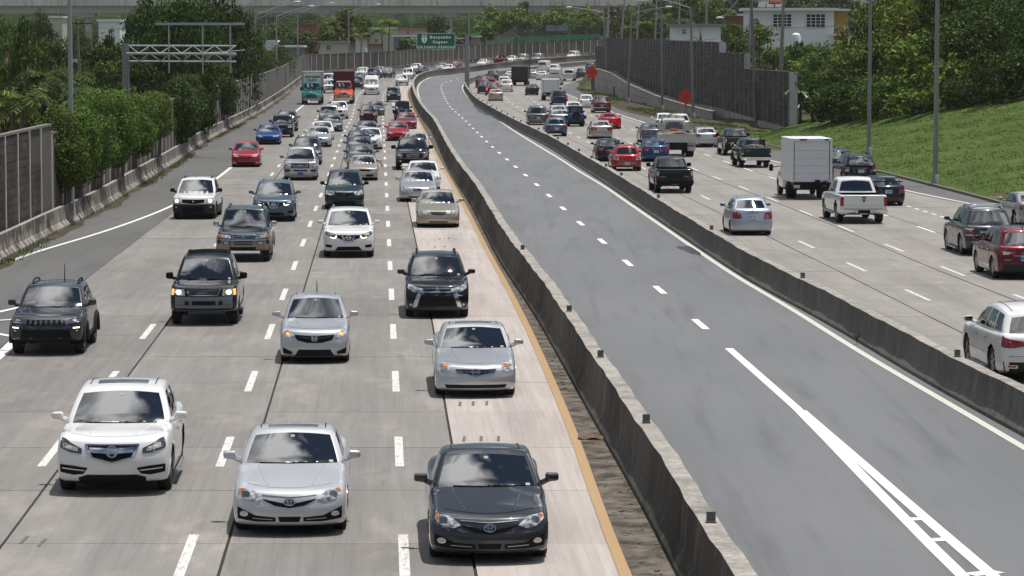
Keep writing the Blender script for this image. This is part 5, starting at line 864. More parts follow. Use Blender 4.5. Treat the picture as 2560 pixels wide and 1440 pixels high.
K['transit'] = T(VAN, L=5.98, W=2.06, H=2.55, wb=3.75, fo=1.0, zb=.22, zl=1.12, zc=1.38, zbelt=1.3, zd=1.3, yc=1.98, yh=1.05, yr=-3.05, yrb=-3.15, wr=.86, R=.35, front=F_TRAN, emb=[('blueoval', 0, .54, 1.4)], rear=RE_VAN, win=[(.80, .95, .80, .97)], wsh=.60, mcol='b', mh=.3, mw=.2, swh=.58, rwh=.62, arch=.03, tum=1.8, hf=1.0)
K['cargovan'] = T(K['transit'], win=[], rwu=.72, rwh0=.34, rwh=.5); K['cargovan2'] = T(VAN, L=5.7, W=2.0, H=2.08, wb=3.5, zl=1.05, zc=1.22, zbelt=1.2, zd=1.2, yc=1.75, yh=1.2, yr=-2.86, yrb=-2.95, wr=.82, rear=RE_VAN, front=F_TRAN, win=[], R=.36, rwh0=.14, rwh=.66, rwu=.8)
K['minivan2'] = T(VAN, L=4.4, W=1.79, H=1.82, wb=2.8, fo=.82, yc=1.25, yh=.5, yr=-1.9, yrb=-2.0, front=F_TRAN, rear=RE_V, win=W3, wr=.70)
K['cx7'] = T(SUV, front=F_CX7, rear=RE_V, L=4.68, W=1.87, H=1.64, emb=[('wing', 0, .80, .8)]); K['trd'] = T(PICK, front=G_BOX, rear=RE_GP)
K['highlander'] = T(SUV, L=4.79, W=1.91, H=1.75, wb=2.79, front=G_SUV, rear=RE_HIGH, plater=(.58, 'skyplate'), embr=[('ovals', 0, .87, .8)], rails=2, crossbars=(.3, .68), step=1, doors=[(-.95, .02), (.04, 1.0)], wr=.70, R=.38, hdl=CHR)
K['ram'] = T(PICK, L=5.82, W=2.02, H=1.90, wb=3.57, rear=RE_RAM, front=G_BOX, plater=(.10, 'plate'), embr=[('shield', 0, .70, 1.5)], step=1, doors=[(-.62, .28), (.30, 1.10)], wr=.74, R=.42, mcol='b', mh=.26)
K['tacoma'] = T(PICK, L=5.29, W=1.90, H=1.79, wb=3.25, rear=RE_TAC, front=G_BOX, plater=(.15, 'skyplate'), wr=.68, R=.39, mcol='b', yc=1.0, yh=.35, yr=-.75, yrb=-1.05, bed=-1.08, mh=.22)
K['greenpick'] = T(PICK, L=5.3, W=1.84, H=1.74, wb=3.15, rear=RE_GP, front=G_BOX, plater=(.12, 'plate'), R=.40, yc=.95, yh=.35, yr=-.45, yrb=-.7, bed=-.74, extra=[load], mcol='c', wr=.66, flares='dclad', zb=.42)
K['blackpick'] = T(K['tacoma'], plater=None)
K['civicold'] = T(SEDAN, L=4.4, W=1.70, H=1.38, wb=2.62, rear=rear_set(quad(.62, 1.05, .58, .82), lower=None, extra=[('bumper_line', 'dclad', *bar(-1.0, 1.0, .48, .012), 0, .012)]), front=G_SED, plater=(.66, 'skyplate'), extra=[wing], R=.30, zd=.98, zc=.92, zbelt=.92)
K['yaris'] = T(SEDAN, L=4.15, W=1.66, H=1.50, wb=2.37, rear=RE_YAR, front=G_SED, plater=(.66, 'plate'), yc=.90, yh=.25, yr=-.85, yrb=-1.28, zd=1.08, zc=1.0, zbelt=1.0, R=.29, wr=.60, embr=[('ovals', 0, .95, .6)], doors=[(-.62, .08), (.10, .90)])
K['protege5'] = T(SUV, L=4.3, W=1.76, H=1.55, wb=2.61, zb=.2, zl=.76, zc=.96, zbelt=.98, zd=1.0, yc=.9, yh=.0, yr=-1.35, yrb=-1.78, rear=RE_PRO, front=G_SED, plater=(.30, 'plate'), wr=.62, R=.31, rails=1, win=W2, rwh0=.10)
K['corolla14'] = T(K['sedan2'], rear=rear_set(([(.42, .84), (.75, .92), (1.06, .92)], [(.50, .68), (.75, .64), (1.06, .68)])), L=4.64, W=1.776, plater=(.62, 'skyplate'), antenna=(0, .05, .08)); K['civic08'] = T(SEDAN, L=4.49, W=1.75, H=1.435, rear=RE_CIV, front=G_SED, plater=(.60, 'plate'), embr=[('letterh', 0, .90, .6)], yc=1.1, yh=.0)
K['accent'] = T(K['sedan2'], rear=rear_set(([(.50, .84), (.75, .94), (1.08, .96)], [(.62, .68), (.75, .64), (1.08, .70)]), extra=[('reflector', 'tail', *quad(.66, .84, .22, .26), 1, .012)]), L=4.37, W=1.70, H=1.45, antenna=(0, .06, .10)); K['camryr'] = T(K['sedan'], rear=rear_set(([(.44, .84), (.75, .90), (1.06, .90)], [(.56, .62), (.75, .60), (1.06, .62)]), mt='tail', lower=None, extra=[('bumper_line', 'skid', *bar(-1.0, 1.0, .44, .014), 0, .012)]), plater=(.26, 'plate'))
K['coupe'] = T(SEDAN, L=4.63, W=1.865, H=1.385, wb=2.82, rear=RE_CPE, front=G_SED2, plater=(.22, 'plate'), yrb=-1.85, yr=-.75, zd=1.02, antenna=(0, .05, .06), win=[(.12, .40, .2, .40), (.43, .93, .43, .98)], r=.18, bowr=.28, wr=.58, R=.34, sunroof=1)
K['wagon'] = T(SUV, L=4.78, W=1.77, H=1.52, wb=2.67, zb=.2, zl=.74, zc=.96, zbelt=.98, zd=1.0, yc=.9, yh=.05, yr=-1.75, yrb=-2.15, rear=rear_set(([(.66, .86), (1.06, .90)], [(.60, .62), (1.06, .64)]), lo_h=.22, extra=[('chrome_trim', 'skid', *bar(-.3, .3, .64, .014), 0, .012)]), front=G_SED, plater=(.52, 'plate'), wr=.62, R=.32, rails=0, rwh0=.10)
K['sienna'] = T(VAN, rear=RE_SIE, front=F_MPV, plater=(.56, 'plate'), L=5.1, W=1.95, H=1.75, wr=.72, mcol='b'); K['dodgevan'] = T(VAN, rear=rear_set(TL_V, lo_h=.36, mt='tail', extra=[('chrome_trim', 'skid', *bar(-.4, .4, .74, .014), 0, .012), ('brake_lamp', 'taillit', *disc((.90, .72), .06, .06), 0, .014)]), front=F_MPV, plater=(.62, 'plate'), L=4.8, W=1.95, H=1.74, wr=.72)
K['hatch'] = T(K['fit'], plater=(.56, 'skyplate'), antenna=None, rear=rear_set(([(.72, .95), (1.04, 1.0)], [(.66, .66), (1.04, .60)]), lo_h=.22)); K['maroonsuv'] = T(BOXY, rear=rear_set(TL_V, lo_h=.2, extra=[('chrome_trim', 'skid', *bar(-.4, .4, .76, .02), 0, .012), ('bumper_line', 'chr', *bar(-.96, .96, .36, .035), 0, .03)]), front=G_BOX, plater=(.56, 'skyplate'), rails=1, L=4.78, W=1.90, H=1.80)
K['compassr'] = T(SUV, L=4.4, W=1.81, H=1.65, rear=rear_set(quad(.72, 1.05, .58, .90), lo_h=.2, extra=[('lamp_reflector', 'clr', *quad(.76, .98, .62, .72), 1, .012, 'tail_light'), ('chrome_trim', 'skid', *bar(-.42, .42, .82, .012), 0, .012)]), front=G_SUV, plater=(.62, 'plate'), rails=1, wr=.68); K['crv'] = T(SUV, rear=rear_set(quad(.80, 1.04, .66, 1.0), lo_h=.26, mt='taillit'), front=G_SUV, L=4.55, W=1.82, H=1.66, antenna=(0, .06, .18))
K['suvlit'] = T(K['suv'], rear=RE_VB, rails=0); K['pickfar'] = T(PICK, rear=RE_GP, front=G_BOX); K['bronco'] = T(K['boxysuv'], front=G_BOX, rails=0, H=1.78, L=4.3, W=1.75, mcol='b'); K['lowcoupe'] = T(SEDAN, front=G_SED2, rear=RE_S2, H=1.40, yh=.1)
# ================================================================ LORRIES AND THE TRAFFIC
def text_mesh(txt, size, m, th=.006, align='CENTER', bold=0.0):
    cu = bpy.data.curves.new('lettering', 'FONT'); cu.body = txt; cu.size = size; cu.align_x = align; cu.align_y = 'CENTER'; cu.extrude = th; cu.offset = bold; cu.resolution_u = 3
    o = bpy.data.objects.new('tmp', cu); COL.objects.link(o); dg = bpy.context.evaluated_depsgraph_get(); me = bpy.data.meshes.new_from_object(o.evaluated_get(dg)); bpy.data.objects.remove(o)
    me.materials.clear(); me.materials.append(m); me.name = 'lettering'; return me
def face_text(me, front=True):                  # text upright, readable from +y (front) or -y (rear)
    me.transform(Matrix.Rotation(math.pi / 2, 4, 'X'))
    if front: me.transform(Matrix.Rotation(math.pi, 4, 'Z'))
    return me
def bevbox(mb, c, d, r=.03, mi=0):
    h = np.array(d) / 2; o = 0; Vv, Ff = [], []
    for Q in boxgrid(h, np.array([r] * 3), (2, 2, 2)):
        n, m_ = Q.shape[:2]; Vv.append((rbox(Q, h, np.array([r] * 3)) + np.array(c)).reshape(-1, 3)); Ff += [(o + i * m_ + j, o + (i + 1) * m_ + j, o + (i + 1) * m_ + j + 1, o + i * m_ + j + 1) for i in range(n - 1) for j in range(m_ - 1)]; o += n * m_
    V, F = weld(np.concatenate(Vv), Ff); mb.add(V, F, mi)
TRK = dict(L=4.7, W=2.3, H=2.62, wb=5.4, fo=.95, zb=.50, zl=1.42, zc=1.72, zbelt=1.72, zd=1.72, yc=1.95, yh=1.68, yr=.2, yrb=.1, wr=.86, wbt=.98, R=.5, tw=.28, r=.10, bow=.34, taf=.10, hl=.5, hrise=.16, lipr=-.22, win=[(.1, .9, .12, .95)], mcol='b', mw=.2, mh=.45, wsh=.86, rcz=.14, hood=0, crown=.12, mirrors=2)
F_TRK = [('bumper', 'skid', [(-1.05, .24), (1.05, .24)], [(-1.05, .02), (1.05, .02)], 0, .08), ('headlight', 'lens', *quad(.62, .96, .36, .58), 1), ('indicator', 'amb', *quad(.88, .98, .36, .56), 1, .012, 'headlight'), ('grille', 'grl', [(-.46, .94), (.46, .94)], [(-.42, .34), (.42, .34)])] + [('grille_bar', 'skid', *bar(-.42, .42, .42 + .12 * i, .012), 0, .012) for i in range(5)]
F_TRKO = [('bumper', 'chr', [(-1.05, .26), (1.05, .26)], [(-1.05, .02), (1.05, .02)], 0, .10), ('headlight', 'lens', *quad(.64, .94, .40, .56), 1), ('indicator', 'amblit', *disc((.86, .46), .06, .06), 1, .012, 'headlight'), ('grille', 'chr', [(-.50, .96), (.50, .96)], [(-.46, .40), (.46, .40)])] + [('grille_slot', 'grl', *bar(-.46, .46, .46 + .10 * i, .02), 0, .012) for i in range(5)]
def truck_rear(S, B, C, add, lod):
    for y in S['axles']:
        for sg in (-1, 1):
            ty, rim = wheel_meshes(.5, .28, 16, True)
            mb = MB(); V = np.array([v.co[:] for v in ty.vertices])
            for dx in (0, -.32): mb.add(V + [sg * (1.08 + dx), y, .5], [tuple(p.vertices) for p in ty.polygons])
            add('rear_wheels', mb, [TYRE], None, True, 40)
    mb = MB(); mb.box((0, (S['by0'] + S['by1']) / 2, .85), (.9, S['by1'] - S['by0'], .35)); add('chassis', mb, [UND], None, False)
def moving_box(S, B, C, add, lod):
    y0, y1, z0, z1 = S['by0'], S['by1'], 1.12, 3.78; mb = MB(); bevbox(mb, (0, (y0 + y1) / 2, (z0 + z1) / 2), (2.44, y1 - y0, z1 - z0), .04); k = add('cargo_box', mb, [mat('box aluminium', (.40, .41, .43), .45, .3)], None, True, 40)
    mb = MB(); mb.box((0, y1 + .012, 2.96), (2.02, .02, 1.48)); s_ = add('advert_panel', mb, [PAINT['boxwhite']], k, False)
    for sg in (-1, 1): mb = MB(); bevbox(mb, (sg * 1.16, y1 + .03, (z0 + z1) / 2), (.10, .07, z1 - z0), .02); add('corner_post', mb, [mat('box aluminium', (.4, .41, .43))], k, False)
    mb = MB(); mb.box((0, y1 + .02, z1 + .01), (2.44, .08, .07)); add('top_rail', mb, [PAINT['white']], k, False)
    DK, YG = mat('dark lettering', (.03, .035, .05), .6), mat('yellow green', (.50, .52, .03), .6)
    def tx(t, size, m, x, z, dy, bold=.008): me = face_text(text_mesh(t, size, m, .004, bold=bold)); me.transform(Matrix.Translation((x, y1 + dy, z))); S['_out'].append(('lettering', me, k, None))
    for x, w_, c in ((.46, .80, YG), (-.46, .92, DK)): mb = MB(); fill(mb, [(x - w_ / 2 + .03, 3.06), (x + w_ / 2 + .03, 3.06), (x + w_ / 2 - .03, 3.32), (x - w_ / 2 - .03, 3.32)], y1 + .027); add('name_block', mb, [c], k, False)
    tx('MIERAS', .21, DK, .46, 3.19, .032); tx('TRANSFER', .19, YG, -.46, 3.19, .032); tx('776-7777', .29, DK, 0, 2.78, .027, .012)
    for x in (-.55, .55): mb = MB(); mb.box((x, y1 + .03, 2.58), (.2, .04, .05)); add('marker_lamp', mb, [BLK], k, False)
    truck_rear(S, B, C, add, lod)
def container(S, B, C, add, lod):
    y0, y1, z0, z1 = S['by0'], S['by1'], 1.15, 3.76; CM = mat('container maroon', (.085, .016, .024), .6); mb = MB(); mb.box((0, (y0 + y1) / 2, (z0 + z1) / 2), (2.36, y1 - y0 - .06, z1 - z0 - .06)); k = add('container', mb, [CM], None, False)
    for i in range(12): mb = MB(); bevbox(mb, (-1.0 + i * 2.0 / 11, y1 - .015, (z0 + z1) / 2), (.09, .05, z1 - z0 - .25), .015); add('container_rib', mb, [CM], k, False)
    for sg in (-1, 1):
        for i in range(24): mb = MB(); mb.box((sg * 1.19, y0 + .3 + i * (y1 - y0 - .6) / 23, (z0 + z1) / 2), (.05, .13, z1 - z0 - .25)); add('container_rib', mb, [CM], k, False)
        for y in (y0 + .05, y1 - .05): mb = MB(); bevbox(mb, (sg * 1.17, y, (z0 + z1) / 2), (.12, .14, z1 - z0), .02); add('corner_post', mb, [CM], k, False)
    for z in (z0 + .04, z1 - .03): mb = MB(); bevbox(mb, (0, y1 - .03, z), (2.44, .12, .12), .02); bevbox(mb, (0, (y0 + y1) / 2, z), (2.44, y1 - y0, .08), .02); add('top_rail' if z > 2 else 'bottom_rail', mb, [CM], k, False)
    for x in (-.45, .45): mb = MB(); mb.tube([(x, 1.4, 2.62), (x, 1.62, 2.64)], [.05, .09], 8); add('air_horn', mb, [CHR], None, True)
    mb = MB(); bevbox(mb, (0, 1.72, 2.60), (1.7, .22, .12), .04); add('sun_visor', mb, [PAINT['white']], None, True); truck_rear(S, B, C, add, lod)
K['greentruck'] = T(TRK, front=F_TRK, extra=[moving_box], by0=-6.2, by1=-.05, axles=(-2.7, -4.0)); K['orangetruck'] = T(TRK, front=F_TRKO, extra=[container], by0=-8.5, by1=-.35, axles=(-2.7, -7.2), topslot=0)
def cargo_rear(S, B, C, add, lod):
    y0, y1 = S['by0'], S['by1']; bw, z0, z1 = S['bw'], S['bz0'], S['bz1']; WM = PAINT['boxwhite']; mb = MB(); bevbox(mb, (0, (y0 + y1) / 2, (z0 + z1) / 2), (bw, y1 - y0, z1 - z0), .035); k = add('cargo_box', mb, [WM], None, True, 40)
    dz = (z1 - z0 - .28) / 5; x0 = bw / 2 - .13
    for i in range(5): mb = MB(); mb.box((0, y0 - .004, z0 + .06 + dz * (i + .5)), (2 * x0, .03, dz - .02)); add('door_slat', mb, [mat('roll door', (.66, .68, .71), .5)], k, False)
    for sg in (-1, 1): mb = MB(); mb.box((sg * (bw / 2 - .06), y0 - .012, (z0 + z1) / 2), (.10, .03, z1 - z0)); mb.box((sg * (bw / 2 - .115), y0 - .02, (z0 + z1) / 2), (.02, .03, z1 - z0 - .2)); add('door_frame', mb, [WM], k, False); mb = MB(); mb.box((sg * (bw / 2 - .145), y0 - .012, (z0 + z1) / 2), (.03, .03, z1 - z0 - .2)); add('door_track', mb, [BLK], k, False)
    mb = MB(); mb.box((0, y0 - .015, z1 - .07), (bw, .03, .12)); add('door_header', mb, [WM], k, False)
    if S.get('boxfit', 1):
        for x, w_ in ((-.42, .34), (.72, .16)): mb = MB(); mb.box((x, y0 - .05, z1 - .06), (w_, .06, .06)); add('roof_lamp', mb, [BLK], k, False)
        mb = MB(); mb.box((.28, y0 - .05, z0 + .03), (.25, .08, .15)); add('door_latch', mb, [BLK], k, False); mb = MB(); mb.box((.66, y0 - .05, z0 + .05), (.22, .05, .03)); mb.box((.66, y0 - .05, z0), (.05, .05, .12)); add('grab_handle', mb, [BLK], k, False)
    mb = MB(); mb.box((0, y0 + .06, z0 - .16), (bw - .1, .16, .30)); mb.box((0, y0 - .06, .52), (bw - .12, .14, .07)); mb.box((0, (y0 + y1) / 2, z0 - .12), (.8, y1 - y0, .2)); add('rear_frame', mb, [BLK], None, False)
    mb = MB(); fill(mb, [(-.155, -.078), (.155, -.078), (.155, .078), (-.155, .078)], 0); 
    for i in range(len(mb.v)): v = mb.v[i]; mb.v[i] = np.stack([v[:, 0] - bw * .36, 0 * v[:, 0] + y0 - .03, v[:, 2] + z0 - .22], 1)
    add('license_plate', mb, [PLATE], None, False)
    for sg in (-1, 1):
        mb = MB(); mb.box((sg * (bw / 2 - .08), y0 - .03, z0 - .08), (.09, .04, .13)); add('tail_light', mb, [TAIL], None, False)
        ty, rim = wheel_meshes(.40, .22, 20, False); mb = MB(); V = np.array([v.co[:] for v in ty.vertices]); mb.add(V + [sg * (bw / 2 - .13), -S['wb'] / 2, .40], [tuple(p.vertices) for p in ty.polygons]); mb.add(V + [sg * (bw / 2 - .37), -S['wb'] / 2, .40], [tuple(p.vertices) for p in ty.polygons]); add('rear_wheels', mb, [TYRE], None, True, 40)
        mb = MB(); mb.tube([(sg * .92, S['yc'] - .4, 1.45), (sg * 1.30, S['yc'] - .5, 1.40)], .025, 5); bevbox(mb, (sg * 1.36, S['yc'] - .5, 1.38), (.2, .1, .34), .04); add('mirror', mb, [BLK], None, True)
CAB = dict(L=3.0, W=1.9, H=2.05, wb=3.6, fo=.85, zb=.4, zl=1.0, zc=1.3, zbelt=1.3, zd=1.3, yc=1.7, yh=1.2, yr=0, yrb=-.05, wr=.78, R=.40, win=[(.1, .9, .12, .95)], front=G_BOX, mirrors=0, hood=0)
K['boxtruck'] = T(CAB, extra=[cargo_rear], by0=-3.55, by1=.15, bw=2.02, bz0=.86, bz1=2.98, H=2.1); K['lifttruck'] = T(CAB, extra=[cargo_rear], by0=-3.2, by1=-.1, bw=2.1, bz0=1.0, bz1=2.62, boxfit=0)
def dump_bed(S, B, C, add, lod):
    WM, GM = mat('dirty white bed', (.50, .50, .48), .6), mat('load of soil', (.20, .14, .09), .95); y0, y1, z0, z1, bw = -3.2, .05, 1.02, 1.50, 2.24
    mb = MB(); mb.box((0, y0, (z0 + z1) / 2), (bw, .08, z1 - z0)); k = add('tailgate', mb, [WM], None, False); mb = MB(); mb.box((0, y0 - .02, z1), (bw + .04, .10, .07)); mb.box((0, y0 - .02, z0), (bw + .04, .10, .09)); add('tailgate_rail', mb, [WM], k, False)
    for sg in (-1, 1): mb = MB(); mb.box((sg * bw / 2, (y0 + y1) / 2, (z0 + z1) / 2), (.07, y1 - y0, z1 - z0)); add('bed_side', mb, [WM], None, False)
    mb = MB(); mb.box((0, y1, 1.88), (bw - .1, .06, .42)); mb.box((0, y1, 2.12), (bw - .1, .1, .05)); add('headboard', mb, [WM], None, False)
    for sg in (-1, 1): mb = MB(); mb.box((sg * (bw / 2 - .05), y1, 1.8), (.07, .09, 1.2)); add('headboard_post', mb, [WM], None, False)
    mb = MB(); xs_ = np.linspace(-1.05, 1.05, 15); ys_ = np.linspace(y0 + .06, y1 - .05, 20); X_, Y_ = np.meshgrid(xs_, ys_, indexing='ij'); mb.grid(np.stack([X_, Y_, z1 - .12 + .25 * np.exp(-X_ ** 2 * 1.2) + RNG.normal(0, .03, X_.shape)], -1)); add('soil_load', mb, [GM], None, False)
    mb = MB(); bevbox(mb, (-.1, -.6, 1.72), (.42, .3, .16), .05); add('orange_sack', mb, [mat('orange sack', (.42, .12, .05), .8)], None, False)
    mb = MB(); mb.box((0, -1.5, .78), (.9, 3.4, .42)); mb.box((0, y0 + .3, .62), (1.2, .3, .3)); add('chassis', mb, [UND], None, False)
    for sg in (-1, 1):
        mb = MB(); mb.box((sg * .86, y0 + .22, .70), (.52, .02, .58)); f = add('mud_flap', mb, [WM], None, False); mb = MB(); mb.box((sg * .86 - .02, y0 + .205, .74), (.40, .012, .12)); add('flap_print', mb, [mat('flap print', (.12, .07, .22), .7)], f, False)
        ty, rim = wheel_meshes(.42, .24, 16, True); V = np.array([v.co[:] for v in ty.vertices]); mb = MB()
        for dx in (.98, .72): mb.add(V + [sg * dx, -1.9, .42], [tuple(p.vertices) for p in ty.polygons])
        add('rear_wheels', mb, [TYRE], None, True, 40)
    mb = MB(); mb.box((0, y0 + .5, .9), (2.1, .1, .12)); add('cross_beam', mb, [BLK], None, False)
K['dumptruck'] = T(CAB, extra=[dump_bed], wb=3.8, H=2.5, zc=1.5, zbelt=1.5, zd=1.5, zl=1.2, zb=.5, R=.42, rwh=.82, rwh0=.3)
def waste_body(S, B, C, add, lod):
    DM, D2 = mat('dark bin steel', (.030, .024, .026), .6), mat('dark rust steel', (.055, .042, .038), .7); y0, y1 = -3.4, .0
    mb = MB(); bevbox(mb, (0, (y0 + y1) / 2, 1.95), (2.44, y1 - y0, 1.95), .04); k = add('tipper_body', mb, [DM], None, True); 
    for x in (-1.17, -.6, 0, .6, 1.17): mb = MB(); bevbox(mb, (x, y0 - .03, 1.9), (.12, .1, 1.85), .02); add('body_rib', mb, [D2], k, False)
    for z in (2.88, 2.70, 1.0): mb = MB(); bevbox(mb, (0, y0 - .04, z), (2.5, .12, .09), .02); add('body_rail', mb, [D2 if z < 2.8 else mat('pale edge', (.35, .34, .33), .6)], k, False)
    mb = MB(); mb.box((0, y0 + .1, .72), (2.3, .2, .42)); mb.box((0, -1.6, .8), (.9, 3.4, .4)); add('chassis', mb, [UND], None, False)
    mb = MB(); mb.tube([(1.3, .35, 1.0), (1.3, .35, 4.3)], .08, 8); add('exhaust_stack', mb, [mat('stack', (.12, .12, .12), .4, .6)], None, True)
    for sg in (-1, 1):
        ty, rim = wheel_meshes(.5, .28, 16, True); V = np.array([v.co[:] for v in ty.vertices]); mb = MB()
        for dx in (1.06, .74): mb.add(V + [sg * dx, -2.4, .5], [tuple(p.vertices) for p in ty.polygons])
        add('rear_wheels', mb, [TYRE], None, True, 40)
        mb = MB(); mb.box((sg * 1.0, y0 - .04, .78), (.14, .04, .10)); add('tail_light', mb, [TAIL], None, False)
K['darktruck'] = T(TRK, extra=[waste_body], wb=4.8, front=F_TRK)
VCACHE = {}
WRIG = {'greentruck', 'orangetruck', 'boxtruck', 'lifttruck', 'dumptruck', 'darktruck'}
def vehicle(kind, side, px, py, col, name, label, cat, group, lod=None, dx=0, lines=None, trim=None):
    S = K[kind]; Pw = P(px, py); X, Y = Pw[0], Pw[1]
    if lod is None: lod = 2 if Y < 125 else 1 if Y < 330 else 0
    S = T(S, only='front' if side == 'L' else 'rear')
    key = (kind, side, lod)
    if key not in VCACHE:
        S['_out'] = []
        if kind in WRIG:
            rest = car_parts(S, max(lod, 1)); n = len(rest); parts = rest
            if kind in ('boxtruck', 'lifttruck', 'dumptruck', 'darktruck', 'greentruck', 'orangetruck'):      # these have their own rear wheels
                cut = [i for i, p_ in enumerate(parts) if p_[0] == 'wheel' and p_[3][1] < 0]; drop = set(cut) | {i + 1 for i in cut}; parts = [p_ for i, p_ in enumerate(parts) if i not in drop]
            # parents of rims may have shifted
            fixed = []; 
            for p_ in parts: fixed.append((p_[0], p_[1], len(fixed) - 1 if p_[0] == 'rim' else p_[2], p_[3]))
            parts = fixed + S['_out']
        else: parts = car_parts(S, lod)
        VCACHE[key] = parts
    sl = lane_slope(LLEFT if side == 'L' else LRIGHT, X, Y); f = np.array([-sl, -1.0]) if side == 'L' else np.array([sl, 1.0]); f /= np.linalg.norm(f)
    back = S['wb'] / 2; ctr = Pw[:2] - f * back if side == 'L' else Pw[:2] + f * back
    rz = math.atan2(f[1], f[0]) - math.pi / 2; sg = (float(g(ctr[1] + 1)) - float(g(ctr[1] - 1))) / 2; pitch = math.atan(sg) * (1 if f[1] > 0 else -1)
    root = thing(name, label, cat, (ctr[0], ctr[1], float(g(ctr[1]))), rz, group); root.rotation_euler = (pitch, 0, rz)
    instance(VCACHE[key], root, PAINT[col]); return root
GL, GR = 'oncoming cars and lorries', 'departing cars and lorries'
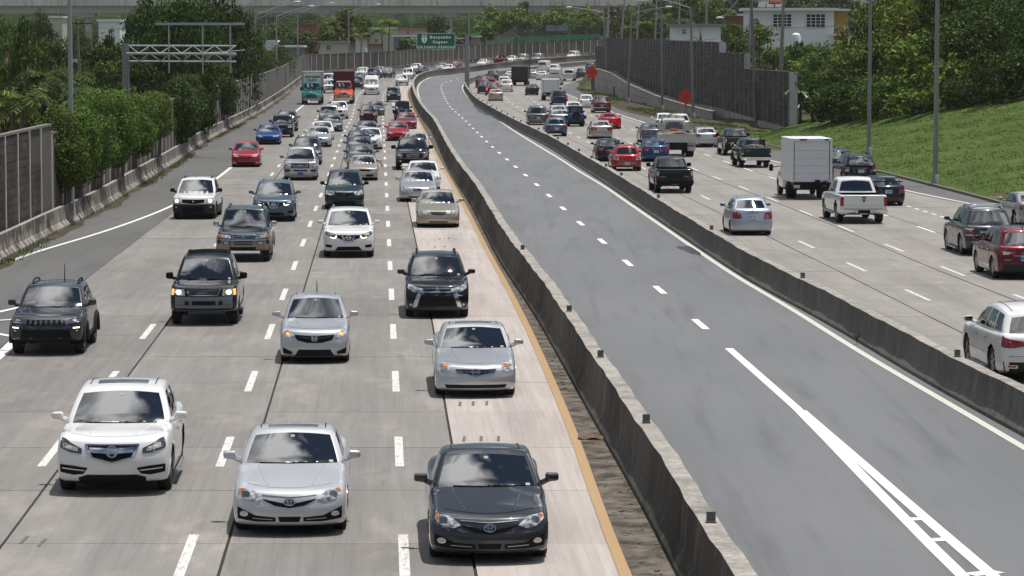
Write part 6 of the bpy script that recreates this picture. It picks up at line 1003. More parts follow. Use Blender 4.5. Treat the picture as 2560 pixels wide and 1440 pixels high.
VL = [  # kind, px, py, paint, name, label, category
 ('mdx', 292, 1222, 'white', 'crossover', 'white crossover with chrome-winged grille and glass roof panel, front row beside the lower left dashes', 'car'),
 ('camry12', 728, 1320, 'pearl', 'sedan', 'silver-white sedan with sunroof, nearest car in the middle lane', 'car'),
 ('camry12b', 1220, 1388, 'darkgrey', 'sedan', 'dark grey sedan in front, straddling the edge of the pale pink concrete', 'car'),
 ('compass', 124, 882, 'darkgrey', 'sport_utility', 'dark grey sport utility with black slotted grille and roof antenna, beside the gore stripes', 'car'),
 ('explorer', 514, 808, 'black', 'sport_utility', 'black sport utility with grey lower bumper, lit headlights and ribbed roof rack', 'car'),
 ('fit', 788, 902, 'silver', 'hatchback', 'small silver hatchback with sloping nose and roof aerial', 'car'),
 ('outlander', 1092, 790, 'black', 'crossover', 'black crossover with chrome blades on its nose, just ahead of a silver sedan', 'car'),
 ('altima', 1187, 985, 'silver', 'sedan', 'silver sedan with horizontal-bar grille and sunroof beside the yellow edge line', 'car'),
 ('pajero', 611, 652, 'greengrey', 'off_roader', 'dark green off-roader with bronze lower body and chrome mirrors', 'car'),
 ('rogue', 872, 641, 'white', 'crossover', 'white crossover with chrome v-shaped grille behind the silver hatchback', 'car'),
 ('rendez', 488, 546, 'white', 'crossover', 'white crossover with dark grey lower half, black mirrors and lit headlights', 'car'),
 ('rogue', 686, 552, 'bluegrey', 'crossover', 'grey crossover with chrome v-shaped grille behind the dark green off-roader', 'car'),
 ('mpv', 861, 522, 'green', 'minivan', 'dark green minivan with black mirrors just behind the white crossover', 'van'),
 ('camry05', 1095, 567, 'beige', 'sedan', 'beige sedan with cream headlamps on the pale concrete strip', 'car'),
 ('lexus', 1046, 503, 'silver', 'sedan', 'silver sedan with barred grille tucked behind the beige sedan', 'car'),
 ('sedan', 1058, 474, 'white', 'sedan', 'white sedan half hidden behind a silver sedan near the yellow line', 'car'),
 ('f150', 1031, 424, 'black', 'pickup_truck', 'big black oncoming pickup truck with wide black mirrors and slatted grille', 'pickup'),
 ('prius', 615, 417, 'red', 'hatchback', 'bright red hatchback alone by the solid white shoulder line', 'car'),
 ('explorer07', 752, 450, 'lightgrey', 'sport_utility', 'light silver sport utility with blue front plate', 'car'),
 ('suv', 767, 412, 'darkgrey', 'sport_utility', 'dark grey sport utility directly behind the silver one with the blue plate', 'car'),
 ('corolla', 908, 450, 'tan', 'sedan', 'old boxy beige sedan with an arm out of its window', 'car'),
 ('sedan2', 903, 424, 'olive', 'sedan', 'olive grey sedan close behind the old boxy beige sedan', 'car'),
 ('sedan', 899, 398, 'darkgrey', 'sedan', 'dark sedan third in the tight queue of dark cars', 'car'),
 ('sedan2', 897, 379, 'navy', 'sedan', 'navy sedan fourth in the tight queue, below the white hatchback', 'car'),
 ('prius', 926, 373, 'white', 'hatchback', 'white wedge-shaped hatchback beside the tight queue of dark sedans', 'car'),
 ('sedan', 918, 350, 'grey', 'sedan', 'grey sedan behind the white wedge-shaped hatchback', 'car'),
 ('sedan', 1041, 385, 'silver', 'sedan', 'silver-white sedan peeping out behind the big black pickup', 'car'),
 ('bmw', 797, 367, 'silver', 'sedan', 'silver sedan with twin-kidney grille behind the dark sport utility', 'car'),
 ('sedan2', 806, 350, 'white', 'sedan', 'white sedan just behind the silver one with twin-kidney grille', 'car'),
 ('sedan', 830, 329, 'grey', 'sedan', 'dark grey sedan with slim headlamps next to the white sedan', 'car'),
 ('boxysuv', 822, 313, 'lightgrey', 'sport_utility', 'grey boxy sport utility behind the dark grey slim-lamped sedan', 'car'),
 ('suvplain', 847, 297, 'white', 'crossover', 'white crossover in front of the orange lorry', 'car'),
 ('dart', 671, 361, 'blue', 'sedan', 'bright blue oncoming sedan behind the red hatchback', 'car'),
 ('bronco', 706, 343, 'black', 'off_roader', 'black boxy off-roader behind the bright blue sedan', 'car'),
 ('suv', 717, 328, 'darkgrey', 'sport_utility', 'dark sport utility with roof rails, hindmost of three cars below the green lorry', 'car'),
 ('vitara', 921, 307, 'maroon', 'off_roader', 'small maroon off-roader facing the camera in the middle lane', 'car'),
 ('sedan', 940, 289, 'grey', 'sedan', 'grey sedan just behind the small maroon off-roader', 'car'),
 ('wranglerfar', 1006, 301, 'purple', 'off_roader', 'violet-blue open-fendered off-roader with round headlamps', 'car'),
 ('bronco', 984, 255, 'greengrey', 'off_roader', 'dark boxy off-roader near the bend of the median barrier', 'car'),
 ('sedan2', 1017, 322, 'rose', 'sedan', 'faded red sedan behind the red one by the yellow line', 'car'),
 ('sedan2', 995, 352, 'red', 'sedan', 'red sedan in front of the faded red one, left of the barrier', 'car'),
 ('greentruck', 779, 262, 'teal', 'box_lorry', 'green-cab moving lorry with white lettered box above the cab', 'truck'),
 ('orangetruck', 859, 260, 'orange', 'container_lorry', 'orange-cab lorry carrying a maroon ribbed container', 'truck'),
 ('transit', 929, 237, 'white', 'cargo_van', 'tall white van with dark grille facing the camera', 'van'),
 ('cx7', 1004, 214, 'white', 'crossover', 'white crossover with gaping black lower grille near the barrier bend', 'car'),
 ('minivan2', 1019, 198, 'white', 'small_van', 'small white high-roofed van behind the gaping-grilled crossover', 'van'),
 ('pickfar', 823, 233, 'white', 'pickup_truck', 'white pickup squeezed between the green and the orange lorries', 'pickup'),
 ('cargovan2', 823, 219, 'white', 'cargo_van', 'white van roof behind the pickup between the two lorries', 'van'),
 ('suvplain', 903, 194, 'white', 'crossover', 'white crossover just above the maroon container', 'car'),
 ('boxysuv', 892, 223, 'greengrey', 'sport_utility', 'dark sport utility at the right edge of the maroon container', 'car'),
 ('suv', 905, 216, 'darkgrey', 'sport_utility', 'dark grey car peeping out beyond the sport utility by the container', 'car'),
 ('boxysuv', 930, 199, 'darkgrey', 'sport_utility', 'dark windowed car showing above the roof of the tall white van', 'car'),
 ('suvplain', 965, 195, 'grey', 'sport_utility', 'dark grey sport utility below the far wall, nearer of two', 'car'),
 ('sedan', 944, 188, 'bluesilver', 'sedan', 'blue-grey sedan below the far wall, behind the dark sport utility', 'car'),
 ('sedan', 1037, 179, 'white', 'sedan', 'white sedan below the far wall behind the small white van', 'car'),
 ('sedan2', 1052, 186, 'darkgrey', 'sedan', 'dark sedan rounding the bend right of the small white van', 'car'),
 ('sedan', 1102, 178, 'bluesilver', 'sedan', 'pale blue sedan rounding the bend left of the faded red sedan', 'car'),
 ('lowcoupe', 1135, 172, 'rose', 'sedan', 'faded red sedan on the far bend below the green sign', 'car'),
 ('sedan2', 1118, 181, 'white', 'sedan', 'white roof just showing over the barrier beside the pale blue sedan', 'car'),
 ('lowcoupe', 1204, 167, 'white', 'sedan', 'low white car behind the barrier left of the red truck', 'car'),
 ('wranglerfar', 1246, 160, 'red', 'off_roader', 'red boxy vehicle on the far bend behind the barrier', 'car'),
 ('sedan', 1274, 157.5, 'white', 'sedan', 'white sedan following the red boxy vehicle on the far bend', 'car'),
 ('minivan2', 1302, 157, 'beige', 'small_van', 'beige van behind the barrier on the far bend', 'van'),
 ('minivan2', 1340, 155.5, 'lightgrey', 'small_van', 'grey van behind the barrier, hindmost but one on the far bend', 'van'),
 ('minivan2', 1428, 149, 'white', 'small_van', 'white van roof at the far end of the bend by the sound wall', 'van')]
VRT = [
 ('mdx', 2582, 946, 'white', 'crossover', 'white crossover cut by the right edge, seen from behind', 'car'),
 ('rogueplain', 2548, 695, 'darkred', 'crossover', 'dark red crossover at the right edge, just nearer than a grey one', 'car'),
 ('highlander', 2464, 636, 'darkgrey', 'sport_utility', 'dark grey sport utility with silver roof rails and brake light lit', 'car'),
 ('sedan2', 2586, 566, 'lightgrey', 'sedan', 'pale silver sedan cut by the right edge below the grass', 'car'),
 ('ram', 2147, 556, 'white', 'pickup_truck', 'big white pickup truck with chrome bumper, seen from behind', 'pickup'),
 ('civicold', 2213, 513, 'black', 'sedan', 'black sedan with raised rear spoiler beside the white pickup', 'car'),
 ('boxtruck', 2016, 495, 'white', 'box_van', 'white box van with slatted roller door, seen from behind', 'truck'),
 ('compassr', 2146, 462, 'black', 'sport_utility', 'black sport utility right of the white box van', 'car'),
 ('crv', 2092, 445, 'navy', 'crossover', 'blue-black crossover half hidden by the white box van', 'car'),
 ('yaris', 1876, 586, 'bluesilver', 'sedan', 'small pale blue sedan with large red tail lamps near the barrier', 'car'),
 ('tacoma', 1682, 481, 'black', 'pickup_truck', 'black pickup truck nearest the low barrier, seen from behind', 'pickup'),
 ('protege5', 1566, 427, 'red', 'hatchback', 'red hatchback with grey rear bumper beside the blue sedan', 'car'),
 ('corolla14', 1524, 403, 'black', 'sedan', 'black sedan left of the red hatchback', 'car'),
 ('civic08', 1638, 404, 'deepblue', 'sedan', 'blue sedan seen from behind, right of the red hatchback', 'car'),
 ('camryr', 1630, 356, 'bluegrey', 'sedan', 'blue-grey sedan left of the open-bed lorry', 'car'),
 ('dumptruck', 1692, 391, 'offwhite', 'open_lorry', 'white open-bed lorry loaded with soil', 'truck'),
 ('accent', 1765, 368, 'silver', 'sedan', 'silver-white sedan right of the open-bed lorry', 'car'),
 ('suvplain', 1698, 335, 'beige', 'crossover', 'pale crossover hidden behind the headboard of the open-bed lorry', 'car'),
 ('hatch', 1662, 327, 'white', 'hatchback', 'white hatchback in front of the open-bed lorry', 'car'),
 ('greenpick', 1884, 418, 'pickgreen', 'pickup_truck', 'dark green pickup truck loaded with timber and boxes', 'pickup'),
 ('blackpick', 1842, 388, 'black', 'pickup_truck', 'black pickup truck ahead of the green one', 'pickup'),
 ('camryr', 1502, 347, 'tan', 'sedan', 'beige-silver sedan seen from behind, alone in the second lane', 'car'),
 ('coupe', 1526, 322, 'coupe', 'coupe', 'bright red coupe seen from behind', 'car'),
 ('wagon', 1390, 340, 'bluegrey', 'estate_car', 'blue-grey estate car seen from behind beside the barrier', 'car'),
 ('sienna', 1345, 312, 'grey', 'minivan', 'grey minivan with silver bumper strip beside the barrier', 'van'),
 ('wrangler', 1439, 316, 'deepblue', 'off_roader', 'blue off-roader with black top and spare wheel on the back', 'car'),
 ('sedan2', 1396, 300, 'pearl', 'sedan', 'white sedan behind the blue off-roader, left one', 'car'),
 ('sedan', 1398, 314, 'silver', 'sedan', 'silver roof between the estate car and the white sedan', 'car'),
 ('sedan2', 1434, 289, 'white', 'sedan', 'white sedan right in front of the blue off-roader', 'car'),
 ('hatch', 1466, 270, 'white', 'hatchback', 'white hatchback with dark lower bumper left of the maroon one', 'car'),
 ('maroonsuv', 1504, 282, 'maroon', 'sport_utility', 'maroon sport utility with chrome bumper strip near the retaining wall', 'car'),
 ('dodgevan', 1398, 262, 'navy', 'minivan', 'dark blue minivan behind the white lift-gate lorry', 'van'),
 ('lifttruck', 1376, 251, 'white', 'box_lorry', 'white lift-gate lorry seen from behind', 'truck'),
 ('sedan2', 1330, 238, 'black', 'sedan', 'black sedan below the dark tipper lorry', 'car'),
 ('sedan', 1240, 252, 'tan', 'sedan', 'silver-beige sedan beside the barrier, nearest of the far left cluster', 'car'),
 ('suvlit', 1231, 238, 'darkred', 'sport_utility', 'dark red sport utility with brake lights lit behind the silver-beige sedan', 'car'),
 ('suvplain', 1211, 234, 'navy', 'minivan', 'dark blue minivan at the left of the far cluster', 'van'),
 ('maroonsuv', 1205, 219, 'darkred', 'sport_utility', 'red sport utility beside the sign post', 'car'),
 ('sedan', 1222, 214, 'maroon', 'sedan', 'maroon sedan right of the red sport utility by the sign post', 'car'),
 ('suvplain', 1266, 229, 'white', 'sport_utility', 'white sport utility left of the dark tipper lorry', 'car'),
 ('crv', 1261, 219, 'white', 'sport_utility', 'white sport utility farther than the first, left of the dark tipper lorry', 'car'),
 ('suvplain', 1232, 202, 'greengrey', 'sport_utility', 'black sport utility on the bend beyond the sign post', 'car'),
 ('sedan2', 1276, 200, 'white', 'sedan', 'white sedan peeping out left of the dark tipper lorry', 'car'),
 ('darktruck', 1300, 214, 'black', 'tipper_lorry', 'dark brown tipper lorry seen from behind', 'truck'),
 ('sedan', 1330, 196, 'silver', 'sedan', 'silver sedan right of the dark tipper lorry', 'car'),
 ('sedan2', 1354, 200, 'white', 'sedan', 'white sedan with dark tail lamps in front of the tall white van', 'car'),
 ('cargovan', 1388, 213, 'white', 'cargo_van', 'tall white van seen from behind, above the lift-gate lorry', 'van'),
 ('cargovan2', 1358, 180, 'white', 'cargo_van', 'white panel van farthest along the bend', 'van'),
 ('suvplain', 1386, 185, 'white', 'sport_utility', 'white sport utility between two white vans', 'car'),
 ('pickfar', 1421, 203, 'pearl', 'pickup_truck', 'white pickup right of the tall white van', 'pickup'),
 ('suvplain', 1454, 196, 'darkgrey', 'sport_utility', 'dark sport utility left of the far orange diamond sign', 'car'),
 ('suvplain', 1476, 180, 'bluegrey', 'sport_utility', 'grey sport utility above the far orange diamond sign', 'car')]
for k, x, y, c, n, lb, ct in VL: vehicle(k, 'L', x, y, c, n, lb, ct, GL)
for k, x, y, c, n, lb, ct in VRT: vehicle(k, 'R', x, y, c, n, lb, ct, GR)
# ================================================================ PLANTS
def m_leaf(name, stops, trans=.2):
    m, q = new(name, .6, .12); gi = q.n('NewGeometry'); c = q.ramp(gi.outputs['Random Per Island'], stops)
    hs = q.n('HueSaturation'); q.l(c, hs.inputs['Color']); q.l(q.maprange(q.rnd(), 0, 1, .475, .515), hs.inputs['Hue']); q.l(q.maprange(q.rnd(), 0, 1, .75, 1.2), hs.inputs['Value'])
    hs.inputs['Saturation'].default_value = 1.0; q.color(hs.outputs[0]); t = q.n('BsdfTranslucent'); q.l(hs.outputs[0], t.inputs['Color']); mxs = q.n('MixShader'); mxs.inputs[0].default_value = trans
    o = [n_ for n_ in q.t.nodes if n_.type == 'OUTPUT_MATERIAL'][0]; q.l(q.b.outputs[0], mxs.inputs[1]); q.l(t.outputs[0], mxs.inputs[2]); q.l(mxs.outputs[0], o.inputs[0]); return m
LF_DARK = m_leaf('leaves dark', [(0, (.012, .030, .006)), (.5, (.030, .064, .010)), (.85, (.070, .118, .018)), (1, (.15, .195, .04))])
LF_MID = m_leaf('leaves mid', [(0, (.018, .042, .008)), (.5, (.052, .100, .015)), (.8, (.125, .185, .028)), (1, (.24, .28, .06))])
LF_HEDGE = m_leaf('leaves hedge', [(0, (.026, .056, .010)), (.5, (.070, .125, .018)), (.85, (.125, .19, .028)), (1, (.20, .25, .05))])
LF_YEL = m_leaf('leaves yellow green', [(0, (.05, .09, .014)), (.5, (.12, .18, .025)), (.85, (.18, .25, .036)), (1, (.25, .29, .06))])
LF_DRY = m_leaf('leaves dry', [(0, (.05, .055, .02)), (.5, (.085, .085, .035)), (1, (.17, .13, .06))])
BARK = mat('bark', (.11, .09, .07), .9); BARKP = mat('pale bark', (.22, .19, .16), .9); PALMB = mat('palm trunk', (.16, .135, .11), .9)
def quads_mesh(name, V, m, smooth=False):
    n = len(V) // 4; me = bpy.data.meshes.new(name); me.vertices.add(len(V)); me.vertices.foreach_set('co', V.astype(np.float32).ravel()); me.loops.add(len(V)); me.loops.foreach_set('vertex_index', np.arange(len(V), dtype=np.int32)); me.polygons.add(n)
    me.polygons.foreach_set('loop_start', np.arange(0, len(V), 4, dtype=np.int32)); me.materials.append(m); me.update(calc_edges=True); me.validate(); return me
def leaves(pos, nrm, ls, rng, droop=.25, asp=.5):
    n = len(pos); a = rng.normal(size=(n, 3)); a[:, 2] -= droop * 2; nrm = nrm / np.linalg.norm(nrm, axis=1)[:, None]; a -= nrm * np.sum(a * nrm, 1)[:, None]; a /= np.linalg.norm(a, axis=1)[:, None] + 1e-9
    b = np.cross(nrm, a); L_ = ls * rng.uniform(.6, 1.35, (n, 1)); w_ = L_ * asp
    return np.stack([pos - a * L_ * .5, pos + b * w_ * .5 - nrm * L_ * .08, pos + a * L_ * .55 - nrm * L_ * .12, pos - b * w_ * .5 - nrm * L_ * .08], 1).reshape(-1, 3)
def crown_mesh(seed, r3, ncl, nlf, ls, m, droop=.25, cr=.30, low=-.75, asp=.5):
    rng = np.random.default_rng(seed); r3 = np.array(r3); d = rng.normal(size=(ncl, 3)); d /= np.linalg.norm(d, axis=1)[:, None]; d[:, 2] = np.where(d[:, 2] < low, -d[:, 2] * .6, d[:, 2])
    lump = 1 + .22 * np.sin(d[:, 0] * 3.1 + seed) * np.cos(d[:, 1] * 2.7 + seed * 2) + .12 * np.sin(d[:, 2] * 6 + seed); C = d * (rng.uniform(.35, 1, (ncl, 1)) ** .55) * lump[:, None] * r3 * .84
    crr = cr * r3.mean() * rng.uniform(.6, 1.3, ncl); k = np.repeat(np.arange(ncl), nlf); e = rng.normal(size=(len(k), 3)); e[:, 2] += .35; e /= np.linalg.norm(e, axis=1)[:, None]
    pos = C[k] + e * (crr[k] * rng.uniform(.45, 1.06, len(k)))[:, None] * np.array([1, 1, .72]); nr = e + rng.normal(size=e.shape) * .55 + [0, 0, .5]
    return quads_mesh('crown', leaves(pos, nr, ls, rng, droop, asp), m), C
def trunk_mesh(seed, H, r, C, cz, m, nl=6):
    rng = np.random.default_rng(seed); mb = MB(); b = np.array([0, 0, -.3]); top = np.array([rng.uniform(-.3, .3), rng.uniform(-.3, .3), cz]); mid = (b + top) / 2 + [rng.uniform(-.3, .3), rng.uniform(-.3, .3), 0]; mb.tube([b, mid, top], [r, r * .75, r * .5], 8)
    for i in rng.choice(len(C), min(nl, len(C)), False):
        e = C[i] * .9 + [0, 0, cz]; s_ = mid + (top - mid) * rng.uniform(0, .8); mb.tube([s_, (s_ + e) / 2 + rng.normal(size=3) * .15 + [0, 0, .1], e], [r * .42, r * .3, r * .1], 5)
    return mb.mesh('trunk', [m], True, 60)
TREELIB = {}
KINDS = {'dark': (LF_DARK, .25, .25), 'mid': (LF_MID, .25, .25), 'yel': (LF_YEL, .34, .15), 'dry': (LF_DRY, .26, .2), 'mango': (LF_MID, .42, .9), 'fine': (LF_MID, .17, .2), 'finedark': (LF_DARK, .18, .2)}
def tree(name, label, cat, X, Y, H, Wd, kind, group=None, low=.25, seed=0, zg=None, dens=1.0, far=False, deep=None):
    """a tree of height H and crown width Wd; crown meshes are shared between like trees"""
    v = seed % 3; q_ = round(math.log(max(Wd, 1)) / math.log(1.45)); Wq = 1.45 ** q_; key = (kind, v, q_, far); m, ls, dr = KINDS[kind]
    if far: ls = ls * 1.9
    if key not in TREELIB:
        ncl = int(np.clip(11 * Wq ** 1.15, 30, 180)); nlf = int(np.clip(.16 * (Wq / ls) ** 2 * 16 / ncl * 3.2, 26, 170)) if not far else 30
        if far: ncl = int(ncl * .75)
        cm, C = crown_mesh(100 + v * 7 + q_ * 13 + len(kind), (Wq / 2, Wq / 2, Wq / 2), ncl, nlf, ls, m, dr, cr=.30 if kind != 'mango' else .26, asp=.5 if kind != 'mango' else .34)
        TREELIB[key] = (cm, trunk_mesh(v, 1, .035 * Wq + .08, C, 0, BARK), C)
    cm, _, C = TREELIB[key]
    if zg is None: zg = float(g(Y) + hill(X, Y))
    ch = H * (1 - low); cz = H - ch / 2; sx, sz = Wd / Wq, ch / Wq * 1.02
    t = thing(name, label, cat, (X, Y, zg), random.uniform(0, 6.28), group)
    c = put('crown', cm, t, (0, 0, cz)); c.scale = (sx, sx * (deep or 1), sz)
    tk = ('trunk', kind, v, q_, round(cz)); 
    if tk not in TREELIB:
        TREELIB[tk] = trunk_mesh(v + 5, H, .03 * Wq + .07, C * [sx, sx, sz], cz, BARK, 3 if far else 6)
    put('trunk', TREELIB[tk], t); return t
def at_px(px, Y): return (px - 1280) / 7800 * Y
def ztop(py, Y): return CAMZ - (py - 97) / 7800 * Y
def tree_px(px, Y, ytop, wpx, kind, label, cat='tree', name='tree', group=None, low=.25, seed=None, zg=None, far=False, deep=None):
    X = at_px(px, Y); z0 = float(g(Y) + hill(X, Y)) if zg is None else zg; H = max(1.2, ztop(ytop, Y) - z0); return tree(name, label, cat, X, Y, H, wpx / 7800 * Y, kind, group, low, int(px) if seed is None else seed, z0, far=far, deep=deep)
def fronds(mb, n, L_, rise, rng, wd=.55, droop=1.2, nl=16, base=(0, 0, 0)):
    for i in range(n):
        az = 2 * math.pi * i / n + rng.uniform(-.3, .3); up = rise * rng.uniform(.3, 1.2); l = L_ * rng.uniform(.8, 1.1); t = np.linspace(0, 1, nl + 1); hx = l * (t * .9); hz = up * l * t - droop * l * .55 * t ** 2.2
        sp = np.stack([hx * math.cos(az), hx * math.sin(az), hz], 1) + base; sd_ = np.array([-math.sin(az), math.cos(az), 0]); w_ = wd * np.sin(np.pi * np.clip(t * .92 + .06, 0, 1)) ** .7
        for k in range(nl):
            for s_ in (-1, 1):
                a, b = sp[k], sp[k] + (sp[k + 1] - sp[k]) * .62; tip = sd_ * s_ * w_[k] + (sp[k + 1] - sp[k]) * 1.0 - [0, 0, w_[k] * rng.uniform(.25, .6)]; mb.add([a, b, b + tip * .98, a + tip], [(0, 1, 2, 3)])
def palm(label, px, Y, ytop, L_, m=LF_MID, seed=0, n=15, zg=None, wd=.6, group=None, droop=1.2, rise=.75):
    X = at_px(px, Y); z0 = float(g(Y) + hill(X, Y)) if zg is None else zg; H = max(.6, ztop(ytop, Y) - z0 - L_ * .35); rng = np.random.default_rng(seed); t = thing('palm_tree', label, 'palm', (X, Y, z0), 0, group)
    mb = MB(); fronds(mb, n, L_, rise, rng, wd, droop); put('crown', mb.mesh('crown', [m]), t, (0, 0, H)); mb = MB(); mb.tube([(0, 0, -.3), (rng.uniform(-.2, .2), .1, H * .5), (0, 0, H + .1)], [.17, .13, .11], 8); put('trunk', mb.mesh('trunk', [PALMB], True), t)
def banana(label, X, Y, H, seed, group):
    rng = np.random.default_rng(seed); t = thing('banana_plant', label, 'plant', (X, Y, float(g(Y) + hill(X, Y))), 0, group); mb = MB(); mb.tube([(0, 0, -.2), (0, 0, H * .5)], [.14, .09], 7); put('trunk', mb.mesh('trunk', [mat('banana stem', (.12, .13, .05), .8)], True), t)
    for i in range(9):
        mb = MB(); az = i * 2.4 + rng.uniform(-.3, .3); l = H * rng.uniform(.55, .85); up = rng.uniform(.5, 1.5); tt = np.linspace(0, 1, 8); sp = np.stack([l * tt * .7 * math.cos(az), l * tt * .7 * math.sin(az), H * .48 + l * (up * tt * .8 - .75 * tt ** 2)], 1); sd_ = np.array([-math.sin(az), math.cos(az), 0]); w_ = .30 * np.sin(np.pi * np.clip(tt * .9 + .07, 0, 1)) ** .6
        Q = np.stack([sp + sd_ * w_[:, None] - [0, 0, .05], sp, sp - sd_ * w_[:, None] - [0, 0, .05]], 1); mb.grid(Q); put('leaf', mb.mesh('leaf', [mat('banana leaf', (.09, .15, .045), .45)], True, 80), t)
# --- left side, beyond the wall
SG = 'trees behind the left wall'
def hedge(i, px, Y, yt, yb, wpx, label, thick=1.5):
    X = float(WB(Y)) - .42; zt, zb = ztop(yt, Y), max(.6, ztop(yb, Y)); wd = wpx / 7800 * Y * 1.0
    rng = np.random.default_rng(50 + i); n = 5200 if i not in (6, 7, 8, 9) else 4200; ln = max(3.5, wd * (3.2 if i < 6 else 4.2)); u = rng.uniform(-1, 1, n * 4); 
    e = rng.normal(size=(n * 4, 3)); e /= np.linalg.norm(e, axis=1)[:, None]; cl = rng.normal(size=(60, 3)); cl /= np.linalg.norm(cl, axis=1)[:, None]; C = cl * rng.uniform(.4, 1, (60, 1)) ** .5 * np.array([thick, ln / 2, (zt - zb) / 2]) * .85
    k = rng.integers(0, 60, n * 4); pos = C[k] + e * np.array([.55, .75, .55]); nr = e + rng.normal(size=e.shape) * .6 + [.25, -.1, .45]; me = quads_mesh('foliage', leaves(pos, nr, .125 if i not in (6, 7, 8, 9) else .17, rng, .4), LF_DARK if i in (6, 7, 8, 9) else LF_HEDGE)
    t = thing('climbing_hedge', label, 'hedge', (X, Y, zb), 0, 'hedge growing over the left wall'); put('foliage', me, t, (.05, 0, (zt - zb) / 2)); mb = MB()
    for j in range(5): y = rng.uniform(-ln / 3, ln / 3); mb.tube([(.3, y, -zb), (.35, y + .2, .3), (.1, y, (zt - zb) * .6)], [.04, .03, .015], 5)
    put('stems', mb.mesh('stems', [BARK]), t)
hedge(5, 163, 131.5, 262, 470, 50, 'dark climber at the left end of the overgrown wall, beside the bare blocks', .9)
hedge(6, 455, 208, 190, 365, 110, 'dark bough hanging down over the wall under the gantry', 1.5)
hedge(9, 497, 222, 180, 360, 100, 'dense dark bough over the wall at the middle of the gantry', 1.3)
hedge(7, 530, 238, 170, 345, 110, 'dark bough hanging lower over the wall beneath the gantry end', 1.4)
hedge(8, 588, 268, 150, 300, 90, 'last dark bough hanging over the wall beyond the gantry', 1.2)
hedge(0, 190, 137, 245, 480, 70, 'dark leafy climber hanging over the wall round the tall lamp pole', 1.0)
hedge(1, 250, 145, 225, 450, 80, 'leafy climber on the wall just beyond the tall lamp pole', 1.2)
hedge(2, 300, 156, 225, 430, 90, 'bushy climber bulging over the middle of the overgrown wall', 1.3)
hedge(3, 350, 168, 230, 395, 80, 'climber hanging low over the wall before the sign gantry post', 1.3)
hedge(4, 395, 184, 235, 350, 70, 'rounded yellowish climber at the far end of the overgrown wall', 1.2)
for i, (px, Y, yt, wp, kd, lb) in enumerate([
 (455, 236, -70, 260, 'dark', 'tall dark spreading tree behind the sign gantry, its boughs over the wall'), (545, 276, -60, 210, 'dark', 'dark tree whose drooping boughs reach over the wall right of the gantry'), (600, 322, 20, 130, 'dark', 'lower dark tree at the right end of the big dark clump'),
 (350, 230, 120, 190, 'dark', 'dark tree left of the gantry post behind the climber'), (390, 262, -50, 190, 'dark', 'tall dark tree left behind the gantry'), (255, 310, 74, 120, 'dark', 'dark tree in front of the white house at the left'), (310, 330, 78, 120, 'mid', 'green tree between the white house and the gantry'), (40, 500, 30, 120, 'mid', 'green tree under the left end of the flyover'), (-10, 450, 20, 110, 'dark', 'dark tree at the extreme upper left'), (205, 470, 62, 100, 'mid', 'green tree behind the old wooden pole, farther off'), (-90, 260, 60, 150, 'mid', 'tree just beyond the left edge'), (-180, 300, 40, 160, 'dark', 'dark tree beyond the left edge'), (-120, 190, 180, 150, 'dark', 'bush beyond the left edge behind the bare wall'), (-260, 240, 60, 200, 'mid', 'broad tree beyond the left edge'), (-330, 330, 40, 170, 'dark', 'far dark tree beyond the left edge'), (275, 400, 62, 60, 'dark', 'small dark tree right in front of the white house at the left'), (5, 300, 128, 60, 'mid', 'small green tree before the orange house at the left edge'),
 (270, 262, 130, 150, 'mid', 'mid-green tree between the wooden pole and the gantry'), (235, 330, 96, 140, 'dark', 'dark tree behind the wooden pole'), (70, 250, 38, 118, 'mango', 'bright tufted mango-like tree at the upper left'), (145, 300, 72, 120, 'mid', 'soft green tree right of the tufted one'), (20, 320, 60, 130, 'mid', 'green tree at the left edge behind the tufted tree'),
 (110, 420, 10, 130, 'dark', 'thin dark tree in front of the left end of the flyover'), (85, 205, 160, 120, 'dark', 'dark bush below the tufted tree'), (20, 185, 200, 120, 'mid', 'green bush at the left edge behind the wall'), (150, 190, 195, 110, 'dark', 'dark bush left of the tall lamp pole'), (235, 200, 200, 120, 'mid', 'bush right of the tall lamp pole, behind the climber'), (300, 215, 190, 110, 'mid', 'bush rising behind the climbing hedge'),
 (660, 392, 110, 100, 'fine', 'leafy bush leaning over the wall, left one beyond the gantry'), (690, 440, 100, 110, 'fine', 'leafy bush leaning over the wall, right one beyond the gantry'), (640, 440, 60, 100, 'mid', 'tree behind the left street lamps'), (742, 500, 135, 50, 'fine', 'small bush where the wall begins to bend')]):
    tree_px(px, Y, yt, wp, kd, lb, group=SG, low=.05, seed=i, deep=.7)
for i, (px, Y, yt, L_, lb) in enumerate([(125, 172, 165, 1.9, 'feathery palm with upright fronds left of the tall lamp pole'), (170, 178, 170, 2.0, 'drooping palm just left of the tall lamp pole'), (60, 160, 215, 2.0, 'yellow-green palm low at the left edge'), (35, 168, 240, 1.7, 'second yellow-green palm low at the left edge'), (215, 170, 205, 1.7, 'palm hidden right of the tall lamp pole')]): palm(lb, px, Y, yt, L_, LF_MID if i == 2 else LF_DARK, i, 14, wd=.5)
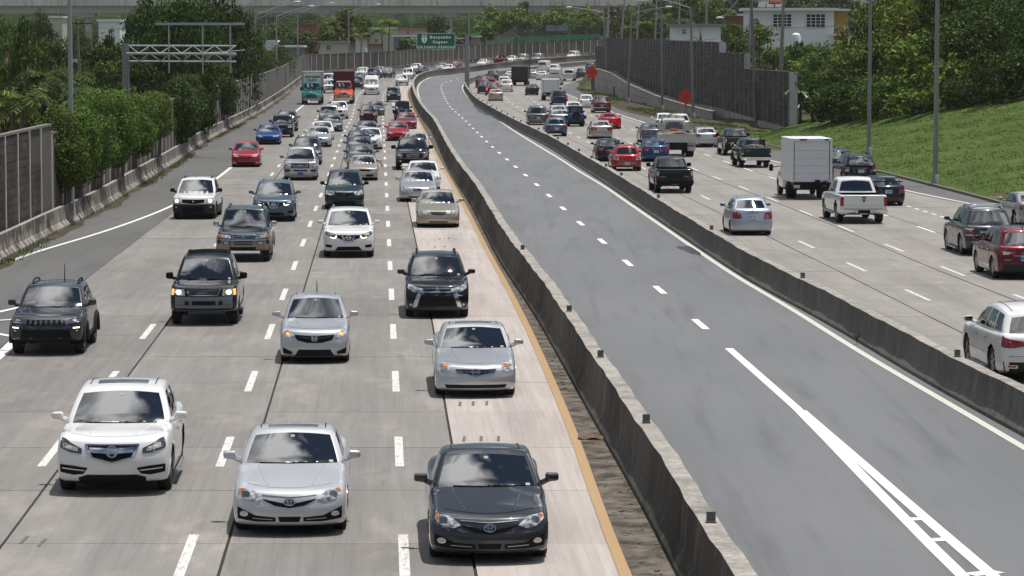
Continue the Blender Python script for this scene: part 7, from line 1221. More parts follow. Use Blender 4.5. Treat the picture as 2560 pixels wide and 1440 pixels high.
# --- far background
BG_ = 'trees in the far background'
for i, (px, Y, yt, wp, kd, lb) in enumerate([
 (700, 640, 50, 90, 'mid', 'green tree behind the far left street lamps'), (765, 620, 70, 80, 'mid', 'tree left of the bright tree before the flyover'), (855, 610, 18, 120, 'yel', 'bright rounded tree in front of the flyover pier'), (820, 600, 60, 60, 'yel', 'smaller bright tree left of the rounded one'), (905, 640, 30, 60, 'mid', 'green tree right of the bright rounded tree'), (1020, 588, 88, 60, 'mid', 'shrub at the left end of the green sign'), (1095, 640, 30, 70, 'dark', 'dark tree behind the green sign'), (1150, 640, 70, 60, 'dark', 'dark tree behind the sign post'),
 (1240, 740, 14, 105, 'yel', 'bright feathery tree left of the footbridge stairs'), (1212, 735, 50, 70, 'yel', 'lower bright tree at the foot of the footbridge stairs'), (1290, 720, 12, 110, 'yel', 'bright feathery tree above the footbridge stairs'), (1340, 735, 30, 90, 'mid', 'green tree behind the footbridge, above its left end'), (1385, 720, 22, 100, 'yel', 'bright tree behind the middle of the footbridge'), (1430, 740, 26, 90, 'mid', 'green tree behind the panel of the footbridge'), (1475, 720, 15, 100, 'yel', 'olive tree behind the right half of the footbridge'), (1535, 735, 5, 110, 'dry', 'brownish tree at the right end of the footbridge'), (1400, 760, 2, 90, 'mid', 'tall tree rising against the flyover, centre'), (1300, 780, 0, 70, 'dark', 'dark tree rising against the flyover above the stairs'), (1560, 650, 30, 90, 'dry', 'dry brown tree behind the stadium lamp poles'), (1600, 640, -10, 120, 'mid', 'tall green tree behind the stadium lamp poles'), (1660, 620, -20, 120, 'dark', 'tall dark tree above the low white house'), (1720, 600, -30, 130, 'dark', 'dark tree left of the white house roof'), (1780, 580, -20, 120, 'mid', 'green tree just left of the white house roof'), (1850, 560, -30, 110, 'dark', 'dark tree behind the water tank'), (1990, 540, -30, 160, 'mid', 'green tree behind the white house roof'), (2090, 520, -30, 140, 'dark', 'dark tree behind the orange end of the white house'), (1690, 560, 40, 90, 'dry', 'brown shrub above the low white house'), (1620, 560, 45, 70, 'mid', 'green shrub left of the low white house')]):
    tree_px(px, Y, yt, wp, kd, lb, group=BG_, low=.15, seed=i, far=True)
for i, px in enumerate(range(-20, 1640, 60)): tree_px(px + (i % 3) * 9, 905 + (i % 4) * 22, 14 + (i * 37 % 40), 105, 'dark', 'dark tree in the row beneath and beyond the flyover', group='dark row of trees beyond the flyover', low=.05, seed=i, far=True)
for i, (px, Y, yt, L_, lb) in enumerate([(975, 575, 46, 2.6, 'ragged coconut palm with yellowing fronds behind the far wall'), (955, 590, 66, 2.2, 'smaller coconut palm left of the ragged one'), (905, 585, 80, 2.1, 'short palm right of the lamp post behind the far wall'), (1610, 470, 50, 2.0, 'silvery palm above the left part of the sound wall'), (1655, 480, 30, 2.0, 'palm above the sound wall by the low white house'), (1575, 470, 62, 1.9, 'palm at the far end of the sound wall'), (1815, 470, 18, 2.2, 'palm left of the white house')]): palm(lb, px, Y, yt, L_, LF_YEL if i < 3 else LF_MID, 20 + i, 16, wd=1.0)
# --- right side
TG = 'trees and bushes of the right-hand thicket'
for i, (px, Y, yt, wp, kd, lb) in enumerate([(1895, 340, 38, 120, 'mid', 'full green tree above the step of the sound wall'), (1840, 330, 70, 90, 'mid', 'green tree at the left of the clump above the sound wall'), (1930, 315, 110, 110, 'mid', 'bushy tree behind the near end of the sound wall'), (1985, 330, 95, 110, 'mid', 'green bush below the white house'), (2040, 320, 92, 110, 'fine', 'pale twiggy tree below the orange balcony'), (2120, 330, 96, 90, 'mid', 'tree at the right end of the white house'), (1870, 320, 120, 80, 'dark', 'dark foliage just above the sound wall steps'), (1815, 420, 50, 90, 'mid', 'green tree before the rust-brown house wall'), (2000, 318, 92, 70, 'dark', 'dark foliage around the domed garden tank'), (1985, 300, 150, 60, 'dark', 'dark bush behind the near end of the sound wall')]):
    tree_px(px, Y, yt, wp, kd, lb, group=TG, low=.05, seed=i)
rng_ = random.Random(5); kinds_ = ['dark', 'mid', 'yel', 'dark', 'fine', 'yel', 'dark']; rows_ = [(4.5, 4.0, 4.6), (9.0, 6.5, 6.2), (14.5, 8.5, 7.5), (21, 10, 8.0), (29, 11, 9)]
n_ = 0; THK = []
tl = [(152, 27), (170, 21), (188, 17.5), (200, 14.5), (212, 10.5), (222, 7.2), (232, 4.8), (242, 3.0), (254, 2.6), (268, 2.6)]
for ri, (dd, H, Wd) in enumerate(rows_):
    Y = 158 + ri * 3.1
    while Y < 275 + ri * 9:
        d0 = float(np.interp(Y, [a for a, b in tl], [b for a, b in tl])); X = float(ED(min(Y, 262))) + d0 + dd - 3.0 + rng_.uniform(-.8, .8)
        px = 1280 + 7800 * X / Y; h_ = H * rng_.uniform(.75, 1.25) * (1 if ri else rng_.choice([.7, 1.0, 1.2])); h_ = min(h_, max(2.5, ztop(104, Y) - float(g(Y) + hill(X, Y)))) if px < 2165 else h_
        if px < 2640 and not (px - Wd * 3600 / Y < 1986 and Y < 292):
            kd = kinds_[(n_ * 3 + ri) % 7]; 
            cn_ = {'yel': 'yellow-green', 'dark': 'dark green', 'mid': 'mid-green', 'fine': 'small-leaved green', 'finedark': 'small-leaved dark'}[kd]
            THK.append((px, cn_, ri)); THK[-1] += (tree('bush' if ri == 0 else 'tree', 'thicket plant', 'bush' if ri == 0 else 'tree', X, Y, h_, Wd * rng_.uniform(.8, 1.2), kd, TG, low=-.22 if ri == 0 else -.05, seed=n_),); n_ += 1
        Y += Wd * rng_.uniform(.62, .95)
ORD = 'first second third fourth fifth sixth seventh eighth ninth tenth eleventh twelfth thirteenth fourteenth fifteenth sixteenth'.split(); cnt_ = {}
for px, cn_, ri, o in sorted(THK, key=lambda q_: (q_[2], q_[0])):
    cnt_[cn_, ri] = cnt_.get((cn_, ri), -1) + 1; w_ = 'bush' if ri == 0 else 'tree'
    o['label'] = f"{ORD[min(cnt_[cn_, ri], 15)]} {cn_} {w_} from the left " + ['along the edge of the grass slope', 'in the rank behind the slope bushes', 'in the middle rank of the thicket', 'in the upper rank of the thicket', 'topping the hillside thicket'][ri]
for i, (x, y, H) in enumerate([(2000, 300, 4.2), (2030, 275, 4.0), (1992, 282, 3.2), (2055, 305, 3.0)]):
    Y = 262 + i * 2.2; banana('tattered banana plant beside the near end of the sound wall', at_px(x, Y), Y, H, i, 'banana plants by the sound wall')
# dead wood: fallen dry stalk by the wall end, bare tree before the low house
t = thing('dead_stalk', 'dry fallen palm stalk leaning at the near end of the sound wall', 'dead plant', P(1988, 330)); mb = MB(); mb.tube([(0, 0, 0), (.1, .1, 1.4), (.05, .2, 2.1)], [.10, .08, .05], 6); put('stalk', mb.mesh('stalk', [mat('dry stalk', (.30, .19, .10), .9)], True), t)
for k in range(12): mb = MB(); a = -2.9 + k * .33; mb.tube([(0, 0, .9), (.5 * math.cos(a), .25 * math.sin(a), .5), (1.05 * math.cos(a), .5 * math.sin(a), .03)], [.035, .03, .015], 4); put('dry_frond', mb.mesh('dry_frond', [mat('dry frond', (.30, .24, .14), .9)]), t)
X, Y = at_px(1742, 372), 372; t = thing('bare_tree', 'bare grey branching tree in front of the low white house', 'tree', (X, Y, float(g(Y) + hill(X, Y)))); mb = MB(); rb = np.random.default_rng(4); mb.tube([(0, 0, -.3), (.2, 0, 3.2), (.5, 0, 5.0)], [.16, .12, .07], 6)
for k in range(26):
    a = rb.uniform(0, math.pi); s_ = np.array([.2 + rb.uniform(0, .2), 0, rb.uniform(2.8, 4.8)]); e = s_ + np.array([math.cos(a) * rb.uniform(.8, 2.6), rb.uniform(-.6, .6), math.sin(a) * rb.uniform(.3, 1.6)]); mb.tube([s_, (s_ + e) / 2 + [0, 0, .15], e], [.05, .035, .012], 4)
put('branches', mb.mesh('branches', [mat('grey bark', (.16, .145, .13), .9)], True), t)
# grass tufts on the slope and weeds along the walls: countless blades
def tufts(name, pts, h, m, n, rng, wd=.05):
    k = len(pts); a = rng.uniform(0, 6.28, (k, n)); hh = h * rng.uniform(.5, 1.4, (k, n)); o = rng.normal(size=(k, n, 2)) * .12; base = np.repeat(pts[:, None, :], n, 1).copy(); base[..., :2] += o
    s_ = np.stack([np.cos(a), np.sin(a), 0 * a], -1) * wd; tip = base + np.stack([np.cos(a + 1.6) * hh * .5, np.sin(a + 1.6) * hh * .5, hh], -1)
    put(name, quads_mesh(name, np.stack([base - s_, base + s_, tip + s_ * .25, tip - s_ * .25], 2).reshape(-1, 3), m), None, kind='stuff', label='short green grass growing on the slope' if 'grass' in name else 'weeds and dry leaves along the foot of the walls', category='grass' if 'grass' in name else 'weeds')
GB = m_leaf('grass blades', [(0, (.042, .078, .013)), (.5, (.072, .115, .022)), (1, (.115, .155, .04))], .3)
r_ = np.random.default_rng(9); n = 26000; Y = r_.uniform(125, 265, n); d = r_.uniform(.2, 24, n) ** 1.0; d = np.minimum(d, np.interp(Y, [a for a, b in tl], [b + 2.5 for a, b in tl])); X = ED(Y) + d; tufts('grass', np.stack([X, Y, g(Y) + hill(X, Y)], 1), .075, GB, 4, r_, .025)
n = 2600; Y = r_.uniform(95, 330, n); X = WB(Y) + r_.uniform(.22, .70, n); k_ = np.sin(Y * .23) + np.sin(Y * .071 + 1) > .2; tufts('weeds', np.stack([X, Y, g(Y)], 1)[k_], .07, GB, 3, r_, .02)
n = 2500; Y = r_.uniform(265, 440, n); X = ED(Y) + r_.uniform(.2, .9, n) * np.maximum(WX(Y) - 1.5 - ED(Y), .3); k_ = (np.sin(Y * .1) + np.sin(X * .9 + Y * .3)) > .1; tufts('weeds', np.stack([X, Y, g(Y)], 1)[k_], .16, GB, 3, r_)
# debris in the gutter left of the median
rb = np.random.default_rng(12); mb = MB()
for k in range(260):
    Y = rb.uniform(40, 150); x = rb.uniform(float(YL(Y)) + .2, float(M1(Y)) - .34); s_ = rb.uniform(.01, .04); mb.box((x, Y, float(g(Y)) + .012), (s_ * 1.5, s_ * 2, s_ * .5), rb.uniform(0, 3), int(rb.integers(0, 3)))
build(mb, 'gutter_debris', [mat('grit dark', (.05, .045, .04), .9), mat('grit pale', (.26, .23, .20), .9), mat('grit brown', (.16, .11, .07), .9)], kind='stuff', label='grit and litter in the gutter beside the median barrier', category='litter')
p = P(1478, 1098); t = thing('rag', 'crumpled brown rag lying in the gutter beside the median barrier', 'rag', p); mb = MB(); u = np.linspace(-1, 1, 13); U, V_ = np.meshgrid(u, u, indexing='ij'); mb.grid(np.stack([U * .26, V_ * .16, .035 + .05 * np.abs(np.sin(U * 4 + V_ * 3)) * (1 - U ** 2) * (1 - V_ ** 2) + .02 * np.cos(V_ * 7 + U * 5)], -1)); put('cloth', mb.mesh('cloth', [mat('brown rag', (.15, .09, .05), .95)], True, 60), t)
p = np.array([float(M2(79.5)) - .42, 79.5, 0]); t = thing('weed', 'green weed sprouting at the foot of the low barrier', 'plant', p)
for k in range(14): mb = MB(); a = k * 2.4; mb.add([(0, 0, 0), (.02, .01, .12), (.13 * math.cos(a), .13 * math.sin(a), .28 + .05 * (k % 3)), (-.02, .01, .12)], [(0, 1, 2, 3)]); put('leaf', mb.mesh('leaf', [GB]), t)

xs = np.linspace(-900, 900, 90); ys = np.linspace(960, 1700, 30); X_, Y_ = np.meshgrid(xs, ys, indexing='ij'); Z_ = 5.7 + 34 * sm((Y_ - 960) / 420) * (.8 + .2 * np.sin(X_ * .021 + 1) * np.cos(X_ * .047)) + 2.5 * np.sin(X_ * .33 + Y_ * .2) * np.sin(Y_ * .31)
m, q = new('wooded hill', .95, .05); gp = q.gpos(); q.color(q.ramp(q.noise(.22, 6, gp, .75), [(.38, (.006, .014, .004)), (.52, (.022, .042, .010)), (.66, (.05, .08, .018))])); q.bump(q.noise(.25, 5, gp), 1, 3)
mb = MB(); mb.grid(np.stack([X_, Y_, Z_], -1)); mb.grid(np.stack([X_, -Y_ * .6 + 100, Z_ * 1.4 - 3], -1)[:, ::-1]); build(mb, 'hills_with_added_ridge', m, smooth=True, kind='structure')  # second grid is an unseen ridge added behind the camera to darken car reflections
# ================================================================ POLES, SIGNS, BUILDINGS, BRIDGES
GALV = mat('galvanised steel', (.36, .37, .38), .5, .35); GALV2 = mat('painted grey pole', (.25, .25, .255), .55, .1); WOODP = mat('weathered pole', (.21, .185, .16), .9); LAMPW = mat('lamp housing', (.55, .57, .58), .4); DARKB = mat('dark post grey', (.14, .14, .145), .6)  # DARKB: plain dark grey of the sign posts and short posts
def pole_z(px, Y, ytop): return ztop(ytop, Y)
def lamp_post(name, label, px, Y, ytop, r=.11, arm=None, group=None, z0=None, m=GALV, base=True, pxt=None, arms2=True):
    X = at_px(px, Y); z0 = float(g(Y) + hill(X, Y)) if z0 is None else z0; zt = ztop(ytop, Y); Xt = X if pxt is None else at_px(pxt, Y); t = thing(name, label, 'lamp post' if 'lamp' in name else 'pole', (X, Y, z0), 0, group)
    mb = MB(); mb.tube([(0, 0, 0), (Xt - X, 0, zt - z0)], [r * 1.15, r * .8], 10); put('pole', mb.mesh('pole', [m], True, 60), t)
    if base: mb = MB(); mb.tube([(0, 0, -.1), (0, 0, .55), (0, 0, .62)], [r * 1.9, r * 1.6, r * 1.15], 8); put('pole_base', mb.mesh('pole_base', [GALV2], True, 40), t)
    if arm:
        ax, ay = arm; T_ = np.array([Xt - X, 0, zt - z0]); E = np.array([at_px(ax, Y) - X, -.3, ztop(ay, Y) - z0]); d = E - T_
        for dz, k in ((0, 1.0), (-.55 if arms2 else 0, .9)):
            mb = MB(); s_ = T_ + [0, 0, dz - .1]; mb.tube([s_, s_ + (E - s_) * .5 + [0, 0, .10], s_ + (E - s_) * .82 * k + [0, 0, .05], s_ + (E - s_) * k], [.045, .04, .035, .03], 6); put('arm', mb.mesh('arm', [m], True, 60), t)
        mb = MB(); u = d / np.linalg.norm(d); u[2] = 0; u /= np.linalg.norm(u); mb.tube([E - u * .1, E + u * .12, E + u * .5, E + u * .75], [.05, .13, .14, .05], 8); put('lamp_head', mb.mesh('lamp_head', [LAMPW], True, 60), t)
    return t
LG, RG_ = 'street lamps along the left wall', 'street lamps along the sound wall'
lamp_post('lamp_pole', 'tall thick grey lamp pole rising out of the climbing hedge at the left', 178.5, 133, -140, .105, None, None, 0, GALV, True)
for px, Y, yt, arm, lb in ((641, 332, 36, (738, 6), 'left street lamp beyond the gantry, arm reaching over the road'), (693, 420, 40, (775, 16), 'second street lamp beyond the gantry'), (746, 505, 30, (826, 9), 'street lamp where the left wall begins to bend'), (873, 545, 29, (943, 12), 'street lamp by the far wall, single and slender'), (606, 305, 20, (655, -8), 'street lamp whose arm rises above the dark trees')): lamp_post('street_lamp', lb, px, Y, yt, .12, arm, LG)
for px, Y, yt, arm, pt, lb in ((1519, 418, 30, (1428, 19), 1508, 'farthest street lamp in front of the sound wall'), (1569, 372, 33, (1663, 18), 1578, 'street lamp in front of the sound wall with its arm to the right'), (1655, 334, 26, (1612, 2), 1652, 'street lamp in front of the middle of the sound wall'), (1733, 304, 18, (1632, -4), 1725, 'nearest street lamp in front of the sound wall, beside the orange sign')): lamp_post('street_lamp', lb, px, Y, yt, .13, arm, RG_, float(g(Y)), GALV2, True, pt)
lamp_post('lamp_pole', 'tall lamp post on the grass slope, farther of two', 2172, 196, -80, .115, None, 'tall lamp posts on the grass slope', None, GALV2); lamp_post('lamp_pole', 'tall lamp post on the grass slope, nearer of two', 2339, 166, -90, .125, None, 'tall lamp posts on the grass slope', None, GALV2)
lamp_post('utility_pole', 'weathered wooden pole rising in front of the sound wall', 1890, 279, -60, .15, None, None, float(g(279)), WOODP, False, 1873); lamp_post('street_lamp', 'grey lamp pole behind the sound wall beside the wooden pole', 1866, 330, -40, .14, (1805, 45), None, None, GALV, False, 1878, False)
for px, pt, Y, yt, lb in ((1549, 1561, 440, -10, 'leaning steel pole behind the left part of the sound wall'), (1589, 1597, 445, -10, 'second steel pole behind the sound wall'), (1635, 1641, 440, -10, 'steel pole with lamp bracket behind the sound wall'), (1694, 1698, 430, -10, 'steel pole with transformer drum behind the sound wall'), (1765, 1764, 420, -20, 'tall steel pole in front of the low white house'), (1514, 1521, 500, 12, 'steel pole at the right end of the footbridge')): lamp_post('utility_pole', lb, px, Y, yt, .14, None, 'poles behind the sound wall', None, GALV, False, pt)
lamp_post('utility_pole', 'thick concrete pole in front of the white house', 1948, 300, -30, .19, None, None, None, mat('concrete pole', (.30, .28, .25), .85), False, 1957)
lamp_post('utility_pole', 'old wooden pole with a crossarm among the left trees', 205, 285, 46, .15, None, None, None, WOODP, False, 196)
X, Y = at_px(205, 284.6), 284.6; t = thing('crossarm', 'dark crossarm and insulators on the old wooden pole', 'crossarm', (X, Y, ztop(59, Y))); mb = MB(); mb.box((.2, 0, 0), (1.9, .12, .12)); put('beam', mb.mesh('beam', [mat('dark timber', (.06, .05, .045), .9)]), t)
for x in (-.6, -.2, .5, 1.0): mb = MB(); mb.tube([(x, 0, .05), (x, 0, .2)], .05, 6); put('insulator', mb.mesh('insulator', [LAMPW]), t)
BGP = 'slim poles in the far background'
for px, Y, yt, yb, lb in ((1066, 700, 14, 150, 'slim lamp pole left of the green sign'), (1092, 700, 0, 150, 'tall pole behind the green sign'), (982, 800, 30, 90, 'slim pole under the flyover left of the palm'), (1030, 800, 30, 100, 'slim pole under the flyover right of the palm'), (668, 640, 20, 110, 'white pole between the left street lamps'), (698, 640, 22, 80, 'second white pole between the left street lamps'), (612, 640, 30, 80, 'short white pole left of the street lamps'), (660, 640, 60, 110, 'low curved street lamp by the white roof'), (150, 760, -5, 70, 'thin white pole before the left part of the flyover'), (1173, 650, 30, 100, 'thin pole standing above the sign post'), (1129, 700, 52, 90, 'short lamp behind the green sign')): lamp_post('slim_pole', lb, px, Y, yt, .10, None, BGP, float(g(Y)), GALV, False)
for px, yt, lb in ((1521, 16, 0), (1524, 30, 1)):
    pass
X, Y = at_px(1521, 520), 520; t = thing('floodlight_mast', 'cluster of small white floodlights at the right end of the footbridge', 'floodlights', (X, Y, float(g(Y)))); mb = MB(); mb.tube([(0, 0, 0), (0, 0, ztop(10, Y) - float(g(Y)))], .1, 6); put('mast', mb.mesh('mast', [GALV]), t)
for i in range(9): mb = MB(); bevbox(mb, ((i % 3 - 1) * 1.1, 0, ztop(14 + (i // 3) * 14, Y) - float(g(Y))), (.32, .25, .22), .05); put('floodlight', mb.mesh('floodlight', [LAMPW]), t)
# overhead gantry left -------------------------------------------------
Y = 206.0; X0 = at_px(317, Y); t = thing('sign_gantry', 'grey cantilever sign gantry with zigzag truss and an empty upper sign frame', 'gantry', (X0, Y, 0)); zA, zB, zC = ztop(114, Y), ztop(133, Y), ztop(153, Y); x1 = at_px(592, Y) - X0
mb = MB(); mb.tube([(0, 0, 0), (0, 0, ztop(108, Y))], [.25, .23], 14); put('column', mb.mesh('column', [GALV2], True, 60), t); GT = mat('gantry steel', (.40, .43, .46), .5, .3)
for z, yo, nm in ((zA, 0, 'chord'), (zB, -.45, 'chord'), (zC, 0, 'chord'), (zB - .05, .45, 'chord')): mb = MB(); mb.tube([(.1, yo, z), (x1, yo, z - .02)], .055, 8); put(nm, mb.mesh(nm, [GT], True), t)
nz = 10
for i in range(nz):
    xa, xb = .2 + i * (x1 - .2) / nz, .2 + (i + 1) * (x1 - .2) / nz
    for (z0_, y0_), (z1_, y1_) in ((((zA, 0)), (zB, -.45)), ((zB, -.45), (zC, 0))):
        a, b = ((xa, y0_, z0_), (xb, y1_, z1_)) if i % 2 == 0 else ((xa, y1_, z1_), (xb, y0_, z0_)); mb = MB(); mb.tube([a, b], .032, 6); put('brace', mb.mesh('brace', [GT], True), t)
for px in (427, 511, 580): x = at_px(px, Y) - X0; mb = MB(); mb.box((x, -.55, (ztop(60, Y) + ztop(182, Y)) / 2), (.09, .07, ztop(60, Y) - ztop(182, Y))); put('sign_hanger', mb.mesh('sign_hanger', [GT]), t)
mb = MB(); mb.box(((at_px(393, Y) + at_px(616, Y)) / 2 - X0, -.62, ztop(60, Y)), (at_px(616, Y) - at_px(393, Y), .12, .16)); put('sign_beam', mb.mesh('sign_beam', [GT]), t); mb = MB(); mb.tube([(at_px(505, Y) - X0, -.3, zB - .02), (at_px(616, Y) - X0, -.3, zB + .22)], .035, 6); put('sign_rail', mb.mesh('sign_rail', [GT]), t)
# green direction sign ---------------------------------------------------
Y = 452.0; X0 = at_px(1168, Y); z0 = float(g(Y)); t = thing('direction_sign', 'green overhead direction sign for Guaynabo and Caguas on a grey mast', 'sign', (X0, Y, z0)); mb = MB(); mb.tube([(0, 0, 0), (0, 0, ztop(85, Y) - z0)], [.36, .30], 14); put('mast', mb.mesh('mast', [GALV2], True, 60), t)
xa, xb, zt, zb = at_px(1042.5, Y) - X0, at_px(1138.5, Y) - X0, ztop(83, Y) - z0, ztop(123, Y) - z0; cx, cz, w_, h_ = (xa + xb) / 2, (zt + zb) / 2, xb - xa, zt - zb
for z in (ztop(96, Y) - z0, ztop(112, Y) - z0): mb = MB(); mb.tube([(0, .12, z), (xa - .9, .12, z)], .07, 6); put('truss_chord', mb.mesh('truss_chord', [GALV], True), t)
for i in range(7): x_ = -i * 1.15; mb = MB(); mb.tube([(x_, .12, ztop(96 if i % 2 else 112, Y) - z0), (x_ - 1.15, .12, ztop(112 if i % 2 else 96, Y) - z0)], .05, 5); put('truss_brace', mb.mesh('truss_brace', [GALV]), t)
def rrect(w, h, r, n=5):
    p = []
    for cx_, cy_, a0 in ((w / 2 - r, h / 2 - r, 0), (-w / 2 + r, h / 2 - r, 90), (-w / 2 + r, -h / 2 + r, 180), (w / 2 - r, -h / 2 + r, 270)): p += [(cx_ + r * math.cos(R(a0 + 90 * k / n)), cy_ + r * math.sin(R(a0 + 90 * k / n))) for k in range(n + 1)]
    return p
SGR, SWH, SBK = mat('sign green', (.004, .13, .08), .5), mat('sign white', (.90, .92, .90), .5), mat('sign black', (.02, .02, .025), .5)
def plate(pts, y, th, m, nm, c, par):
    mb = MB(); n = len(pts); V = [(c[0] + a, y, c[1] + b) for a, b in pts] + [(c[0] + a, y + th, c[1] + b) for a, b in pts]; mb.add(V, [tuple(range(n)), tuple(range(2 * n - 1, n - 1, -1))] + [(i, n + i, n + (i + 1) % n, (i + 1) % n) for i in range(n)]); return put(nm, mb.mesh(nm, [m]), par)
brd = plate(rrect(w_, h_, .28), -.20, .05, SWH, 'sign_border', (cx, cz), t); pan = plate(rrect(w_ - .12, h_ - .12, .23), -.215, .04, SGR, 'sign_panel', (cx, cz), t)
def sign_text(tx, size, px, py, m=SWH, bold=.012, par=pan, y=-.222): me = face_text(text_mesh(tx, size, m, .004, bold=bold), False); me.transform(Matrix.Translation((at_px(px, Y) - X0, y, ztop(py, Y) - z0))); put('lettering', me, par)
sign_text('SUR', .46, 1062, 89.5); sign_text('G u a y n a b o', .50, 1101, 93.2, bold=.03); sign_text('C a g u a s', .50, 1101, 105, bold=.03); sign_text('U S E  C A R R I L  D E R E C H O', .385, 1090, 117.6, bold=.022)
plate([(-.40, .40), (-.2, .44), (0, .38), (.2, .44), (.40, .40), (.38, 0), (.2, -.3), (0, -.44), (-.2, -.3), (-.38, 0)], -.225, .02, SWH, 'route_shield', (at_px(1061.5, Y) - X0, ztop(100.5, Y) - z0), t); sign_text('1', .62, 1061.5, 100.3, SBK, .02, pan, -.232)
# orange diamonds
for px, py, Y, s_, lb in ((1480, 180.5, 425, 13.5, 'orange diamond road-work sign, far one at the end of the retaining wall'), (1714, 240.5, 309, 17.5, 'orange diamond road-work sign, nearer one before the sound wall')):
    X = at_px(px, Y); zc_ = ztop(py, Y); rr = (s_ + 4) / 7800 * Y; zb_ = float(g(Y)); t = thing('warning_sign', lb, 'sign', (X, Y, zb_)); k_ = .10
    plate([(rr, 0), (rr * .93, rr * .07), (rr * .07, rr * .93), (-rr * .07, rr * .93), (-rr * .93, rr * .07), (-rr * .93, -rr * .07), (-rr * .07, -rr * .93), (rr * .07, -rr * .93), (rr * .93, -rr * .07)], -.1, .03, mat('orange sign', (.85, .055, .016), .5), 'sign_face', (0, zc_ - zb_), t); mb = MB(); mb.tube([(0, 0, 0), (0, 0, zc_ - zb_ + .3)], .04, 6); put('post', mb.mesh('post', [DARKB]), t)
    for i, (dz, l) in enumerate(((.22, .5), (.02, .75), (-.18, .55))): mb = MB(); mb.box((0, -.105, zc_ - zb_ + dz * rr), (l * rr, .008, .07 * rr)); put('sign_print', mb.mesh('sign_print', [mat('sign print', (.40, .03, .012), .6)]), t)
t = thing('post', 'dark short post standing before the retaining wall', 'post', P(1535, 247)); mb = MB(); mb.tube([(0, 0, 0), (0, 0, 1.5)], .12, 8); put('shaft', mb.mesh('shaft', [DARKB]), t); t = thing('post', 'dark post at the left end of the retaining wall', 'post', P(1472, 222)); mb = MB(); mb.tube([(0, 0, 0), (0, 0, 1.9)], .12, 8); put('shaft', mb.mesh('shaft', [DARKB]), t)
# flyover ----------------------------------------------------------------
m, q = new('flyover concrete', .85, .2); gp = q.gpos(); c = q.ramp(q.noise(.12, 5, q.scaled(gp, (1, 1, .3))), [(.3, (.58, .56, .55)), (.7, (.80, .78, .76))]); c = q.mix(q.maprange(q.noise(.9, 4, q.scaled(gp, (1, 1, .12))), .5, .75, 0, .6), c, (.16, .15, .14)); q.color(c); FLY = m; FLYD = mat('flyover girder', (.44, .435, .44), .8)
Y = 860.0; zt, zm, zb = ztop(-6, Y), ztop(15, Y), ztop(33, Y); t = thing('flyover', 'long grey concrete flyover crossing high above the road in the background', 'bridge', (0, Y, 0)); xl, xr_ = at_px(-150, Y), at_px(2700, Y)
for a in np.arange(xl, xr_, 24.0):
    mb = MB(); mb.box((a + 12, 0, (zt + zm) / 2), (23.96, .4, zt - zm)); put('parapet', mb.mesh('parapet', [FLY]), t); mb = MB(); mb.box((a + 12, 2.6, (zm + zb) / 2), (24, 4.0, zm - zb)); put('girder', mb.mesh('girder', [FLYD]), t); 
mb = MB(); mb.box(((xl + xr_) / 2, 5, zm + .1), (xr_ - xl, 10, .5)); put('deck', mb.mesh('deck', [FLYD]), t)
for px in (220, 820, 1122, 1700): x = at_px(px, Y); mb = MB(); mb.tube([(x, 4, 0), (x, 4, zb - 1.0)], .95, 14); put('pier', mb.mesh('pier', [FLY], True, 60), t); mb = MB(); mb.box((x, 4, zb - .5), (4.4, 6, 1.1)); put('pier_cap', mb.mesh('pier_cap', [FLYD]), t)
# footbridge ---------------------------------------------------------------
Y = 690.0; FG = mat('footbridge green', (.07, .30, .17), .6); MESHG = mat('mesh fence green', (.10, .17, .13), .7); zg = float(g(Y)); t = thing('footbridge', 'green steel footbridge with mesh fence and sloping stair, over the far bend', 'bridge', (0, Y, 0)); B_ = lambda px, py: np.array([at_px(px, Y), 0, ztop(py, Y)])
def beam(a, b, w_, h_, m, nm, dy=0): a, b = B_(*a), B_(*b); mb = MB(); d = b - a; n_ = np.array([-d[2], 0, d[0]]) / np.linalg.norm(d) * h_ / 2; V = [p + n_ * s + [0, dy + e * w_ / 2, 0] for p in (a, b) for s in (-1, 1) for e in (-1, 1)]; mb.add(V, [(0, 1, 3, 2), (4, 6, 7, 5), (0, 4, 5, 1), (2, 3, 7, 6), (0, 2, 6, 4), (1, 5, 7, 3)]); put(nm, mb.mesh(nm, [m]), t)
beam((1292, 99), (1500, 91), 2.4, .75, FG, 'girder'); beam((1250, 116), (1296, 98), 1.6, .5, FG, 'stair_girder'); beam((1214, 122), (1295, 88), 1.4, .25, GALV, 'stair_flight'); beam((1292, 92.5), (1500, 86.5), 2.6, .12, GALV, 'walkway_edge'); beam((1214, 118), (1293, 84), .1, .09, GALV, 'handrail', -.8); beam((1214, 112), (1292, 66), .1, .09, GALV, 'fence_rail', .8); beam((1292, 63), (1500, 62), .1, .08, MESHG, 'fence_rail', -1.2)
for i in range(18): x = 1294 + i * 12.1; beam((x, 63), (x, 90), .09, .07, MESHG, 'fence_post', -1.2); 
for k in range(14): beam((1294, 66 + k * 1.8), (1500, 65 + k * 1.7), .02, .035, MESHG, 'fence_wire', -1.2)
for k in range(16):
    fx = k / 15; x = 1214 + 78 * fx; beam((x, 121 - 34 * fx), (x, 113 - 46 * fx), .05, .05, GALV, 'stair_post', -.8)
for k in range(9): beam((1214, 119 - k * .6), (1292, 84 - k * 2.0), .02, .05, GALV2, 'fence_wire', .8)
for a in (1364, 1392): beam((a + .5, 71), (a + 27, 71), .06, 1.25, mat('grey sign back', (.24, .26, .32), .6, .2), 'sign_back', -1.3)
mb = MB(); mb.box((B_(1296, 90)[0], .4, (ztop(90, Y) + zg) / 2), (.7, .9, ztop(90, Y) - zg)); put('pier', mb.mesh('pier', [FLYD]), t)
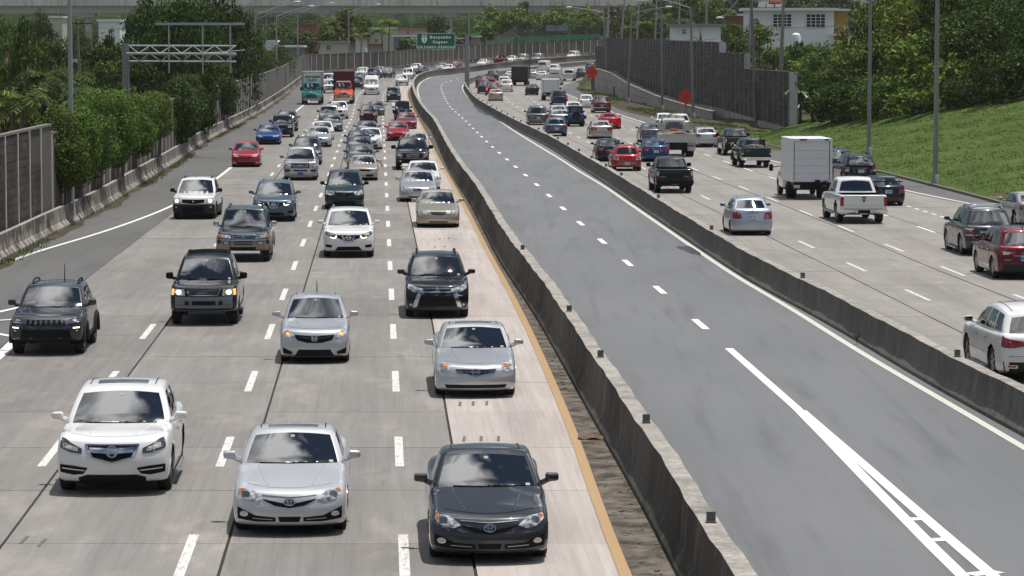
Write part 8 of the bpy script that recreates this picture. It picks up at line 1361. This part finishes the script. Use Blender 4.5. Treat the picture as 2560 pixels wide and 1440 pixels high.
mb = MB(); mb.box((B_(1503, 90)[0], .4, (ztop(90, Y) + zg) / 2), (.7, .9, ztop(90, Y) - zg)); put('pier', mb.mesh('pier', [FLYD]), t)
# houses -------------------------------------------------------------------
WALLW, WALLC, WALLO = mat('white house paint', (.88, .90, .94), .7), mat('cream house paint', (.52, .50, .42), .8), mat('orange house paint', (.60, .36, .10), .7); ROOFR, SHUT, WIND = mat('rust roof', (.30, .12, .07), .8), mat('window grille', (.10, .11, .13), .6), mat('dark window', (.02, .022, .028), .2)
def house(label, Y, px0, px1, ytop, ybot, wall, roofm, wins=(), over=.4, depth=8, roofh=.3, name='house', group=None, slope=0):
    x0, x1, zt, zb = at_px(px0, Y), at_px(px1, Y), ztop(ytop, Y), ztop(ybot, Y); zg = float(g(Y) + hill((x0 + x1) / 2, Y)); zb = min(zb, zg); t = thing(name, label, 'house', (x0, Y, 0), 0, group); w_ = x1 - x0
    mb = MB(); mb.box((w_ / 2, depth / 2, (zt + zb - 1) / 2), (w_, depth, zt - zb + 1)); put('wall', mb.mesh('wall', [wall]), t); mb = MB(); mb.box((w_ / 2, depth / 2 - over / 2, zt + roofh / 2 + .003), (w_ + over * 2, depth + over, roofh)); put('roof', mb.mesh('roof', [roofm]), t)
    for a, b, c, d in wins:
        fx0, fx1, fz1, fz0 = at_px(a, Y) - x0, at_px(b, Y) - x0, ztop(c, Y), ztop(d, Y); mb = MB(); mb.box(((fx0 + fx1) / 2, -.02, (fz0 + fz1) / 2), (fx1 - fx0, .1, fz1 - fz0)); f = put('window', mb.mesh('window', [WIND]), t); nx = max(2, int((fx1 - fx0) / .45)); nz = max(2, int((fz1 - fz0) / .32)); mb = MB()
        for i in range(nx + 1): mb.box((fx0 + (fx1 - fx0) * i / nx, -.09, (fz0 + fz1) / 2), (.07, .05, fz1 - fz0))
        for i in range(nz + 1): mb.box(((fx0 + fx1) / 2, -.092, fz0 + (fz1 - fz0) * i / nz), (fx1 - fx0, .05, .06))
        put('window_frame', mb.mesh('window_frame', [wall]), f)
    return t, x0
Y = 350; t, x0 = house('white two-storey house with grilled windows and an orange balcony end', Y, 1868, 2082, 27, 100, WALLW, WALLW, [(1930, 1976, 36, 67), (2013, 2060, 36, 68)], .5, 7)
xo = at_px(2100, Y) - x0; mb = MB(); mb.box((at_px(2101, Y) - x0, 4, (ztop(28, Y) + ztop(100, Y)) / 2), (at_px(2120, Y) - at_px(2082, Y), 5, ztop(28, Y) - ztop(100, Y))); put('balcony_wall', mb.mesh('balcony_wall', [WALLO]), t); mb = MB(); mb.box((at_px(2108, Y) - x0, 3, ztop(25, Y)), (at_px(2143, Y) - at_px(2070, Y), 6, .22)); put('balcony_roof', mb.mesh('balcony_roof', [WALLW]), t)
for i in range(15): mb = MB(); mb.tube([(at_px(2083 + i * 4.2, Y) - x0, -.3, ztop(86, Y)), (at_px(2083 + i * 4.2, Y) - x0, -.3, ztop(70, Y))], .02, 4); put('balcony_bar', mb.mesh('balcony_bar', [SHUT]), t)
mb = MB(); mb.tube([(at_px(2082, Y) - x0, -.3, ztop(70, Y)), (at_px(2143, Y) - x0, -.3, ztop(70, Y))], .03, 5); put('balcony_rail', mb.mesh('balcony_rail', [SHUT]), t); mb = MB(); mb.box((at_px(2105, Y) - x0, .5, ztop(87, Y)), (at_px(2150, Y) - at_px(2080, Y), 2, .2)); put('balcony_floor', mb.mesh('balcony_floor', [WALLW]), t)
t2 = thing('solar_panel', 'dark tilted solar water panels on the flat roof of the white house', 'solar panel', (at_px(1925, Y), Y + 2, ztop(27, Y) + .3))
for i in range(3): mb = MB(); mb.add([(-1.3 + i * .95, 0, .1), (-.5 + i * .95, 0, .1), (-.35 + i * .95, .6, .75), (-1.15 + i * .95, .6, .75)], [(0, 1, 2, 3)]); put('panel', mb.mesh('panel', [WIND]), t2)
t2 = thing('water_tank', 'white roof tank with red-brown base above the white house', 'tank', (at_px(1940, Y), Y + 3, ztop(22, Y))); mb = MB(); mb.tube([(0, 0, 1.0), (0, 0, 1.9)], .55, 14); put('tank', mb.mesh('tank', [WALLW], True, 50), t2); mb = MB(); mb.box((0, 0, .85), (1.4, 1.2, .3)); put('stand', mb.mesh('stand', [ROOFR]), t2)
for x in (-.6, .6): mb = MB(); mb.box((x, 0, .3), (.08, .08, .9)); put('leg', mb.mesh('leg', [GALV]), t2)
t2 = thing('garden_tank', 'white domed tank in the bushes below the white house', 'tank', (at_px(1988, 330), 330, ztop(112, 330))); mb = MB(); mb.tube([(0, 0, -1), (0, 0, .75), (0, 0, 1.1), (0, 0, 1.25)], [.5, .5, .42, .12], 16); put('tank', mb.mesh('tank', [WALLW], True, 50), t2)
house('low white house with a small dark window above the sound wall', 395, 1680, 1800, 66, 110, WALLW, mat('grey flat roof', (.30, .29, .27), .9), [(1704, 1714, 73, 85)], .5, 7)
house('rust-brown house wall behind the wooden pole', 470, 1812, 1858, 40, 100, mat('rust wall', (.25, .12, .08), .9), WALLW, (), .3, 6)
HG = 'houses beyond the far wall'
for Y, a, b, c, d, wl, rf, wn, lb in ((580, 802, 868, 107, 150, WALLC, mat('pale green trim', (.30, .38, .30), .8), [(818, 828, 114, 124)], 'cream low house with one small window beyond the far wall'), (600, 870, 955, 113, 150, mat('grey render', (.33, .32, .31), .9), ROOFR, (), 'grey house with rust-red roof edge beyond the far wall'), (640, 920, 990, 72, 150, WALLC, WALLW, [(930, 938, 79, 86), (938, 946, 98, 105)], 'cream two-storey house behind the palms'), (660, 985, 1068, 74, 150, mat('pale pink wall', (.55, .46, .42), .8), mat('pink roof', (.52, .26, .18), .8), [(1018, 1024, 78, 84)], 'pinkish house with salmon roof line left of the green sign'), (640, 1135, 1200, 93, 150, mat('dusty pink wall', (.42, .30, .28), .8), WALLW, (), 'dusty pink house right of the green sign'), (690, 826, 858, 80, 150, WALLO, mat('tan roof', (.35, .25, .2), .8), [(834, 848, 86, 100)], 'orange house frame left of the lamp post'), (680, 752, 796, 62, 150, mat('terracotta wall', (.30, .12, .09), .9), ROOFR, (), 'terracotta roofed house behind the left street lamps'), (560, 648, 690, 105, 150, WALLW, WALLW, (), 'long white roof among the bushes left'), (560, 690, 758, 118, 150, mat('shed grey', (.2, .2, .2), .8), WALLW, (), 'white awning roof on posts left of the far wall'), (590, 985, 1040, 92, 150, mat('blue grey wall', (.26, .28, .34), .8), WALLW, [(1000, 1020, 100, 106)], 'low white-roofed building left of the green sign'), (585, 890, 915, 97, 140, WALLW, WALLW, (), 'small white wall behind the short palm')): house(lb, Y, a, b, c, d, wl, rf, wn, .3, 7, .3, 'house', HG)
Y = 720; t = thing('billboard_tower', 'bright lime-green tower sign with an orange-red band', 'sign', (at_px(917, Y), Y, float(g(Y)))); zz = lambda py: ztop(py, Y) - float(g(Y)); mb = MB(); mb.box((0, 0, (zz(52) + zz(100)) / 2), (2.9, .8, zz(52) - zz(100))); put('panel', mb.mesh('panel', [mat('lime green', (.12, .50, .05), .6)]), t); mb = MB(); mb.box((-.1, -.45, zz(59)), (2.9, .1, .5)); put('band', mb.mesh('band', [mat('orange red band', (.55, .10, .03), .6)]), t); mb = MB(); mb.box((0, 0, zz(100) / 2), (.5, .5, zz(100))); put('leg', mb.mesh('leg', [GALV]), t)
Y = 700; t = thing('lime_canopy', 'lime-green canopy fascia right of the green sign', 'canopy', (at_px(1172, Y), Y, float(g(Y)))); mb = MB(); mb.box((0, 0, ztop(87, Y) - float(g(Y))), (5.0, 3, .8)); put('fascia', mb.mesh('fascia', [mat('lime green', (.12, .5, .05))]), t)
for x in (-2, 2): mb = MB(); mb.box((x, 0, (ztop(90, Y) - float(g(Y))) / 2), (.25, .25, ztop(90, Y) - float(g(Y)))); put('post', mb.mesh('post', [GALV]), t)
house('white and orange house glimpsed at the left edge', 380, -30, 14, 112, 150, mat('orange brown wall', (.45, .2, .1), .8), WALLW, (), .2, 6, .3, 'house', 'houses behind the left trees'); house('yellow-walled house behind the tall lamp pole', 330, 130, 190, 156, 190, mat('mustard wall', (.46, .33, .14), .8), WALLW, (), .2, 6, .3, 'house', 'houses behind the left trees'); house('white house glimpsed between the left trees', 420, 250, 303, 54, 110, WALLW, WALLW, (), .2, 6, .3, 'house', 'houses behind the left trees'); house('pale house far below the left part of the flyover', 560, 122, 160, 45, 100, WALLC, WALLW, (), .2, 6, .3, 'house', 'houses behind the left trees')
# cables
for a, b, lb in (((595, 62, 430), (873, 35, 545), 'thin cable sagging past the far left street lamps'), ((760, 140, 500), (1170, 140, 560), 'thin dark cable strung along the far wall'), ((196, 60, 285), (450, 60, 300), 'thin cable from the old wooden pole'), ((1878, 60, 330), (2160, 55, 345), 'thin cable in front of the white house')):
    A, B2 = PY(*a), PY(*b); tt = np.linspace(0, 1, 12); mb = MB(); pts = A + (B2 - A) * tt[:, None]; pts[:, 2] -= .5 * 4 * tt * (1 - tt); mb.tube(pts, .022, 4); o = build(mb, 'cable', mat('cable', (.06, .06, .06), .8)); o['label'] = lb; o['category'] = 'cable'
# the driver's arm at the window of the old beige sedan
p = P(908, 450); t = thing('person', 'bare arm of a driver resting out of the old beige sedan window', 'person', (p[0] + .80, p[1] + 1.55, .98)); SK = mat('skin', (.30, .16, .11), .6); mb = MB(); mb.tube([(-.12, .1, .06), (.06, 0, .02), (.16, -.06, -.14), (.18, -.09, -.22)], [.055, .05, .038, .04], 8)
for k in range(4): mb.tube([(.155 + k * .016, -.09, -.21), (.158 + k * .017, -.105, -.28), (.152 + k * .017, -.10, -.31)], [.011, .010, .008], 5)
mb.tube([(.15, -.06, -.2), (.125, -.05, -.25)], [.012, .009], 5); put('arm', mb.mesh('arm', [SK], True, 80), t)
# ================================================================ AIR
mb = MB(); mb.box((0, 550, 35), (3200, 3500, 76)); hz = build(mb, 'haze', bpy.data.materials.new('haze'), kind='stuff'); hm = hz.data.materials[0]; hm.use_nodes = True; ht = hm.node_tree; ht.nodes.clear()
ho = ht.nodes.new('ShaderNodeOutputMaterial'); hv = ht.nodes.new('ShaderNodeVolumePrincipled'); hv.inputs['Color'].default_value = (.93, .95, 1, 1); hv.inputs['Density'].default_value = .00006; hv.inputs['Anisotropy'].default_value = .2; ht.links.new(hv.outputs[0], ho.inputs['Volume'])
